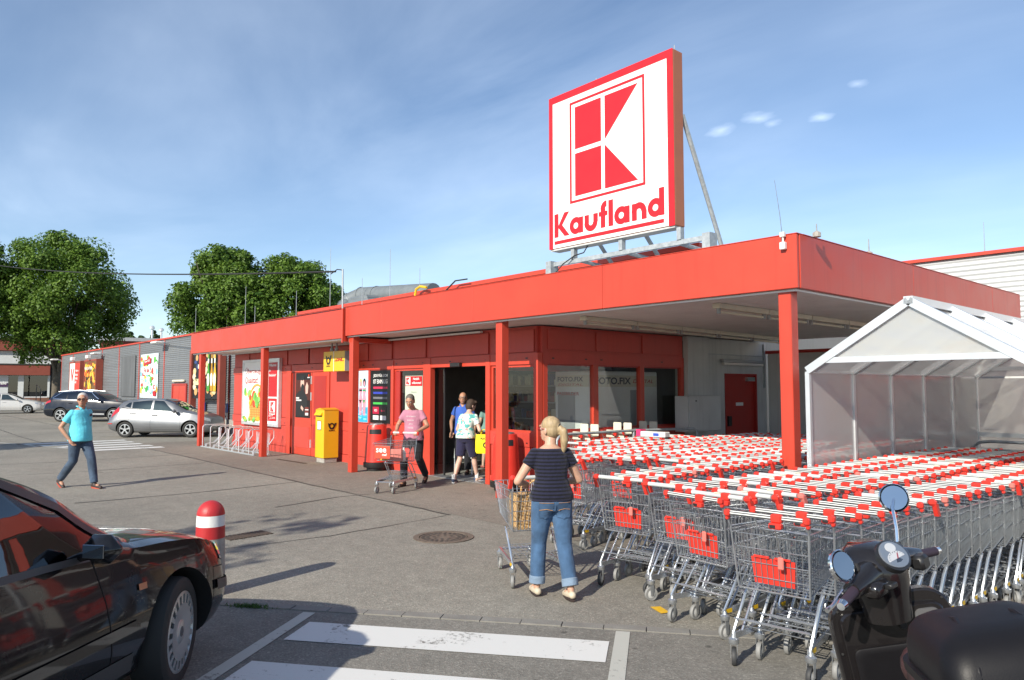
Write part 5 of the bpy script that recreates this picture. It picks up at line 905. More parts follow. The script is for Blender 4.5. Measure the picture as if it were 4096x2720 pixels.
def tree(nm, lab, base, h, w, crown0, seed, leaves=26000, lobes=70, ls=.17, leafm='leaf_plane', group=None):
    q = random.Random(seed); o = thing(nm, lab, 'tree', base, group=group)
    b = MB(); b.tube([(0, 0, -.1), (q.uniform(-.1, .1), 0, crown0*.6), (q.uniform(-.3, .3), q.uniform(-.3, .3), crown0+.15*(h-crown0)), (0, 0, crown0+.6*(h-crown0))], [.36*w/6, .30*w/6, .22*w/6, .06], 9)
    tips = []
    for k in range(11):
        a = 6.28*k/11+q.uniform(-.3, .3); z0 = crown0*q.uniform(.75, 1.2); r_ = w*q.uniform(.45, .8); z1 = crown0+(h-crown0)*q.uniform(.2, .85)
        p0 = Vector((0, 0, z0)); p2 = Vector((r_*math.cos(a), r_*math.sin(a), z1)); p1 = p0.lerp(p2, .5)+Vector((0, 0, .5)); b.tube([p0, p1, p2], [.12*w/6, .08*w/6, .025], 6)
    b.build('trunk', 'bark', o, smooth=50)
    cz_, rz_ = crown0+(h-crown0)*.5, (h-crown0)*.5; L = []
    for k in range(lobes):
        while True:
            u = Vector((q.uniform(-1, 1), q.uniform(-1, 1), q.uniform(-1, 1)))
            if .45 < u.length < 1: break
        wf = 1-.25*max(0, u.z)-.10*max(0, -u.z); p = Vector((u.x*w*.88*wf, u.y*w*.88*wf, cz_+u.z*rz_*.88)); L.append((p, q.uniform(.13, .26)*w))
    vs, fs = [], []
    for k in range(leaves):
        p, r_ = L[q.randrange(len(L))]
        n = Vector((q.gauss(0, 1), q.gauss(0, 1), q.gauss(0, 1)+.25)).normalized(); c = p+n*r_*(q.random()**.35)
        c.z = max(c.z, crown0-.4+q.uniform(0, .8)); nn_ = (n+Vector((q.gauss(0, .6), q.gauss(0, .6), q.gauss(0, .6)+.3))).normalized(); a = nn_.orthogonal().normalized(); a = Matrix.Rotation(q.uniform(0, 6.28), 3, nn_) @ a; bb_ = nn_.cross(a); s = ls*q.uniform(.6, 1.25); i = len(vs)
        vs += [(c+a*s)[:], (c+bb_*s*.62+a*.15*s)[:], (c-a*s*.8+nn_*s*.25)[:], (c-bb_*s*.62+a*.15*s)[:]]; fs.append((i, i+1, i+2, i+3))
    me = bpy.data.meshes.new('crown'); me.from_pydata(vs, [], fs); me.materials.append(M[leafm]); cr_ = bpy.data.objects.new('crown', me); C.objects.link(cr_); cr_.parent = o; return o
def tree_at(nm, lab, px, depth, top_py, w_px, low_py, seed, **k):
    p = at(px, 1550, depth); top = at(px, top_py, depth).z; low = at(px, low_py, depth).z; return tree(nm, lab, (p.x, p.y, 0), top, w_px/2950.56*depth/2, low, seed, **k)
GR = 'plane trees behind the hall'
tree_at('plane_tree', 'tall plane tree whose dark trunk stands before the white shop', 225, 70, 905, 600, 1470, 31, leaves=58000, lobes=130, ls=.155, group=GR)
tree_at('plane_tree', 'plane tree cut off by the left picture edge', -150, 66, 880, 470, 1440, 42, leaves=22000, ls=.19, group=GR)
tree_at('plane_tree', 'left of the two plane trees rising behind the canopy', 905, 46, 968, 460, 1490, 53, leaves=56000, lobes=150, ls=.112, group=GR)
tree_at('plane_tree', 'right of the two plane trees rising behind the canopy', 1175, 47, 985, 430, 1490, 64, leaves=52000, lobes=140, ls=.112, group=GR)
for px, tp, w_, sd_, lab in ((500, 1322, 90, 1, 'distant round treetop just right of the big plane tree'), (560, 1330, 60, 2, 'small distant treetop left of the roof vents'), (615, 1318, 55, 3, 'distant treetop right of the roof vents')):
    tree_at('distant_tree', lab, px, 190, tp, w_, 1420, 70+sd_, leaves=2500, lobes=26, ls=.5, leafm='leaf_far', group='trees on the far hill')
# ================================================================ shop building far left
mat('band_red', (.22, .05, .032), .6, var=.08); mat('shop_white', (.55, .57, .58), .5, var=.05); mat('shop_dark', (.03, .028, .027), .5, var=.2); mat('purple', (.06, .025, .08), .5, var=.05); mat('brick', (.16, .075, .05), .8, var=.25, vscale=6); mat('roof_grey', (.34, .35, .36), .6, var=.1)
sb_ = thing('shop_building', 'red banded shop with large dark windows and white panels far left', 'shop', at(60, 1600, 80)*Vector((1, 1, 0)) if False else (at(60, 1600, 80).x, at(60, 1600, 80).y, 0))
A0 = at(-420, 1550, 76); A1 = at(330, 1550, 84); A0.z = A1.z = 0; U = (A1-A0); LU = U.length; U.normalize(); Nf = Vector((U.y, -U.x, 0)); Nf = Nf if Nf.dot(-A0) > 0 else -Nf
def fx(px):                                               # distance along the facade of a picture column
    d = fw+rt*((px-2048)/2950.56); d = Vector((d.x, d.y, 0)); den = d.x*U.y-d.y*U.x; t = (A0.x*U.y-A0.y*U.x)/den; return (d*t-A0).dot(U)
def sbx(nm, m, s0, s1, z0, z1, o0, o1, parent=None):
    b = MB(); P4 = [A0+U*s0+Nf*o0, A0+U*s1+Nf*o0, A0+U*s1+Nf*o1, A0+U*s0+Nf*o1]; b.add([(p.x, p.y, z0) for p in P4]+[(p.x, p.y, z1) for p in P4], [(3, 2, 1, 0), (4, 5, 6, 7), (0, 1, 5, 4), (1, 2, 6, 5), (2, 3, 7, 6), (3, 0, 4, 7)]); return b.build(nm, m, parent or sb_, world=True)
def zz(py, d=80): return 1.9+(1550-py)/2950.56*d
sbx('wall', 'shop_dark', 0, LU, 0, zz(1400), -8, -.6); sbx('red_band', 'band_red', 0, fx(206), zz(1499), zz(1459), -.6, .5); sbx('band_edge', 'shop_dark', 0, fx(207), zz(1458.5), zz(1453), -.5, .55)
sbx('upper_red_band', 'band_red', 0, LU, zz(1400), zz(1350), -.8, .3); sbx('roof', 'roof_grey', -1, LU+1, zz(1350), zz(1345), -12, .6)
for p0, p1 in ((-300, -160), (-150, 83), (104, 213), (229, 243)): sbx('white_panel', 'shop_white', fx(p0), fx(p1), zz(1453), zz(1402), -.6, -.1)
for p0, p1 in ((-200, 40), (79, 102), (197, 206)): sbx('pillar', 'shop_white', fx(p0), fx(p1), zz(1590), zz(1500), -.6, -.05)
for p0, p1 in ((40, 79), (102, 197)):
    sbx('shop_window', 'far_glass', fx(p0), fx(p1), zz(1586), zz(1500), -.3, -.27); sbx('frame', 'shop_white', fx(p0), fx(p1), zz(1591), zz(1586), -.35, -.1)
sbx('plinth', 'brick', 0, fx(206), zz(1608), zz(1591), -.6, .1); sbx('step', 'concrete', 0, fx(230), 0, zz(1608), -.6, 1.2); sbx('shop_sign', 'purple', fx(-60), fx(39), zz(1546), zz(1531), -.05, .02)
for k, (px, h_) in enumerate(((48, 1.1), (118, 1.0), (160, .9), (175, 1.2))): sbx('display', 'print_grey', fx(px), fx(px+8), zz(1583), zz(1583)+h_, -1.0, -.7)
def shop_text(s_, px, py, wpx, m, o):
    me = text_mesh('lettering', s_, m, width=wpx/2950.56*80, bold=.02); p = A0+U*fx(px)+Nf*o; me.transform(Matrix(((U.x, 0, Nf.x, p.x), (U.y, 0, Nf.y, p.y), (0, 1, 0, zz(py)), (0, 0, 0, 1)))); l = wloc(sb_); me.transform(Matrix.Translation(-l)); x = bpy.data.objects.new('lettering', me); C.objects.link(x); x.parent = sb_
shop_text('street one', 118, 1440, 84, 'black_print', -.05); shop_text('cigale', -12, 1541, 38, 'sign_white', .04)
# building with a grey roof seen over the hall
rb_ = thing('far_building', 'reddish building with a flat grey roof seen over the hall roof', 'building', (at(540, 1500, 110).x, at(540, 1500, 110).y, 0))
pA, pB = at(400, 1550, 108), at(640, 1550, 112); u_ = (pB-pA).normalized(); n_ = Vector((-u_.y, u_.x, 0)); LL = (pB-pA).length
def rbx(nm, m, s0, s1, z0, z1, o0, o1):
    b = MB(); P4 = [pA+u_*s0+n_*o0, pA+u_*s1+n_*o0, pA+u_*s1+n_*o1, pA+u_*s0+n_*o1]; b.add([(p.x, p.y, z0) for p in P4]+[(p.x, p.y, z1) for p in P4], [(3, 2, 1, 0), (4, 5, 6, 7), (0, 1, 5, 4), (1, 2, 6, 5), (2, 3, 7, 6), (3, 0, 4, 7)]); return b.build(nm, m, rb_, world=True)
rbx('wall', 'band_red', 0, LL, 0, zz(1364, 110), 0, 12); rbx('roof', 'roof_grey', -.5, LL+.5, zz(1364, 110), zz(1350, 110), -.4, 12)
for s0, h_ in ((6.8, 1.9), (8.1, 1.6)): b = MB(); p = pA+u_*s0+n_*2; b.lathe([(.14, zz(1350, 110)), (.14, zz(1350, 110)+h_*.8), (.38, zz(1350, 110)+h_*.82), (.38, zz(1350, 110)+h_), (.1, zz(1350, 110)+h_+.2)], 10, (p.x, p.y, 0)); b.build('roof_vent', 'alu', rb_, world=True)
# hedge and handrail in front of the shop
hr = thing('handrail', 'dark handrail at the shop steps beside the dark estate car', 'handrail', (at(150, 1600, 74).x, at(150, 1600, 74).y, 0))
p0, p1 = at(144, 1605, 74), at(161, 1608, 71); p0.z = p1.z = 0
b = MB(); b.tube([p0, p0+Vector((0, 0, 2.2)), p1+Vector((0, 0, 1.75)), p1], .035, 6); b.build('rail', 'black_plastic', hr, world=True)
hill = MB(); pts = [at(px, py, 420) for px, py in ((-600, 1500), (-200, 1470), (300, 1440), (560, 1395), (760, 1420), (1200, 1470), (1800, 1520))]; hill.add([(p.x, p.y, -2) for p in pts]+[(p.x, p.y, p.z) for p in pts]+[(p.x*1.15, p.y*1.15, p.z+4) for p in pts], [(i, i+1, 7+i+1, 7+i) for i in range(6)]+[(7+i, 8+i, 15+i, 14+i) for i in range(6)])
mat('hill_green', (.05, .085, .04), .9, var=.3, vscale=.05); hill.build('hill', 'hill_green', kind='structure')

# young trees beside the car park, out of the picture, whose thin shadows fall on the asphalt
tree('street_tree', 'sparse young street tree standing behind the camera', (-6.7, -7.9, 0), 8.0, 1.7, 4.6, 91, leaves=420, lobes=16, ls=.12, group='young trees beside the car park')
tree('street_tree', 'young street tree standing left of the picture beside the car park', (-26.0, -8.0, 0), 8.0, 1.9, 4.2, 92, leaves=5000, lobes=34, ls=.12, group='young trees beside the car park')
# ================================================================ people
def skin_mat(name, c):
    mat(name, c, .5, var=.10, vscale=8, bump=.02, bscale=60); M[name].node_tree.nodes['Principled BSDF'].inputs['Subsurface Weight'].default_value = .12; M[name].node_tree.nodes['Principled BSDF'].inputs['Subsurface Radius'].default_value = (.02, .008, .004)
skin_mat('skin', (.50, .29, .20)); skin_mat('skin_tan', (.42, .22, .14)); skin_mat('skin_pale', (.55, .36, .28))
def cloth(name, c, stripes=None, sc_=14, bump=.5, var=.12, col2=None):
    mat(name, c, .85, var=var, vscale=5, bump=bump, bscale=sc_, sheen=.15, col2=col2, spec=.2)
    b_ = [n for n in M[name].node_tree.nodes if n.type == 'BUMP'][0]; b_.inputs['Distance'].default_value = .03
    if stripes:
        t = M[name].node_tree; nn = t.nodes.new; lk = t.links.new; tcn = nn('ShaderNodeTexCoord'); sp_ = nn('ShaderNodeSeparateXYZ'); lk(tcn.outputs['Object'], sp_.inputs[0]); mu = nn('ShaderNodeMath'); mu.operation = 'MULTIPLY'; lk(sp_.outputs['Z'], mu.inputs[0]); mu.inputs[1].default_value = 2*math.pi/.032; si = nn('ShaderNodeMath'); si.operation = 'SINE'; lk(mu.outputs[0], si.inputs[0]); gt = nn('ShaderNodeMath'); gt.operation = 'GREATER_THAN'; lk(si.outputs[0], gt.inputs[0]); gt.inputs[1].default_value = .15
        mi = nn('ShaderNodeMixRGB'); lk(gt.outputs[0], mi.inputs[0]); mi.inputs[1].default_value = (*c, 1); mi.inputs[2].default_value = (*stripes, 1); lk(mi.outputs[0], t.nodes['Principled BSDF'].inputs['Base Color'])
cloth('navy_striped', (.016, .017, .038), (.006, .006, .009)); cloth('jeans_mid', (.052, .105, .195), sc_=10, var=.4); cloth('jeans_cuff', (.17, .235, .32)); cloth('jeans_dark', (.05, .075, .115), sc_=10, var=.5); cloth('cyan_polo', (.12, .56, .68)); cloth('pink_tee', (.42, .18, .25)); cloth('blue_polo', (.05, .12, .46)); cloth('dark_trousers', (.018, .018, .022)); cloth('navy_shorts', (.025, .024, .058)); cloth('plain_teal', (.20, .34, .32))
def floral(name):
    mat(name, (.50, .58, .54), .85, var=.05, bump=.4, bscale=14, spec=.2); t = M[name].node_tree; nn = t.nodes.new; lk = t.links.new; tcn = nn('ShaderNodeTexCoord'); b_ = t.nodes['Principled BSDF']; prev = None
    cur = (.50, .58, .54, 1); sock = None
    for sc_, thr, col in ((9, .60, (.10, .38, .36, 1)), (7, .64, (.72, .28, .26, 1)), (15, .64, (.78, .76, .70, 1))):
        no = nn('ShaderNodeTexNoise'); no.inputs['Scale'].default_value = sc_; no.inputs['Detail'].default_value = 2; mpn = nn('ShaderNodeMapping'); mpn.inputs['Location'].default_value = (sc_, sc_*2, 0); lk(tcn.outputs['Object'], mpn.inputs[0]); lk(mpn.outputs[0], no.inputs['Vector']); gt = nn('ShaderNodeMath'); gt.operation = 'GREATER_THAN'; lk(no.outputs['Fac'], gt.inputs[0]); gt.inputs[1].default_value = thr-.05; mi = nn('ShaderNodeMixRGB'); lk(gt.outputs[0], mi.inputs[0]); mi.inputs[2].default_value = col
        if sock is None: mi.inputs[1].default_value = cur
        else: lk(sock, mi.inputs[1])
        sock = mi.outputs[0]
    lk(sock, b_.inputs['Base Color'])
floral('floral_blouse')
mat('hair_blonde', (.34, .245, .135), .55, var=.35, vscale=18, anis=(3, 3, .4)); mat('hair_grey', (.42, .41, .39), .6, var=.25, vscale=25); mat('hair_greybrown', (.11, .095, .08), .7, var=.3, vscale=25); mat('hair_brown', (.05, .034, .026), .7, var=.3, vscale=20, spec=.2)
mat('eye_white', (.6, .58, .56), .3, var=0); mat('lip', (.36, .13, .11), .5, var=0); mat('shoe_beige', (.52, .45, .34), .6, var=.08); mat('shoe_dark', (.035, .022, .02), .6, var=.2); mat('shoe_red', (.40, .06, .03), .6, var=.1); mat('shoe_navy', (.05, .07, .13), .7, var=.1); mat('sock', (.7, .7, .68), .9, var=.05); mat('spectacles', (.03, .02, .02), .3, var=0); mat('spectacles_red', (.30, .02, .02), .3, var=0); mat('lens_dark', (.05, .015, .015), .1, var=0)
def ball_tube(b, pts, rs, n=12):
    pts = [Vector(p) for p in pts]; b.tube(pts, list(rs), n)
    for p, r_ in zip(pts, rs): b.sphere(p, r_*1.0, n, 8)
def ell_loft(b, rows, n=20):                              # rows: centre, half width x, half depth y (turned by yaw)
    rings = []
    for c, rx, ry, yaw in rows:
        ca, sa = math.cos(yaw), math.sin(yaw); ring = []
        for k in range(n):
            a = 2*math.pi*k/n; x = rx*math.copysign(abs(math.cos(a))**.9, math.cos(a)); y = ry*math.copysign(abs(math.sin(a))**.9, math.sin(a)); ring.append((c[0]+x*ca-y*sa, c[1]+x*sa+y*ca, c[2]))
        rings.append(ring)
    b.loft(rings, True)
def fuse(b, nm, m, parent, vox=.011, smooth=3):
    o = b.build(nm, m, None); md = o.modifiers.new('r', 'REMESH'); md.mode = 'VOXEL'; md.voxel_size = vox; md.use_smooth_shade = True; ms = o.modifiers.new('s', 'SMOOTH'); ms.factor = .5; ms.iterations = smooth
    dg = bpy.context.evaluated_depsgraph_get(); me = bpy.data.meshes.new_from_object(o.evaluated_get(dg)); o.modifiers.clear(); o.data = me
    if not me.materials: me.materials.append(M[m])
    me.polygons.foreach_set('use_smooth', [True]*len(me.polygons)); o.parent = parent; return o
def person(lab, loc, heading, H, J=None, skin='skin', top=None, bottom=None, shoes=None, hair=None, head_yaw=0, head_tilt=0, lean=(0, 0), fem=False, belly=0, vox=.011, sleeve=.5, legs='long', extra=None, grip=(0, 0)):
    k = H/1.75; S = lambda p: Vector(p)*k
    j = dict(hipL=(-.09, 0, .92), hipR=(.09, 0, .92), kneeL=(-.10, .02, .50), kneeR=(.10, .02, .50), ankL=(-.10, -.02, .09), ankR=(.10, -.02, .09), shL=(-.162, -.01, 1.385), shR=(.162, -.01, 1.385), elL=(-.25, -.05, 1.13), elR=(.25, -.05, 1.13), wrL=(-.26, .06, .90), wrR=(.26, .06, .90), handL=(0, .03, -.08), handR=(0, .03, -.08), toeL=(0, .17, -.06), toeR=(0, .17, -.06))
    j.update(J or {}); j = {a: Vector(v) for a, v in j.items()}
    lx, ly = lean                                         # shift of the chest against the pelvis
    def spine(z): t = max(0, min(1, (z-.95)/.5)); return Vector((lx*t, ly*t*t*.6+ly*t*.4, z))
    for s_ in ('shL', 'shR'): j[s_] = j[s_]+Vector((lx, ly, 0))
    for s_ in ('elL', 'elR', 'wrL', 'wrR'):
        if not J or s_ not in J: j[s_] = j[s_]+Vector((lx, ly, 0))
    sw = .155 if fem else .172; hw = .185 if fem else .165
    rows = [(spine(.84), hw*.86, .10), (spine(.92), hw*1.0, .118+(.02 if fem else 0)), (spine(1.0), hw*.96, .112+belly*.5), (spine(1.10), sw*(.88 if fem else .95), .102+belly), (spine(1.20), sw*.96, .106+belly*.7), (spine(1.30), sw*1.03, .112), (spine(1.38), sw*1.02, .100), (spine(1.44), sw*.72, .075), (spine(1.47), .07, .06)]
    def torso(b, g, z0=.84, z1=1.48):
        ell_loft(b, [(S(c), (a+g)*k, (d+g)*k, 0) for c, a, d in rows if z0-.001 <= c.z <= z1])
    HC = spine(1.62)+Vector((0, .025+ly*.15, 0))+Vector((0, head_tilt*.25, -abs(head_tilt)*.03)); RH = Matrix.Rotation(head_yaw, 3, 'Z') @ Matrix.Rotation(-head_tilt, 3, 'X')
    def hd(p): return (HC+RH @ (Vector(p)*1.09))*k
    body = MB(); torso(body, 0)
    ball_tube(body, [S(spine(1.44)), hd((0, -.02, -.07))], [.062*k, .055*k])
    def hell(c, r_):                                      # head-space ellipsoid
        s0 = len(body.v); body.sphere((0, 0, 0), (r_[0]*k*1.09, r_[1]*k*1.09, r_[2]*k*1.09), 16, 12); cc = hd(c)
        for i in range(s0, len(body.v)): body.v[i] = tuple(RH @ Vector(body.v[i])+cc)
    hell((0, -.012, .03), (.074, .093, .088)); hell((0, .012, -.02), (.064, .074, .085)); hell((0, .035, -.07), (.045, .045, .040)); hell((0, .083, -.015), (.012, .020, .024)); hell((0, .072, .02), (.010, .014, .03)); hell((-.076, -.01, -.012), (.010, .022, .032)); hell((.076, -.01, -.012), (.010, .022, .032)); hell((0, .075, -.058), (.024, .012, .009)); hell((0, .072, .037), (.05, .016, .009))
    for s_ in 'LR':
        sg = -1 if s_ == 'L' else 1
        ball_tube(body, [S(j['sh'+s_]), S(j['sh'+s_].lerp(j['el'+s_], .45)), S(j['el'+s_])], [.052*k, .050*k, .041*k]); ball_tube(body, [S(j['el'+s_]), S(j['el'+s_].lerp(j['wr'+s_], .35)), S(j['wr'+s_])], [.041*k, .040*k, .027*k])
        ball_tube(body, [S(j['hip'+s_]), S(j['hip'+s_].lerp(j['knee'+s_], .4)), S(j['knee'+s_])], [.095*k, .085*k, .056*k]); ball_tube(body, [S(j['knee'+s_]), S(j['knee'+s_].lerp(j['ank'+s_], .3)+Vector((0, -.012, 0))), S(j['ank'+s_])], [.055*k, .057*k, .034*k])
        ft = j['toe'+s_]; ball_tube(body, [S(j['ank'+s_]+Vector((0, -.03, -.04))), S(j['ank'+s_]+ft*.6), S(j['ank'+s_]+ft)], [.034*k, .036*k, .026*k])
        # hand: palm, four fingers and a thumb leaving the side of the palm
        hv = j['hand'+s_]; d = hv.normalized(); w0 = j['wr'+s_]; side = Vector((sg, 0, 0)); side = (side-d*side.dot(d)).normalized() if abs(d.x) < .95 else Vector((0, 1, 0)); nrm = d.cross(side).normalized(); g_ = grip[0 if s_ == 'L' else 1]
        if nrm.y < 0 and not g_: nrm = -nrm
        if g_ and nrm.z > 0: nrm = -nrm
        ball_tube(body, [S(w0), S(w0+d*.05+side*.0), S(w0+d*.085)], [.026*k, .030*k, .030*k], 10); body.tube([S(w0+d*.03-side*.025), S(w0+d*.085-side*.030)], .018*k, 8); body.tube([S(w0+d*.03+side*.025), S(w0+d*.085+side*.030)], .018*k, 8)
        for q in range(4):
            o_ = side*(-.033+.022*q); L_ = (.068, .078, .073, .058)[q]; c1 = .25+g_*.9; p0 = w0+d*.085+o_; p1 = p0+(d*math.cos(c1*.5)+nrm*math.sin(c1*.5))*L_*.45; p2 = p1+(d*math.cos(c1*1.3)+nrm*math.sin(c1*1.3))*L_*.32; p3 = p2+(d*math.cos(c1*1.9)+nrm*math.sin(c1*1.9))*L_*.25; ball_tube(body, [S(p0), S(p1), S(p2), S(p3)], [.0098*k, .0092*k, .0088*k, .008*k], 8)
        tb = w0+d*.03-side*sg*.0+side*(-sg)*.030; t1 = tb+(d*.6-side*sg*.7+nrm*.5).normalized()*.04; t2 = t1+(d*.85-side*sg*.2+nrm*.5).normalized()*.035; ball_tube(body, [S(tb), S(t1), S(t2)], [.013*k, .0115*k, .0095*k], 8)
    o = fuse(body, 'person', skin, None, vox, 2); tag(o, lab, 'person'); o.location = loc; o.rotation_euler = (0, 0, heading-math.pi/2)
    # face
    for sg in (-1, 1):
        b = MB(); b.sphere((0, 0, 0), .012*k, 10, 6); b.v = [tuple(RH @ Vector(v)+hd((sg*.030, .070, .008))) for v in b.v]; e = b.build('eye', 'eye_white', o, smooth=True); b = MB(); b.sphere((0, 0, 0), .006*k, 8, 5); b.v = [tuple(RH @ Vector(v)+hd((sg*.030, .0785, .008))) for v in b.v]; b.build('iris', 'hair_brown', e)
        b = MB(); b.tube([hd((sg*.014, .086, .034)), hd((sg*.032, .084, .039)), hd((sg*.05, .074, .032))], .0045*k, 6); b.build('eyebrow', hair[0] if hair else 'hair_brown', o)
    b = MB(); b.tube([hd((-.022, .080, -.058)), hd((0, .0885, -.056)), hd((.022, .080, -.058))], .0055*k, 6); b.build('mouth', 'lip', o, smooth=True)
    # clothes
    if top:
        b = MB(); zb = top.get('hem', .88); torso(b, .016, 1.0, 1.46); ell_loft(b, [(S(spine(zb)), (hw+.036)*k, (.150+belly*.8)*k, 0), (S(spine(zb+.06)), (hw+.034)*k, (.150+belly*.9)*k, 0), (S(spine(1.04)), (hw+.016)*k, (.138+belly)*k, 0), (S(spine(1.14)), (sw*.95+.016)*k, (.118+belly)*k, 0)])
        for s_ in 'LR': e = j['sh'+s_].lerp(j['el'+s_], sleeve); ball_tube(b, [S(j['sh'+s_]+Vector((0, 0, .0))), S(j['sh'+s_].lerp(e, .5))], [.062*k, .063*k]); b.tube([S(j['sh'+s_].lerp(e, .4)), S(e)], [.064*k, .066*k], 14)
        so_ = fuse(b, top['name'], top['mat'], o, vox*1.1, 3)
        if top.get('collar'):
            b = MB(); c = S(spine(1.47)); 
            for sg in (-1, 1): b.add([c+Vector((sg*.005, .085, -.045))*k, c+Vector((sg*.060, .075, -.030))*k, c+Vector((sg*.075, .01, .035))*k, c+Vector((sg*.062, .05, .025))*k, c+Vector((sg*.03, .072, .0))*k], [(0, 1, 2, 3, 4)])
            b.tube([c+Vector((-.07, .02, .02))*k, c+Vector((-.065, -.04, .035))*k, c+Vector((0, -.07, .04))*k, c+Vector((.065, -.04, .035))*k, c+Vector((.07, .02, .02))*k], .012*k, 6); b.build('collar', top['mat'], so_)
            b = MB(); b.add([c+Vector((-.014, .095, -.04))*k, c+Vector((.014, .095, -.04))*k, c+Vector((.014, .128, -.20))*k, c+Vector((-.014, .128, -.20))*k], [(0, 1, 2, 3)]); b.build('placket', top['mat'], so_)
    if bottom:
        b = MB(); torso(b, .018, .84, 1.01)
        for s_ in 'LR':
            hp, kn, an = j['hip'+s_], j['knee'+s_], j['ank'+s_]
            if legs == 'long': end = kn.lerp(an, bottom.get('end', .90)); b.tube([S(hp), S(hp.lerp(kn, .4)), S(kn), S(kn.lerp(an, .4)), S(end)], [.112*k, .102*k, .078*k, .076*k, bottom.get('cuff', .066)*k], 16)
            else: end = kn.lerp(hp, .12); b.tube([S(hp), S(hp.lerp(kn, .45)), S(end)], [.118*k, .112*k, .105*k], 16)
            b.sphere(S(hp), .112*k, 14, 10)
        tr_ = fuse(b, bottom['name'], bottom['mat'], o, vox*1.1, 3)
        if bottom.get('rolled'):
            for s_ in 'LR': kn, an = j['knee'+s_], j['ank'+s_]; b = MB(); b.tube([S(kn.lerp(an, .74)), S(kn.lerp(an, .755)), S(kn.lerp(an, .90)), S(kn.lerp(an, .91))], [.074*k, .080*k, .081*k, .076*k], 18); b.build('turn_up', bottom['rolled'], tr_, smooth=40)
    if shoes:
        for s_ in 'LR':
            an, ft = j['ank'+s_], j['toe'+s_]; d = ft.normalized(); fl = Vector((d.x, d.y, 0)).normalized() if Vector((d.x, d.y, 0)).length > .01 else Vector((0, 1, 0)); pitch = math.asin(max(-1, min(1, (d.z+.33)/1.0))) if False else 0
            b = MB(); heel = an+Vector((0, 0, -.045))-fl*.045; toe = an+ft*1.12; low = bool(shoes.get('low'))
            ball_tube(b, [S(heel+Vector((0, 0, .012))), S(heel.lerp(toe, .45)+Vector((0, 0, .012))), S(toe+Vector((0, 0, .004)))], [.036*k, .041*k, .032*k], 12)
            if not low: ball_tube(b, [S(an+Vector((0, 0, .0))), S(heel.lerp(toe, .3)+Vector((0, 0, .02)))], [.042*k, .042*k], 12)
            sh_ = fuse(b, 'shoe', shoes['mat'], o, .009, 2)
            b = MB(); b.tube([S(heel+Vector((0, 0, -.022))), S(heel.lerp(toe, .5)+Vector((0, 0, -.026))), S(toe+Vector((0, 0, -.022)))], [.030*k, .038*k, .026*k], 12); so2 = b.build('sole', shoes.get('sole', 'black_rubber'), sh_, smooth=50); 
            if shoes.get('sock'): b = MB(); b.tube([S(an+Vector((0, -.01, -.01))), S(an+Vector((0, -.008, .10)))], [.040*k, .043*k], 12); b.build('sock', 'sock', o, smooth=50)
            if shoes.get('lace'): b = MB(); [b.tube([S(heel.lerp(toe, t)+Vector((-.03, 0, .045-.02*t))), S(heel.lerp(toe, t)+Vector((0, 0, .058-.03*t))), S(heel.lerp(toe, t)+Vector((.03, 0, .045-.02*t)))], .005*k, 5) for t in (.42, .52, .62, .72)]; b.build('lace', shoes['lace'], sh_)
    if hair:
        b = MB()
        def hsph(c, r_): s0 = len(b.v); b.sphere((0, 0, 0), (r_[0]*k*1.09, r_[1]*k*1.09, r_[2]*k*1.09), 16, 10); cc = hd(c); b.v[s0:] = [tuple(RH @ Vector(v)+cc) for v in b.v[s0:]]
        st = hair[1]
        if st == 'short': hsph((0, -.022, .045), (.080, .092, .084)); hsph((0, -.035, .0), (.079, .078, .075))
        elif st == 'bald': hsph((0, -.050, -.005), (.079, .062, .050))
        elif st == 'bob': hsph((0, -.020, .045), (.088, .098, .090)); hsph((0, -.04, -.02), (.088, .078, .095)); hsph((.03, .05, .085), (.06, .045, .035))
        elif st == 'pony': hsph((0, -.022, .042), (.082, .096, .086)); hsph((0, -.04, .0), (.079, .076, .078)); s0 = len(b.v); ball_tube(b, [hd((0, -.115, .035)), hd((.01, -.155, -.01)), hd((.02, -.155, -.09)), hd((.03, -.14, -.17)), hd((.02, -.135, -.22))], [.022*k, .040*k, .042*k, .028*k, .010*k])
        h_ = fuse(b, 'hair', hair[0], o, .010, 2)
        if st == 'pony': b = MB(); b.lathe([(.016*k, -.01), (.026*k, 0), (.016*k, .01)], 12, axis='Y'); b.v = [tuple(RH @ Vector(v)+hd((0, -.118, .034))) for v in b.v]; b.build('hair_tie', 'black_rubber', h_)
    if extra:
        if 'glasses' in extra:
            gm, lm = extra['glasses']; b = MB()
            for sg in (-1, 1):
                b.tube([hd((sg*.032+.026*math.cos(a), .088, .008+.018*math.sin(a))) for a in [2*math.pi*i/12 for i in range(12)]], .0028*k, 5, closed=True); b.tube([hd((sg*.058, .085, .012)), hd((sg*.076, .06, .012)), hd((sg*.082, -.01, .01))], .0035*k, 5)
            b.tube([hd((-.008, .092, .012)), hd((.008, .092, .012))], .003*k, 5); ge = b.build('spectacles', gm, o)
            if lm:
                for sg in (-1, 1): b = MB(); b.add([hd((sg*.032+.025*math.cos(a), .0885, .008+.017*math.sin(a))) for a in [2*math.pi*i/12 for i in range(12)]], [tuple(range(12))]); b.build('lens', lm, ge)
    return o
pv = lambda *a: Vector(a)
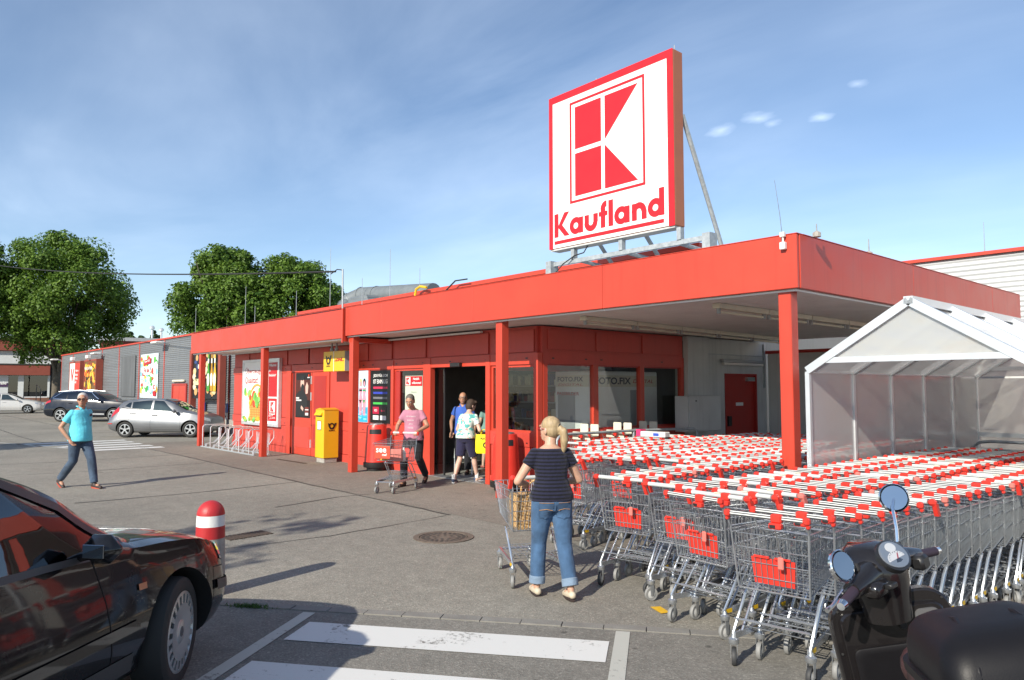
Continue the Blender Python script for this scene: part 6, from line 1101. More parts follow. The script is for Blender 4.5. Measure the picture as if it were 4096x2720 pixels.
# woman with the ponytail pushing a cart away from the camera (her back to us)
HW_ = R(152)
wf = person('woman with blonde ponytail in navy striped top and rolled jeans pushing a cart', (-4.90, 4.79, 0), HW_, 1.63,
    dict(hipL=(-.095, 0, .92), hipR=(.095, 0, .92), kneeL=(-.105, .10, .52), kneeR=(.115, -.03, .51), ankL=(-.13, .09, .085), ankR=(.14, -.17, .10), toeL=(0, .17, -.055), toeR=(.0, .17, -.07), elL=(-.33, .06, 1.12), elR=(.31, .08, 1.12), wrL=(-.20, .27, 1.07), wrR=(.20, .27, 1.07), handL=(.02, .085, -.01), handR=(-.02, .085, -.01)),
    skin='skin', fem=True, top=dict(name='striped_top', mat='navy_striped', hem=.94), bottom=dict(name='jeans', mat='jeans_mid', end=.86, cuff=.074, rolled='jeans_cuff'), shoes=dict(mat='shoe_beige', low=1, sole='shoe_dark'), hair=('hair_blonde', 'pony'), head_yaw=R(38), lean=(0, .05), belly=.012, vox=.0085, sleeve=.42, extra=dict(glasses=('spectacles_red', None)), grip=(1, 1))
# jeans pockets, belt line and seams
jn = [c for c in wf.children if c.name.startswith('jeans')][0]; mat('denim_dark', (.045, .09, .17), .85, var=.2, vscale=20); mat('seam_tan', (.42, .22, .09), .8, var=.1)
def on_back(x, z, off=.004):                              # point on the seat of the jeans, found by shooting a ray from behind
    ok, p, n, _ = jn.ray_cast(Vector((x, -1, z)), Vector((0, 1, 0))); return (p+n*off) if ok else Vector((x, -.14, z))
for sg in (-1, 1):
    cx = sg*.082; b = MB(); G_ = [[on_back(cx+dx, .86-dz*(1 if abs(dx) > .045 or dz < .12 else 1.0), .005) for dx in (-.06, -.03, 0, .03, .06)] for dz in (0, .04, .08, .11)]; tip = [on_back(cx+dx, .86-.13-(.012 if dx == 0 else 0), .005) for dx in (-.05, -.025, 0, .025, .05)]; G_.append(tip)
    b.add([v for r_ in G_ for v in r_], [(i*5+q, i*5+q+1, (i+1)*5+q+1, (i+1)*5+q) for i in range(4) for q in range(4)]); pk = b.build('pocket', 'jeans_mid', jn, smooth=True)
    b = MB(); b.tube([on_back(cx+dx, .865, .007) for dx in (-.06, -.03, 0, .03, .06)], .0022, 4); b.tube([on_back(cx-.055, .80, .008), on_back(cx, .812, .008), on_back(cx+.055, .80, .008)], .0028, 4); b.build('stitching', 'seam_tan', pk)
    b = MB(); b.tube([on_back(cx+dx, z, .006) for dx, z in ((-.06, .865), (-.058, .75), (-.05, .728), (0, .717), (.05, .728), (.058, .75), (.06, .865))], .002, 4); b.build('pocket_edge', 'denim_dark', pk)
b = MB(); b.tube([on_back(0, z, .004) for z in (.92, .88, .84, .80, .76)], .0028, 4); b.build('seat_seam', 'denim_dark', jn)
# man in the pink shirt pushing a cart towards us
pmn = person('man in pink printed t-shirt and dark jeans pushing a cart with an advert', (-12.22, 8.17, 0), R(-58), 1.78,
    dict(kneeL=(-.10, -.02, .52), kneeR=(.11, .20, .53), ankL=(-.10, -.36, .16), ankR=(.11, .20, .085), toeL=(0, .10, -.12), elL=(-.31, .06, 1.14), elR=(.31, .06, 1.14), wrL=(-.22, .30, 1.05), wrR=(.22, .30, 1.05), handL=(.01, .085, -.02), handR=(-.01, .085, -.02)), skin='skin_tan',
    top=dict(name='t_shirt', mat='pink_tee', hem=.86), bottom=dict(name='jeans', mat='dark_trousers', end=.97), shoes=dict(mat='shoe_dark'), hair=('hair_greybrown', 'short'), head_tilt=.42, head_yaw=R(8), lean=(0, .05), belly=.03, sleeve=.55, grip=(1, 1))
# man in the blue polo shirt standing in the doorway
person('bald man with spectacles in blue polo shirt standing in the doorway', (-13.02, 10.0, 0), R(-50), 1.80, dict(elR=(.26, .0, 1.12), wrR=(.22, .12, .92)), skin='skin_tan', top=dict(name='polo_shirt', mat='blue_polo', hem=.86, collar=1), bottom=dict(name='trousers', mat='dark_trousers', end=.97), shoes=dict(mat='shoe_dark', low=1), hair=('hair_grey', 'bald'), head_yaw=R(4), belly=.03, extra=dict(glasses=('spectacles', None)))
# woman in shorts going in
shw = person('woman in floral blouse and navy shorts walking into the store with a yellow bag', (-11.92, 9.22, 0), R(112), 1.66,
    dict(kneeL=(-.11, -.04, .50), kneeR=(.12, .16, .50), ankL=(-.13, -.26, .09), ankR=(.15, .24, .085), toeL=(-.03, .15, -.065), toeR=(.10, .13, -.06), elR=(.30, .08, 1.10), wrR=(.27, .30, 1.02), handR=(0, .085, -.01), elL=(-.26, .10, 1.10), wrL=(-.14, .30, 1.08), handL=(.03, .08, 0)), skin='skin_pale', fem=True, top=dict(name='blouse', mat='floral_blouse', hem=.93), bottom=dict(name='shorts', mat='navy_shorts'), legs='short', shoes=dict(mat='shoe_navy', low=1, sole='sock', sock=1), hair=('hair_brown', 'bob'), head_yaw=R(-35), head_tilt=.25, lean=(0, .14), belly=.05, sleeve=.6, grip=(1, 1))
yb = thing('shopping_bag', 'bright yellow carrier bag held by the woman in shorts', 'bag', (-11.62, 9.46, .58)); mat('bag_yellow', (.80, .66, .01), .35, var=.05)
b = MB(); b.loft([[(-.17*s_, -.05*s_, z), (.17*s_, -.05*s_, z), (.17*s_, .05*s_, z), (-.17*s_, .05*s_, z)] for z, s_ in ((0, .85), (.04, 1.0), (.24, 1.0), (.38, .92))]); b.build('bag', 'bag_yellow', yb, smooth=30); b = MB(); b.tube([(-.07, 0, .37), (-.05, 0, .46), (.0, 0, .48), (.05, 0, .46), (.07, 0, .37)], .008, 6); b.build('handle', 'bag_yellow', yb)
b = MB(); b.lathe([(.035, -.056), (.06, -.056)], 20, (.05, 0, .17), axis='Y', cap=False); b.build('emblem', 'black_print', yb); me = text_mesh('lettering', 'PLATZ', 'black_print', width=.16, bold=.02); me.transform(Matrix.Translation((-.06, -.056, .28)) @ Matrix.Rotation(R(90), 4, 'X')); x = bpy.data.objects.new('lettering', me); C.objects.link(x); x.parent = yb; yb.rotation_euler = (0, 0, R(35))
# man in cyan striding across on the left
lm_ = person('grey-haired man in cyan polo shirt and jeans walking across the car park', (-16.09, 3.16, 0), R(22), 1.80,
    dict(kneeL=(-.10, .20, .53), kneeR=(.10, -.03, .50), ankL=(-.10, .31, .085), ankR=(.11, -.38, .15), toeR=(0, .10, -.125), toeL=(0, .17, -.058), elR=(.29, -.13, 1.12), wrR=(.215, .02, .90), handR=(-.03, .05, -.07), elL=(-.20, -.10, 1.12), wrL=(-.14, -.02, .90)), skin='skin_tan', top=dict(name='polo_shirt', mat='cyan_polo', hem=.86, collar=1), bottom=dict(name='jeans', mat='jeans_dark', end=.97), shoes=dict(mat='shoe_dark', lace='shoe_red', sole='shoe_red'), hair=('hair_grey', 'short'), head_yaw=R(-42), belly=.055, extra=dict(glasses=('spectacles', 'lens_dark')), sleeve=.62)
b = MB(); b.sphere((0, 0, 0), (.03, .012, .03), 10, 6); b.v = [(v[0]-.09, v[1]+.160, v[2]+1.38) for v in b.v]; b.build('chest_badge', 'navy_print', lm_)
# someone half hidden behind the right door jamb
person('person hidden behind the door jamb, one bare leg in a pink sandal showing', (-13.62, 11.22, 0), R(160), 1.65, dict(ankL=(-.16, -.05, .085), ankR=(.06, .15, .085)), skin='skin_pale', fem=True, top=dict(name='top', mat='plain_teal', hem=.9), bottom=dict(name='shorts', mat='dark_trousers'), legs='short', shoes=dict(mat='lip', low=1), hair=('hair_brown', 'bob'), vox=.014)
# print on the pink shirt
ts = [c for c in pmn.children if c.name.startswith('t_shirt')][0]; mat('shirt_print', (.55, .42, .45), .8, var=.15)
for i, (s_, w_) in enumerate((('UNIMPORTED', .20), ('GENUINE', .14), ('LTD.', .08), ('SSTAY', .12))):
    me = text_mesh('print', s_, 'shirt_print', width=w_, bold=.03); z = 1.33-i*.075
    bm = bmesh.new(); bm.from_mesh(me); bmesh.ops.subdivide_edges(bm, edges=bm.edges, cuts=1)
    for v in bm.verts:
        x = -(v.co.x-w_/2); zz_ = z+v.co.y; ok, p, n, _ = ts.ray_cast(Vector((-x, 1, zz_)), Vector((0, -1, 0))); v.co = (p+n*.004) if ok else Vector((-x, .16, zz_))
    for v in bm.verts: pass
    bm.to_mesh(me); bm.free(); x = bpy.data.objects.new('print', me); C.objects.link(x); x.parent = ts
# ================================================================ scooter in the right foreground
mat('scooter_black', (.012, .0105, .011), .22, var=.05, coat=.6, spec=.3); mat('scooter_plastic', (.008, .0075, .009), .48, var=.1, bump=.05, bscale=200, spec=.22); mat('seat_maroon', (.055, .022, .022), .5, var=.12); mat('grip_purple', (.030, .018, .030), .6, var=.15); mat('gauge_face', (.16, .18, .21), .35, var=.05); mat('scooter_red', (.30, .012, .016), .3, var=.05, coat=.5); mat('grey_panel', (.10, .10, .105), .5, var=.08)
glass('gauge_glass', (.93, .95, .97), .03)
def rrect(w_, h_, r_, n=6, taper=0):
    pts = []
    for cx, cy, a0 in ((w_/2-r_, h_/2-r_, 0), (-w_/2+r_, h_/2-r_, 90), (-w_/2+r_, -h_/2+r_, 180), (w_/2-r_, -h_/2+r_, 270)):
        for i in range(n+1): a = R(a0+90*i/n); x, y = cx+r_*math.cos(a), cy+r_*math.sin(a); pts.append((x*(1-taper*(.5-y/h_)), y))
    return pts
def make_scooter(lab, case_m='scooter_plastic'):
    o = thing('scooter', lab, 'scooter')
    # leg shield, leaning back a little; rider's side looks to -X
    def shield_pt(y, z, off): t = (z-.32)/.62; return (.62-.06*t+off-.35*y*y, y, z)
    def shield_patch(nm, pts, off, th, m, cen, par=o, rings=6, bev=.012):
        b = MB(); R_ = []
        for s_, of in ((1.0, off+th), (1.0, off+bev), (.97, off)): R_.append([shield_pt(cen[0]+p[0]*s_, cen[1]+p[1]*s_, of) for p in pts])
        for i in range(1, rings): R_.append([shield_pt(cen[0]+p[0]*.97*(1-i/rings), cen[1]+p[1]*.97*(1-i/rings), off) for p in pts])
        R_.append([shield_pt(cen[0]+p[0]*.001, cen[1]+p[1]*.001, off) for p in pts]); b.loft(R_, True); return b.build(nm, m, par, smooth=40)
    shield_patch('leg_shield', rrect(.56, .66, .12, taper=.10), 0, .06, 'scooter_black', (0, .62))
    shield_patch('inner_panel', rrect(.48, .54, .06, taper=.08), -.022, .03, 'scooter_black', (0, .62)); gb = shield_patch('glovebox_lid', rrect(.40, .33, .03, taper=.04), -.034, .02, 'scooter_plastic', (0, .55), bev=.004)
    shield_patch('ignition_panel', rrect(.11, .09, .03), -.036, .02, 'grey_panel', (-.155, .82), bev=.006)
    def disc(nm, y, z, r_, off, m, par, th=.012): b = MB(); c = shield_pt(y, z, off); b.lathe([(r_*.2, -th), (r_*.85, -th), (r_, -th*.6), (r_, 0)], 18, c, axis='X'); return b.build(nm, m, par, smooth=40)
    disc('lock', -.03, .665, .018, -.036, 'chrome', gb); ig = disc('ignition_lock', -.155, .825, .026, -.044, 'black_plastic', o); disc('key_slot', -.155, .825, .012, -.058, 'chrome', ig, .004); disc('hook', -.04, .80, .018, -.03, 'black_plastic', o); disc('side_reflector', .265, .50, .030, -.012, 'lamp_amber', o, .006)
    for y, z in ((.235, .90), (.25, .70), (-.235, .90), (-.25, .70), (.245, .36), (-.245, .36)): disc('screw', y, z, .006, -.004, 'black_rubber', o, .003)
    b = MB(); b.loft([[(.70+.0*t, y, z) for y, z in ((-.10, .30), (.10, .30), (.13, .60), (.08, .88), (-.08, .88), (-.13, .60))] for t in (0,)]+[[(.80, y*.6, z) for y, z in ((-.10, .32), (.10, .32), (.13, .60), (.08, .82), (-.08, .82), (-.13, .60))]]); b.build('front_cover', 'scooter_black', o, smooth=40)
    b = MB(); b.bbox(-.10, .60, -.20, .20, .26, .33, .03); b.build('floorboard', 'scooter_plastic', o)
    b = MB(); ell_loft(b, [(Vector((-.40, 0, .26)), .42, .14, 0), (Vector((-.42, 0, .45)), .45, .19, 0), (Vector((-.42, 0, .62)), .42, .18, 0), (Vector((-.40, 0, .70)), .38, .15, 0)]); b.build('tail_body', 'scooter_black', o, smooth=50)
    b = MB(); ell_loft(b, [(Vector((-.28, 0, .69)), .40, .14, 0), (Vector((-.26, 0, .79)), .43, .165, 0), (Vector((-.24, 0, .86)), .40, .150, 0), (Vector((-.22, 0, .89)), .32, .11, 0), (Vector((-.20, 0, .90)), .18, .05, 0)]); b.build('seat', 'seat_maroon', o, smooth=True)
    b = MB(); b.sphere((.05, 0, .80), (.12, .14, .105), 16, 10); b.build('seat_nose', 'seat_maroon', o, smooth=True)
    for x, fx_ in ((.86, 1), (-.55, 0)):
        wo = bpy.data.objects.new('wheel', None); C.objects.link(wo); wo.parent = o; wo.location = (x, 0, .23); b = MB(); b.lathe([(.15, -.05), (.20, -.055), (.23, -.02), (.23, .02), (.20, .055), (.15, .05)], 28, axis='Y', cap=False); b.build('tyre', 'tyre', wo, smooth=40); b = MB(); b.lathe([(.02, -.05), (.15, -.03), (.15, .03), (.02, .05)], 20, axis='Y'); b.build('rim', 'rim_silver', wo, smooth=40)
    b = MB(); rings = []
    for i in range(9): a = R(-10+200*i/8); rings.append([(.86+r_*math.cos(a), y, .23+r_*math.sin(a)) for r_, y in ((.245, -.08), (.285, -.05), (.295, 0), (.285, .05), (.245, .08))])
    b.loft(rings, False, ringclosed=False); b.build('front_mudguard', 'scooter_black', o, smooth=True); b = MB(); b.tube([(.86, .09, .23), (.74, .08, .55), (.62, .0, .80)], .02, 8); b.tube([(.86, -.09, .23), (.74, -.08, .55), (.62, .0, .80)], .02, 8); b.build('fork', 'chrome', o)
    # handlebar head, turned on its lock
    st = Matrix.Translation((.47, 0, .95)) @ Matrix.Rotation(R(44), 4, 'Z') @ Matrix.Scale(1.13, 4) @ Matrix.Translation((-.47, 0, -.915))
    def hb_(b, nm, m, par=o, smooth=40): b.v = [tuple(st @ Vector(v)) for v in b.v]; return b.build(nm, m, par, smooth=smooth)
    b = MB(); ell_loft(b, [(Vector((.50, 0, .83)), .085, .085, 0), (Vector((.50, 0, .93)), .098, .105, 0), (Vector((.50, 0, 1.01)), .105, .125, 0), (Vector((.51, 0, 1.07)), .115, .130, 0), (Vector((.53, 0, 1.12)), .09, .105, 0), (Vector((.55, 0, 1.14)), .05, .06, 0)], 24)
    b.tube([(.47, -.26, 1.02), (.48, -.12, 1.04), (.48, .12, 1.04), (.47, .26, 1.02)], [.034, .055, .055, .034], 14); b.bbox(.40, .47, .09, .20, .97, 1.03, .015); hd_ = hb_(b, 'headset', 'scooter_black', smooth=50)
    # dash: tilted towards the rider
    T = Matrix.Translation((.428, 0, 1.085)) @ Matrix.Rotation(R(-52), 4, 'Y') @ Matrix.Rotation(R(-90), 4, 'Z')   # local x right, y up the face, z out
    def dash(pts, z, nm, m, par=None, th=.004):
        b = MB(); n = len(pts); b.add([T @ Vector((p[0], p[1], z)) for p in pts]+[T @ Vector((p[0], p[1], z-th)) for p in pts], [tuple(range(n))]+[(k, (k+1) % n, n+(k+1) % n, n+k) for k in range(n)]); return hb_(b, nm, m, par or o)
    cr_ = lambda cx, cy, rx, ry, n=24, a0=0, a1=360: [(cx+rx*math.cos(R(a0+(a1-a0)*i/n)), cy+ry*math.sin(R(a0+(a1-a0)*i/n))) for i in range(n if a1-a0 == 360 else n+1)]
    dp = dash(cr_(0, 0, .092, .068), .012, 'dash_rim', 'black_plastic', th=.03); dash(cr_(0, .002, .082, .058), .015, 'gauge', 'gauge_face', dp); dash(cr_(-.004, -.018, .058, .032, 24, 0, 180), .017, 'speedometer', 'eye_white', dp); dash(cr_(.012, .030, .032, .020), .017, 'fuel_gauge', 'eye_white', dp)
    dash([(-.006, -.018), (.0, -.020), (.022, .0), (.018, .002)], .019, 'needle', 'scooter_red', dp)
    for i in range(9): a = R(15+150*i/8); c, s_ = math.cos(a), math.sin(a); dash([(-.004+.046*c-.001, -.018+.025*s_), (-.004+.046*c+.001, -.018+.025*s_), (-.004+.055*c+.001, -.018+.030*s_), (-.004+.055*c-.001, -.018+.030*s_)], .0185, 'tick', 'black_print', dp)
    dash(cr_(0, .002, .083, .059), .024, 'gauge_cover', 'gauge_glass', dp, .001)
    b = MB(); b.bbox(.37, .40, .10, .15, 1.0, 1.02, .004); hb_(b, 'switch', 'black_plastic'); b = MB(); b.bbox(.39, .45, -.215, -.15, .985, 1.045, .012); hb_(b, 'switch_block', 'black_plastic')
    for sg in (-1, 1):
        b = MB(); b.tube([(.465, sg*.255, 1.02), (.46, sg*.265, 1.02), (.445, sg*.37, 1.008)], [.024, .020, .019], 14); g_ = hb_(b, 'grip', 'grip_purple'); b = MB(); b.tube([(.445, sg*.37, 1.008), (.441, sg*.395, 1.005)], [.020, .015], 12); hb_(b, 'bar_end', 'chrome', g_)
        b = MB(); b.tube([(.50, sg*.20, 1.01), (.515, sg*.25, 1.01), (.50, sg*.36, .99), (.50, sg*.40, .985)], [.012, .010, .008, .010], 8); hb_(b, 'brake_lever', 'chrome')
        b = MB(); b.lathe([(.022, 1.04), (.020, 1.08), (.012, 1.10)], 10, (.49, sg*.17, 0)); hb_(b, 'mirror_boot', 'black_rubber')
        top = (.50, sg*.245, 1.27) if sg < 0 else (.46, sg*.30, 1.13)
        b = MB(); b.tube([(.49, sg*.17, 1.09), (.49, sg*.19, 1.15 if sg < 0 else 1.10), (top[0], top[1]-sg*.03, top[2]-.035), top], .007, 8); hb_(b, 'mirror_stalk', 'chrome')
        yaw = R(-50) if sg < 0 else R(-8); mt = Matrix.Translation(top) @ Matrix.Rotation(yaw, 4, 'Z') @ Matrix.Rotation(R(12), 4, 'Y'); b = MB(); b.lathe([(.058, -.006), (.062, .0), (.060, .012), (.035, .026), (.0, .030)], 24, axis='X', cap=False); b.v = [tuple(mt @ Vector(v)) for v in b.v]; mh_ = hb_(b, 'mirror', 'chrome'); b = MB(); b.lathe([(.0, -.0075), (.052, -.0075)], 24, axis='X', cap=False); b.v = [tuple(mt @ Vector(v)) for v in b.v]; hb_(b, 'mirror_glass', 'mirror_face', mh_)
    # top case
    b = MB(); R_ = []
    for z, s_ in ((.80, .80), (.84, .90), (.985, 1.0)): R_.append([(-.56+p[0]*s_, p[1]*s_, z) for p in rrect(.42, .46, .10)])
    b.loft(R_); cs = b.build('case_base', case_m, o, smooth=40); b = MB(); b.loft([[(-.56+p[0], p[1], z) for p in rrect(.455, .495, .085)] for z in (.985, 1.018)]); b.build('case_rim', case_m, o, smooth=40)
    b = MB(); R_ = []
    for z, s_, dx in ((1.018, .985, 0), (1.075, .96, 0.01), (1.122, .885, .02), (1.148, .78, .03), (1.166, .62, .035), (1.174, .36, .04)): R_.append([(-.56+p[0]*s_+dx, p[1]*s_, z) for p in rrect(.43, .47, .085)])
    b.loft(R_); ld = b.build('case_lid', case_m, o, smooth=60)
    for sg in (-1, 1):
        b = MB(); b.tube([(-.56+x, sg*y, z) for x, y, z in ((-.205, .14, 1.03), (-.18, .13, 1.09), (-.12, .11, 1.142), (.03, .09, 1.172), (.13, .10, 1.150), (.19, .13, 1.09), (.21, .14, 1.03))], .010, 6); b.build('lid_rib', case_m, ld, smooth=True)
    b = MB(); b.bbox(-.80, -.775, -.05, .05, .92, 1.0, .008); b.build('case_latch', 'black_plastic', o)
    b = MB(); b.tube([(-.35, .12, .70), (-.60, .12, .79)], .014, 6); b.tube([(-.35, -.12, .70), (-.60, -.12, .79)], .014, 6); b.build('rack', 'black_plastic', o); return o
scb = make_scooter('black scooter with round chrome mirrors and a black top case'); scb.location = (-1.01, 3.36, 0.0); scb.rotation_euler = (R(-11), 0, R(130))
scr = make_scooter('red scooter whose tail box just shows at the right picture edge', 'scooter_red'); scr.rotation_euler = (0, 0, R(25)); scr.scale = (.93, .93, .93); q = Vector((-.74, 3.70))+Vector((math.cos(R(25)), math.sin(R(25))))*.52; scr.location = (q.x, q.y, 0)
# ================================================================ shopping carts
mat('wire', (.42, .44, .46), .32, metal=.75, var=.15, vscale=6)
mat('cart_tube', (.55, .58, .62), .25, metal=.8, var=.1, vscale=6)
mat('cart_red_faded', (.60, .16, .13), .5, var=.08)
mat('grip_white', (.62, .63, .62), .35, var=.05)
mat('grip_grey', (.50, .52, .52), .4, var=.06)
mat('wheel_grey', (.22, .22, .215), .6, var=.15, vscale=20)
mat('wheel_light', (.42, .42, .41), .6, var=.1)
mat('wheel_dark', (.035, .036, .038), .6, var=.15)
mat('plate_yellow', (.62, .38, .01), .5, var=.05)
mat('clear_plastic', (.5, .55, .55), .2, var=0)
# cart: pushed along +Y, handle at y = 0, width .57
HW = .285
def bsk(t, s, x):      # t 0..1 rear to front, s 0..1 floor to rim, x -1..1
    yb, yt = lerp(.08, .80, t), lerp(.02, .90, t)
    zb, zt = lerp(.525, .59, t), lerp(.945, .905, t)
    wb, wt = lerp(.245, .165, t), lerp(.270, .200, t)
    return (x*lerp(wb, wt, s), lerp(yb, yt, s), lerp(zb, zt, s))
def basket_mesh():
    b = MB(); r = .0029
    for sx in (-1, 1):
        for i in range(19): t = i/18; b.tube([bsk(t, 0, sx), bsk(t, 1, sx)], r, 4, cap=False)
        for s in (0, .36, .70, .90): b.tube([bsk(0, s, sx), bsk(1, s, sx)], r*1.25, 4, cap=False)
    for i in range(9): x = -1+2*i/8; b.tube([bsk(1, 0, x), bsk(1, 1, x)], r, 4, cap=False)
    for s in (.36, .70): b.tube([bsk(1, s, -1), bsk(1, s, 1)], r, 4, cap=False)
    for i in range(11): x = -1+2*i/10; b.tube([bsk(0, 0, x), bsk(1, 0, x)], r, 4, cap=False)
    for i in range(14): t = i/13; b.tube([bsk(t, 0, -1), bsk(t, 0, 1)], r, 4, cap=False)
    b.tube([bsk(0, 1, -1), bsk(1, 1, -1), bsk(1, 1, 1), bsk(0, 1, 1)], .0055, 5)
    b.tube([bsk(0, 0, -1), bsk(1, 0, -1), bsk(1, 0, 1), bsk(0, 0, 1), bsk(0, 0, -1)], .0055, 5)
    for sx in (-1, 1): b.tube([bsk(0, 0, sx), bsk(0, 1, sx), (sx*.275, -.01, 1.0), (sx*.272, -.02, 1.04)], .0065, 5)
    return b
def gate_mesh(raised):
    b = MB(); r = .003
    top = [(-.255, .045, .90), (.255, .045, .90)]
    def g(x, s):
        if raised: return (x*lerp(.25, .20, s), lerp(.05, .40, s), lerp(.90, .845, s))
        return (x*lerp(.25, .235, s), lerp(.05, .10, s), lerp(.90, .515, s))
    for i in range(13): x = -1+2*i/12; b.tube([g(x, 0), g(x, 1)], r, 4, cap=False)
    for s in (0, .25, .5, .75, 1): b.tube([g(-1, s), g(1, s)], r*1.2, 4, cap=False)
    return b, g
def frame_mesh():
    b = MB()
    for sx in (-1, 1):
        b.tube([(sx*.262, .02, .145), (sx*.262, .015, .22), (sx*.255, .20, .46), (sx*.250, .28, .512)], .0105, 6)
        b.tube([(sx*.240, .10, .215), (sx*.240, .13, .25), (sx*.235, .36, .515)], .0095, 6)
        b.loft([[(sx*lerp(.255, .165, t)+d, lerp(.01, .80, t), z) for d, z in ((-.012, .185), (.012, .185), (.012, .225), (-.012, .225))] for t in (0, 1)])
    b.tube([(-.165, .80, .205), (.165, .80, .205)], .010, 6); b.tube([(-.255, .02, .32), (.255, .02, .32)], .006, 5); b.tube([(-.245, .34, .50), (.245, .34, .50)], .007, 5)
    return b
def tray_mesh():
    b = MB(); r = .0035
    for i in range(7): x = -1+2*i/6; b.tube([(x*.22, .10, .30), (x*.21, .16, .25), (x*.15, .74, .245)], r, 4, cap=False)
    for i in range(7): t = i/6; w_ = lerp(.22, .15, t); b.tube([(-w_, lerp(.12, .74, t), .252), (w_, lerp(.12, .74, t), .252)], r, 4, cap=False)
    b.tube([(-.23, .10, .30), (.23, .10, .30)], .006, 5); return b
def wheel_meshes():
    t = MB(); t.lathe([(.040, -.014), (.058, -.015), (.0625, -.008), (.0625, .008), (.058, .015), (.040, .014)], 18, axis='X', cap=False)
    h = MB(); h.lathe([(.012, -.017), (.040, -.010), (.040, .010), (.012, .017)], 14, axis='X')
    k = MB(); k.lathe([(.032, .085), (.036, .095), (.036, .118), (.020, .128), (.014, .15)], 12)
    for sx in (-1, 1): k.add([(sx*.020, -.018, .10), (sx*.020, .022, .10), (sx*.020, .012, -.012), (sx*.020, -.012, -.012), (sx*.0235, -.018, .10), (sx*.0235, .022, .10), (sx*.0235, .012, -.012), (sx*.0235, -.012, -.012)], [(0, 1, 2, 3), (4, 5, 6, 7), (0, 1, 5, 4), (1, 2, 6, 5), (2, 3, 7, 6), (3, 0, 4, 7)])
    return t, h, k
ME = {}
ME['basket'] = basket_mesh().mesh('basket', 'wire'); ME['gate_up'] = gate_mesh(True)[0].mesh('gate', 'wire'); ME['gate_down'] = gate_mesh(False)[0].mesh('gate', 'wire')
ME['frame'] = frame_mesh().mesh('frame', 'cart_tube', 40); ME['tray'] = tray_mesh().mesh('tray', 'wire')
t_, h_, k_ = wheel_meshes(); ME['tyre'] = t_.mesh('tyre', 'wheel_grey', 40); ME['tyre_dark'] = t_.mesh('tyre', 'wheel_dark', 40); ME['hub'] = h_.mesh('hub', 'wheel_light', 40); ME['fork'] = k_.mesh('fork', 'steel', 40)
g_ = gate_mesh(False)[1]; b = MB()
def gp(x, s, o): p = g_(x, s); return (p[0], p[1]+o, p[2])
b.add([gp(-.62, .40, .008), gp(.62, .40, .008), gp(.58, .86, .008), gp(-.58, .86, .008), gp(-.62, .40, .016), gp(.62, .40, .016), gp(.58, .86, .016), gp(-.58, .86, .016)], [(0, 1, 2, 3), (7, 6, 5, 4), (0, 1, 5, 4), (1, 2, 6, 5), (2, 3, 7, 6), (3, 0, 4, 7)])
for x in (-.3, .3): b.tube([gp(x-.22, .38, -.004), gp(x+.22, .38, -.004)], .009, 5)
ME['seat'] = b.mesh('seat_flap', 'cart_red')
b = MB(); b.add([(-.18, .12, .79), (.18, .12, .79), (.16, .33, .80), (-.16, .33, .80), (-.18, .12, .80), (.18, .12, .80), (.16, .33, .81), (-.16, .33, .81)], [(0, 1, 2, 3), (7, 6, 5, 4), (0, 1, 5, 4), (1, 2, 6, 5), (2, 3, 7, 6), (3, 0, 4, 7)]); ME['seat_up'] = b.mesh('seat_flap', 'cart_red')
# handle with flat white profile and dark stripes, red end caps
b = MB(); b.bbox(-.252, .252, -.036, -.012, 1.026, 1.058, .007); ME['grip_flat'] = b.mesh('grip', 'grip_white')
b = MB(); b.box(-.25, .25, -.039, -.0365, 1.031, 1.037); b.box(-.25, .25, -.039, -.0365, 1.047, 1.052); b.box(-.25, .25, -.031, -.027, 1.0585, 1.0595); ME['stripe'] = b.mesh('stripe', 'black_plastic')
b = MB(); b.tube([(-.24, -.025, 1.042), (.24, -.025, 1.042)], .019, 10); ME['grip_round'] = b.mesh('grip', 'grip_grey', 40); b = MB(); b.bbox(-.02, .035, -.046, -.005, 1.055, 1.066, .003); ME['sticker'] = b.mesh('sticker', 'cream')
def cap_mesh(sx, gun):
    b = MB()
    if gun: b.bbox(min(sx*.245, sx*.302), max(sx*.245, sx*.302), -.056, .010, 1.014, 1.066, .018); b.loft([[(sx*.29-.016, y-.022, z), (sx*.29+.016, y-.022, z), (sx*.29+.016, y+.022, z), (sx*.29-.016, y+.022, z)] for y, z in ((-.02, 1.03), (.0, .985), (.025, .935))])
    else: b.bbox(min(sx*.250, sx*.294), max(sx*.250, sx*.294), -.044, .006, 1.016, 1.064, .012); b.bbox(min(sx*.266, sx*.290), max(sx*.266, sx*.290), -.028, .014, .99, 1.02, .008)
    return b
for gun in (0, 1):
    for sx in (-1, 1): ME['cap', gun, sx] = cap_mesh(sx, gun).mesh('handle_cap', 'cart_red', 30); ME['capf', gun, sx] = cap_mesh(sx, gun).mesh('handle_cap', 'cart_red_faded', 30)
b = MB(); b.bbox(.04, .115, -.050, .002, 1.010, 1.068, .010); b.bbox(.035, .12, -.068, -.02, .972, 1.012, .008); ME['lock'] = b.mesh('coin_lock', 'cart_red', 30)
b = MB(); b.box(.045, .085, -.070, -.0685, .98, 1.002); ME['slot'] = b.mesh('coin_slot', 'black_plastic')
b = MB(); b.tube([(.08, -.06, .965), (.085, -.03, .90), (.08, .0, .83), (.082, .02, .78)], .0045, 5); ME['chain'] = b.mesh('chain', 'chrome'); b = MB(); b.bbox(.062, .102, .005, .02, .70, .78, .006); ME['key'] = b.mesh('chain_key', 'cart_red_faded')
b = MB(); b.box(-.268, -.266, .03, .10, .195, .225); ME['plate'] = b.mesh('number_plate', 'plate_yellow')
b = MB(); b.box(.266, .268, .03, .10, .195, .225); ME['plate_r'] = b.mesh('number_plate', 'plate_yellow')
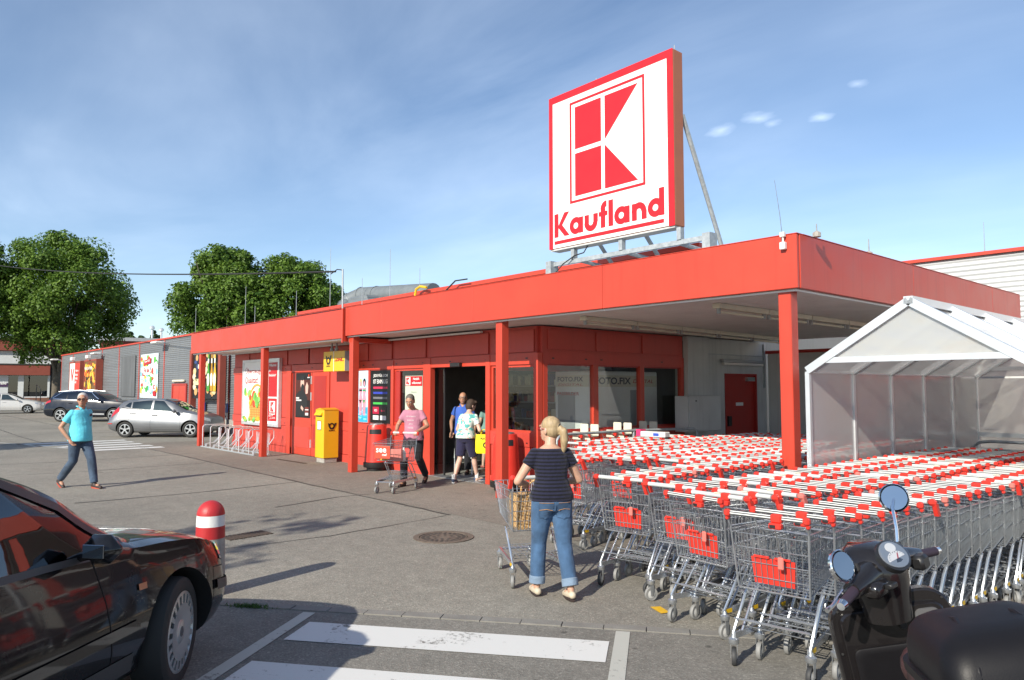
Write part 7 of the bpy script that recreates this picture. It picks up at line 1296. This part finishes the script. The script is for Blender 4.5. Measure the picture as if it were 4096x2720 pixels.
def obj(nm, me, parent, loc=None, rz=0):
    o = bpy.data.objects.new(nm, me); C.objects.link(o); o.parent = parent
    if loc: o.location = loc
    if rz: o.rotation_euler = (0, 0, rz)
    return o
def make_cart(gun, end, label, faded=False, dark=False, rng=random, wheels=True):
    c = thing('shopping_cart', label, 'shopping cart')
    obj('basket', ME['basket'], c); obj('gate', ME['gate_down' if end else 'gate_up'], c); obj('frame', ME['frame'], c); obj('tray', ME['tray'], c)
    if end: obj('seat_flap', ME['seat'], c); obj('chain', ME['chain'], c); obj('chain_key', ME['key'], c)
    gr = obj('grip', ME['grip_round' if gun else 'grip_flat'], c)
    obj('sticker', ME['sticker'], gr) if gun else obj('stripe', ME['stripe'], gr)
    for sx in (-1, 1): obj('handle_cap', ME['capf' if faded else 'cap', gun, sx], c)
    lk = obj('coin_lock', ME['lock'], c); obj('coin_slot', ME['slot'], lk)
    obj('number_plate', ME['plate'], c); obj('number_plate', ME['plate_r'], c)
    for x, y in ((-.262, .02), (.262, .02), (-.165, .79), (.165, .79)):
        a = rng.uniform(-.5, .5) if end else rng.gauss(0, .25)
        k = obj('caster', ME['fork'], c, (x, y, .0625), a); tw = obj('tyre', ME['tyre_dark' if dark else 'tyre'], k, (0, .0, 0)); obj('hub', ME['hub'], k)
    return c
rows = [  # name of the row, start (x, y), where it straightens (x, y), end (x, y), carts out at the near end
    ('row nearest the scooter', [(-2.64, 4.58), (-2.44, 5.2), (-2.32, 7.6), (-2.30, 11.9)]),
    ('second row from the scooter', [(-3.49, 4.98), (-3.20, 5.7), (-3.02, 7.0), (-2.98, 11.9)]),
    ('third row from the scooter', [(-3.96, 5.37), (-3.70, 6.3), (-3.64, 8.0), (-3.60, 11.9)]),
    ('row left of the corner column', [(-4.62, 5.45), (-4.72, 6.4), (-4.74, 8.5), (-4.74, 13.0)]),
    ('short row behind the corner column', [(-5.28, 7.24), (-5.36, 9.0), (-5.38, 13.0)]),
    ('middle row under the canopy', [(-5.92, 6.90), (-5.98, 9.0), (-6.0, 13.0)]),
    ('row right of the woman in jeans', [(-6.32, 6.43), (-6.56, 7.6), (-6.62, 9.0), (-6.64, 13.0)]),
    ('row behind the woman in jeans', [(-7.12, 7.55), (-7.25, 9.0), (-7.28, 12.8)]),
    ('short row by the steel rail', [(-7.93, 8.35), (-7.98, 9.6), (-7.98, 11.0)]),
]
ordn = 'nearest second third fourth fifth sixth seventh eighth ninth tenth eleventh twelfth thirteenth fourteenth fifteenth sixteenth seventeenth eighteenth nineteenth twentieth'.split()+['twenty-'+x for x in 'first second third fourth fifth sixth seventh eighth ninth'.split()]+['thirtieth']+['thirty-'+x for x in 'first second third fourth fifth sixth seventh eighth ninth'.split()]
rng = random.Random(11)
protos = {}
ncart = 0
for ri, (rn, path) in enumerate(rows):
    P_ = [Vector((p[0], p[1])) for p in path]; L_ = [0]
    for i in range(1, len(P_)): L_.append(L_[-1]+(P_[i]-P_[i-1]).length)
    s, i = 0.0, 0
    while s < L_[-1]:
        k = max(j for j in range(len(L_)-1) if L_[j] <= s+1e-9); q = P_[k].lerp(P_[k+1], (s-L_[k])/(L_[k+1]-L_[k])); d = (P_[k+1]-P_[k]).normalized()
        gun = 1 if rng.random() < .38 else 0
        if i == 0: gun = {0: 0, 1: 0, 2: 1, 3: 1, 6: 1}.get(ri, gun)
        end = i == 0; fad = rng.random() < .06; dark = (i == 0 and ri in (0, 3))
        key = (gun, end, fad, dark) if not end else (gun, end, ri)
        lab = f'{ordn[i]} cart from the near end, {"round grey" if gun else "striped white"} handle, {rn}' if i else f'nearest cart with {"round grey" if gun else "striped white"} handle in the {rn}'
        if key not in protos: c = make_cart(gun, end, lab, fad, dark, rng); protos[key] = c
        else: c = copy_tree(protos[key]); c['label'] = lab
        c['group'] = 'shopping carts in the '+rn
        ang = rng.gauss(0, .02)+({0: .10, 1: -.06, 2: .06, 3: .13, 6: -.02}.get(ri, .03)*max(0, 1-i/6))
        c.location = (q.x+rng.gauss(0, .008), q.y, 0); c.rotation_euler = (0, 0, ang); ncart += 1
        s += rng.choice((.205, .21, .22, .25)) if i else .235
        i += 1
print('carts', ncart)
# number plates that can be read
for k_, me in PLATES.items():
    if k_ in protos:
        for ch in protos[k_].children:
            if ch.name.startswith('number_plate'): obj('plate_lettering', me, ch); break
# carts with child seats behind the rail
mat('seat_cream', (.62, .60, .50), .5, var=.06)
for i, y in enumerate((10.0, 10.95, 11.75)):
    c = make_cart(0, True, ('flat-handled cart with cream child seats nearest the woman behind the rail', 'middle one of the carts with cream child seats behind the rail', 'rearmost cart with cream child seats behind the rail')[i], rng=rng); c.location = (-9.5, y, 0)
    for x in (-.13, .13):
        b = MB(); b.bbox(x-.10, x+.10, .06, .30, .99, 1.03, .02); b.bbox(x-.10, x+.10, .26, .30, 1.0, 1.22, .015); b.bbox(x-.10, x+.10, .05, .08, .93, 1.08, .012); b.build('child_seat', 'seat_cream', c, smooth=30)
    c['group'] = 'carts with child seats behind the rail'
# rails
def rail(nm, pts, lab, r=.025, posts=()):
    o = thing(nm, lab, 'rail', (pts[0][0], pts[0][1], 0)); b = MB(); b.tube(pts, r, 10); b.build('bar', 'galv', o, smooth=40, world=True)
    for p in posts: b = MB(); b.tube([(p[0], p[1], 0), p], r, 10); b.build('post', 'galv', o, smooth=40, world=True)
    return o
rail('guard_rail', [(-8.98, 8.90, 0), (-8.98, 8.90, 1.0), (-8.98, 8.96, 1.07), (-8.98, 9.1, 1.10), (-8.95, 10.9, 1.10), (-8.6, 12.3, 1.10), (-8.59, 12.40, 1.06), (-8.59, 12.42, 1.0), (-8.59, 12.42, 0)], 'long steel tube rail between the carts and the glazed side', posts=((-8.95, 10.9, 1.08),))
rail('guard_rail', [(-7.3, 16.6, 0), (-7.3, 16.6, 1.0), (-7.22, 16.6, 1.08), (-7.1, 16.6, 1.10), (-4.6, 16.6, 1.10)], 'steel tube rail in front of the shaded yard wall')
# ================================================================ polycarbonate trolley shelter
def poly_mat(name, tint):
    m = bpy.data.materials.new(name); m.use_nodes = True; t = m.node_tree; t.nodes.clear(); nn = t.nodes.new; lk = t.links.new
    o = nn('ShaderNodeOutputMaterial'); tl = nn('ShaderNodeBsdfTranslucent'); df = nn('ShaderNodeBsdfDiffuse'); gl = nn('ShaderNodeBsdfGlossy'); tr = nn('ShaderNodeBsdfTransparent')
    g = nn('ShaderNodeTexCoord'); wv = nn('ShaderNodeTexNoise'); wv.inputs['Scale'].default_value = 2.2; wv.inputs['Detail'].default_value = 3; lk(g.outputs['Object'], wv.inputs['Vector'])
    mpn = nn('ShaderNodeMapping'); mpn.inputs['Scale'].default_value = (40, .6, 40); lk(g.outputs['Object'], mpn.inputs[0]); rb = nn('ShaderNodeTexNoise'); rb.inputs['Scale'].default_value = 1.0; lk(mpn.outputs[0], rb.inputs['Vector'])
    bn = nn('ShaderNodeBump'); bn.inputs['Strength'].default_value = .25; bn.inputs['Distance'].default_value = .05; lk(wv.outputs['Fac'], bn.inputs['Height']); lk(bn.outputs[0], gl.inputs['Normal'])
    tl.inputs[0].default_value = (*tint, 1); df.inputs[0].default_value = (tint[0]*.8, tint[1]*.8, tint[2]*.8, 1); gl.inputs['Roughness'].default_value = .12; tr.inputs[0].default_value = (.93, .93, .93, 1)
    m1 = nn('ShaderNodeMixShader'); m1.inputs[0].default_value = .45; lk(df.outputs[0], m1.inputs[1]); lk(tl.outputs[0], m1.inputs[2])
    m2 = nn('ShaderNodeMixShader'); m2.inputs[0].default_value = .46; lk(m1.outputs[0], m2.inputs[1]); lk(tr.outputs[0], m2.inputs[2])
    fr = nn('ShaderNodeFresnel'); fr.inputs[0].default_value = 1.45; ge = nn('ShaderNodeNewGeometry'); inv = nn('ShaderNodeMath'); inv.operation = 'SUBTRACT'; inv.inputs[0].default_value = 1; lk(ge.outputs['Backfacing'], inv.inputs[1]); fa = nn('ShaderNodeMath'); fa.operation = 'ADD'; lk(fr.outputs[0], fa.inputs[0]); fa.inputs[1].default_value = .10; fm = nn('ShaderNodeMath'); fm.operation = 'MULTIPLY'; lk(fa.outputs[0], fm.inputs[0]); lk(inv.outputs[0], fm.inputs[1]); m3 = nn('ShaderNodeMixShader'); lk(fm.outputs[0], m3.inputs[0]); lk(m2.outputs[0], m3.inputs[1]); lk(gl.outputs[0], m3.inputs[2]); lk(m3.outputs[0], o.inputs[0]); M[name] = m
poly_mat('polycarbonate', (.86, .86, .85))
SX0, SX1, SY0, SP, SE, SR = -4.06, -1.86, 8.02, 1.125, 2.08, 2.76
sh = thing('trolley_shelter', 'gabled shelter of milky ribbed plastic sheets over the cart rows', 'shelter', (-2.96, 10.8, 0)); XM = (SX0+SX1)/2
def sp(nm, m, pts, r=None, **k):
    b = MB(); b.add(*pts) if r is None else b.tube(pts, r, 8); return b.build(nm, m, sh, world=True, **k)
def sheet(nm, a, b_, c, d, th=.008):
    n = (Vector(b_)-Vector(a)).cross(Vector(d)-Vector(a)).normalized()*th; q = [Vector(v) for v in (a, b_, c, d)]
    m = MB(); m.add([v[:] for v in q]+[(v+n)[:] for v in q], [(0, 1, 2, 3), (7, 6, 5, 4), (0, 1, 5, 4), (1, 2, 6, 5), (2, 3, 7, 6), (3, 0, 4, 7)]); return m.build(nm, 'polycarbonate', sh, world=True)
def abar(nm, p, q, w_=.05, d=.05):
    p, q = Vector(p), Vector(q); u = (q-p).normalized(); v = Vector((0, 1, 0)) if abs(u.y) < .9 else Vector((1, 0, 0)); n = u.cross(v).normalized(); v = n.cross(u)
    m = MB(); m.loft([[x+n*d/2+v*w_/2, x-n*d/2+v*w_/2, x-n*d/2-v*w_/2, x+n*d/2-v*w_/2] for x in (p, q)]); return m.build(nm, 'alu', sh, world=True)
for i in range(6):
    y = SY0+i*SP
    abar('rafter', (SX0, y, SE+.012), (XM, y, SR+.028), .07, .085); abar('rafter', (SX1, y, SE+.012), (XM, y, SR+.028), .07, .085)
    abar('post', (SX0, y, 0), (SX0, y, SE), .05, .05); abar('post', (SX1, y, 0), (SX1, y, SE), .05, .05)
    if i < 5:
        y0, y1 = y+.03, y+SP-.03
        sheet('wall_sheet', (SX0, y0, .12), (SX0, y1, .12), (SX0, y1, SE-.01), (SX0, y0, SE-.01)); sheet('wall_sheet', (SX1, y0, .12), (SX1, y1, .12), (SX1, y1, SE-.01), (SX1, y0, SE-.01))
        sheet('roof_sheet', (SX0, y0, SE), (SX0, y1, SE), (XM, y1, SR), (XM, y0, SR)); sheet('roof_sheet', (SX1, y1, SE), (SX1, y0, SE), (XM, y0, SR), (XM, y1, SR))
abar('ridge', (XM, SY0-.035, SR+.035), (XM, SY0+5*SP, SR+.035), .09, .08)
abar('eave_rail', (SX0-.002, SY0, SE), (SX0-.002, SY0+5*SP, SE), .03, .03); abar('eave_rail', (SX1, SY0, SE), (SX1, SY0+5*SP, SE), .03, .03)
tz = 2.205; tx = (tz-SE)/(SR-SE)*(XM-SX0)
for i in (0, 5): abar('tie_beam', (SX0+tx, SY0+i*SP-.01, tz), (SX1-tx, SY0+i*SP-.01, tz), .03, .062)
m = MB(); m.prism([(SX0+tx+.05, tz+.03), (SX1-tx-.05, tz+.03), (XM, SR-.02)], 'Y', SY0+.01, SY0+.018); m.build('gable_sheet', 'polycarbonate', sh, world=True)
m = MB(); m.prism([(SX0+.03, SE), (SX1-.03, SE), (XM, SR-.02)], 'Y', SY0+5*SP+.01, SY0+5*SP+.018); m.build('gable_sheet', 'polycarbonate', sh, world=True)
for i in range(3): x0 = SX0+.03+i*.72; sheet('rear_sheet', (x0, SY0+5*SP, .1), (x0+.69, SY0+5*SP, .1), (x0+.69, SY0+5*SP, SE-.03), (x0, SY0+5*SP, SE-.03)); abar('post', (x0+.705, SY0+5*SP, 0), (x0+.705, SY0+5*SP, SE), .03, .03)
abar('rear_rail', (SX0, SY0+5*SP-.03, 1.15), (SX1, SY0+5*SP-.03, 1.15), .03, .07)
rail('guard_rail', [(-3.95, 13.0, 0), (-3.95, 13.0, .98), (-3.85, 13.0, 1.06), (-3.7, 13.0, 1.08), (-1.95, 13.0, 1.08), (-1.95, 13.0, 0)], 'steel tube rail at the far end inside the plastic shelter')

rp = thing('red_partition', 'tall red panel wall seen through the rear of the plastic shelter', 'partition', (-1.4, 14.8, 0))
for i in range(5): x0 = -3.35+i*.95; part('panel', 'red_wall', (x0+.05, x0+.93, 14.80, 14.84, .1, 2.35), parent=rp, bev=.004); part('post', 'red_paint', (x0-.05, x0+.05, 14.76, 14.88, 0, 2.45), parent=rp)
# ================================================================ carts in use and what lies in them
wc = make_cart(1, True, 'cart with a straw bag pushed by the woman in rolled jeans', rng=rng); wc.location = (-5.235, 4.95, 0); wc.rotation_euler = (0, 0, R(155.7-90)); 
for ch in list(wc.children):
    if ch.name.startswith(('seat_flap', 'chain')): bpy.data.objects.remove(ch)
mat('straw', (.50, .30, .12), .8, var=.1)
def straw_tex(name):
    t = M[name].node_tree; nn = t.nodes.new; lk = t.links.new; tcn = nn('ShaderNodeTexCoord'); ck = nn('ShaderNodeTexChecker'); ck.inputs['Scale'].default_value = 52; mpn = nn('ShaderNodeMapping'); mpn.inputs['Rotation'].default_value = (0, R(20), 0); lk(tcn.outputs['Object'], mpn.inputs[0]); lk(mpn.outputs[0], ck.inputs['Vector']); ck.inputs['Color1'].default_value = (.62, .42, .20, 1); ck.inputs['Color2'].default_value = (.36, .18, .06, 1); lk(ck.outputs['Color'], t.nodes['Principled BSDF'].inputs['Base Color'])
straw_tex('straw')
def placed(o, cart, l, rz=0): m_ = Matrix.Translation(cart.location) @ Matrix.Rotation(cart.rotation_euler.z, 4, 'Z'); o.location = (m_ @ Vector(l))[:]; o.rotation_euler = (0, 0, cart.rotation_euler.z+rz); return o
sbg = thing('straw_bag', 'woven straw shopping bag lying in the cart of the woman in jeans', 'bag'); b = MB(); b.loft([[(x*s_, y*s_, z) for x, y in ((-.19, -.10), (.19, -.10), (.19, .10), (-.19, .10))] for z, s_ in ((0, .9), (.03, 1.0), (.30, 1.04), (.34, 1.0))]); b.build('bag', 'straw', sbg, smooth=30); 
for y in (-.08, .08): b = MB(); b.tube([(-.08, y, .33), (-.07, y, .44), (0, y, .48), (.07, y, .44), (.08, y, .33)], .010, 6); b.build('handle', 'straw', sbg)
placed(sbg, wc, (0.0, .24, .512), .1)
pc = make_cart(0, True, 'cart with a small advert board pushed by the man in pink', rng=rng); pc.location = (-11.99, 7.80, 0); pc.rotation_euler = (0, 0, R(-58-90))
for ch in list(pc.children):
    if ch.name.startswith('chain'): bpy.data.objects.remove(ch)
b = MB(); b.box(-.15, .15, .912, .922, .64, .86); ad = b.build('advert_board', pm('#c4442a'), pc); b = MB(); b.box(-.155, .155, .906, .9115, .635, .865); b.build('board_rim', pm('#8a8a86'), ad)
ad['label'] = 'orange advert board with white lettering'
for s_, w_, x, z in (('see', .20, .12, .745), ('me!', .09, .0, .685)):
    me = SEE[s_]; me.transform(Matrix(((-1, 0, 0, x), (0, 0, 1, .924), (0, 1, 0, z), (0, 0, 0, 1)))); x_ = bpy.data.objects.new('lettering', me); C.objects.link(x_); x_.parent = ad
def goods(nm, lab, cat, m, l, size, rz=0, kind='box'):
    o = thing(nm, lab, cat); b = MB()
    if kind == 'box': b.bbox(-size[0]/2, size[0]/2, -size[1]/2, size[1]/2, 0, size[2], .012)
    else: b.lathe([(size[0]*.9, 0), (size[0], .01), (size[0], size[2]*.62), (size[0]*.4, size[2]*.8), (size[0]*.35, size[2])], 14)
    b.build('pack' if kind == 'box' else 'bottle', m, o, smooth=30); b = MB()
    if kind == 'box': b.box(-size[0]*.3, size[0]*.3, -size[1]/2-.002, -size[1]/2-.0005, size[2]*.35, size[2]*.7)
    else: b.lathe([(size[0]*1.02, size[2]*.2), (size[0]*1.02, size[2]*.5)], 14, cap=False)
    b.build('label', 'white_paint', o); return placed(o, pc, l, rz)
goods('food_pack', 'large pale red pack in the cart of the man in pink', 'pack', pm('#d97f74'), (-.02, .45, .55), (.28, .14, .22), .2); goods('food_pack', 'yellow and orange pack low in the cart of the man in pink', 'pack', pm('#e0a422'), (.08, .68, .572), (.12, .10, .11)); goods('drink_bottle', 'white bottle at the side of the cart of the man in pink', 'bottle', pm('#dfe3df'), (-.15, .34, .54), (.04, .04, .26), kind='b'); goods('drink_bottle', 'dark bottle at the back of the cart of the man in pink', 'bottle', pm('#2a4a3a'), (.15, .30, .54), (.04, .04, .27), kind='b')
# goods lying on the carts by the rail
bx = thing('sweets_box', 'colourful sweets box left on the cart handles by the rail', 'box', (-7.95, 10.2, 1.062)); b = MB(); b.bbox(-.28, .28, -.08, .08, 0, .09, .01); b.build('box', 'white_paint', bx); b = MB(); b.box(-.29, -.20, -.082, .082, .005, .12); b.build('end_panel', pm('#d8356a'), bx); b = MB(); b.box(.05, .16, -.082, -.0805, .02, .07); b.build('print', pm('#2f4fb0'), bx); bx.rotation_euler = (0, 0, .1)
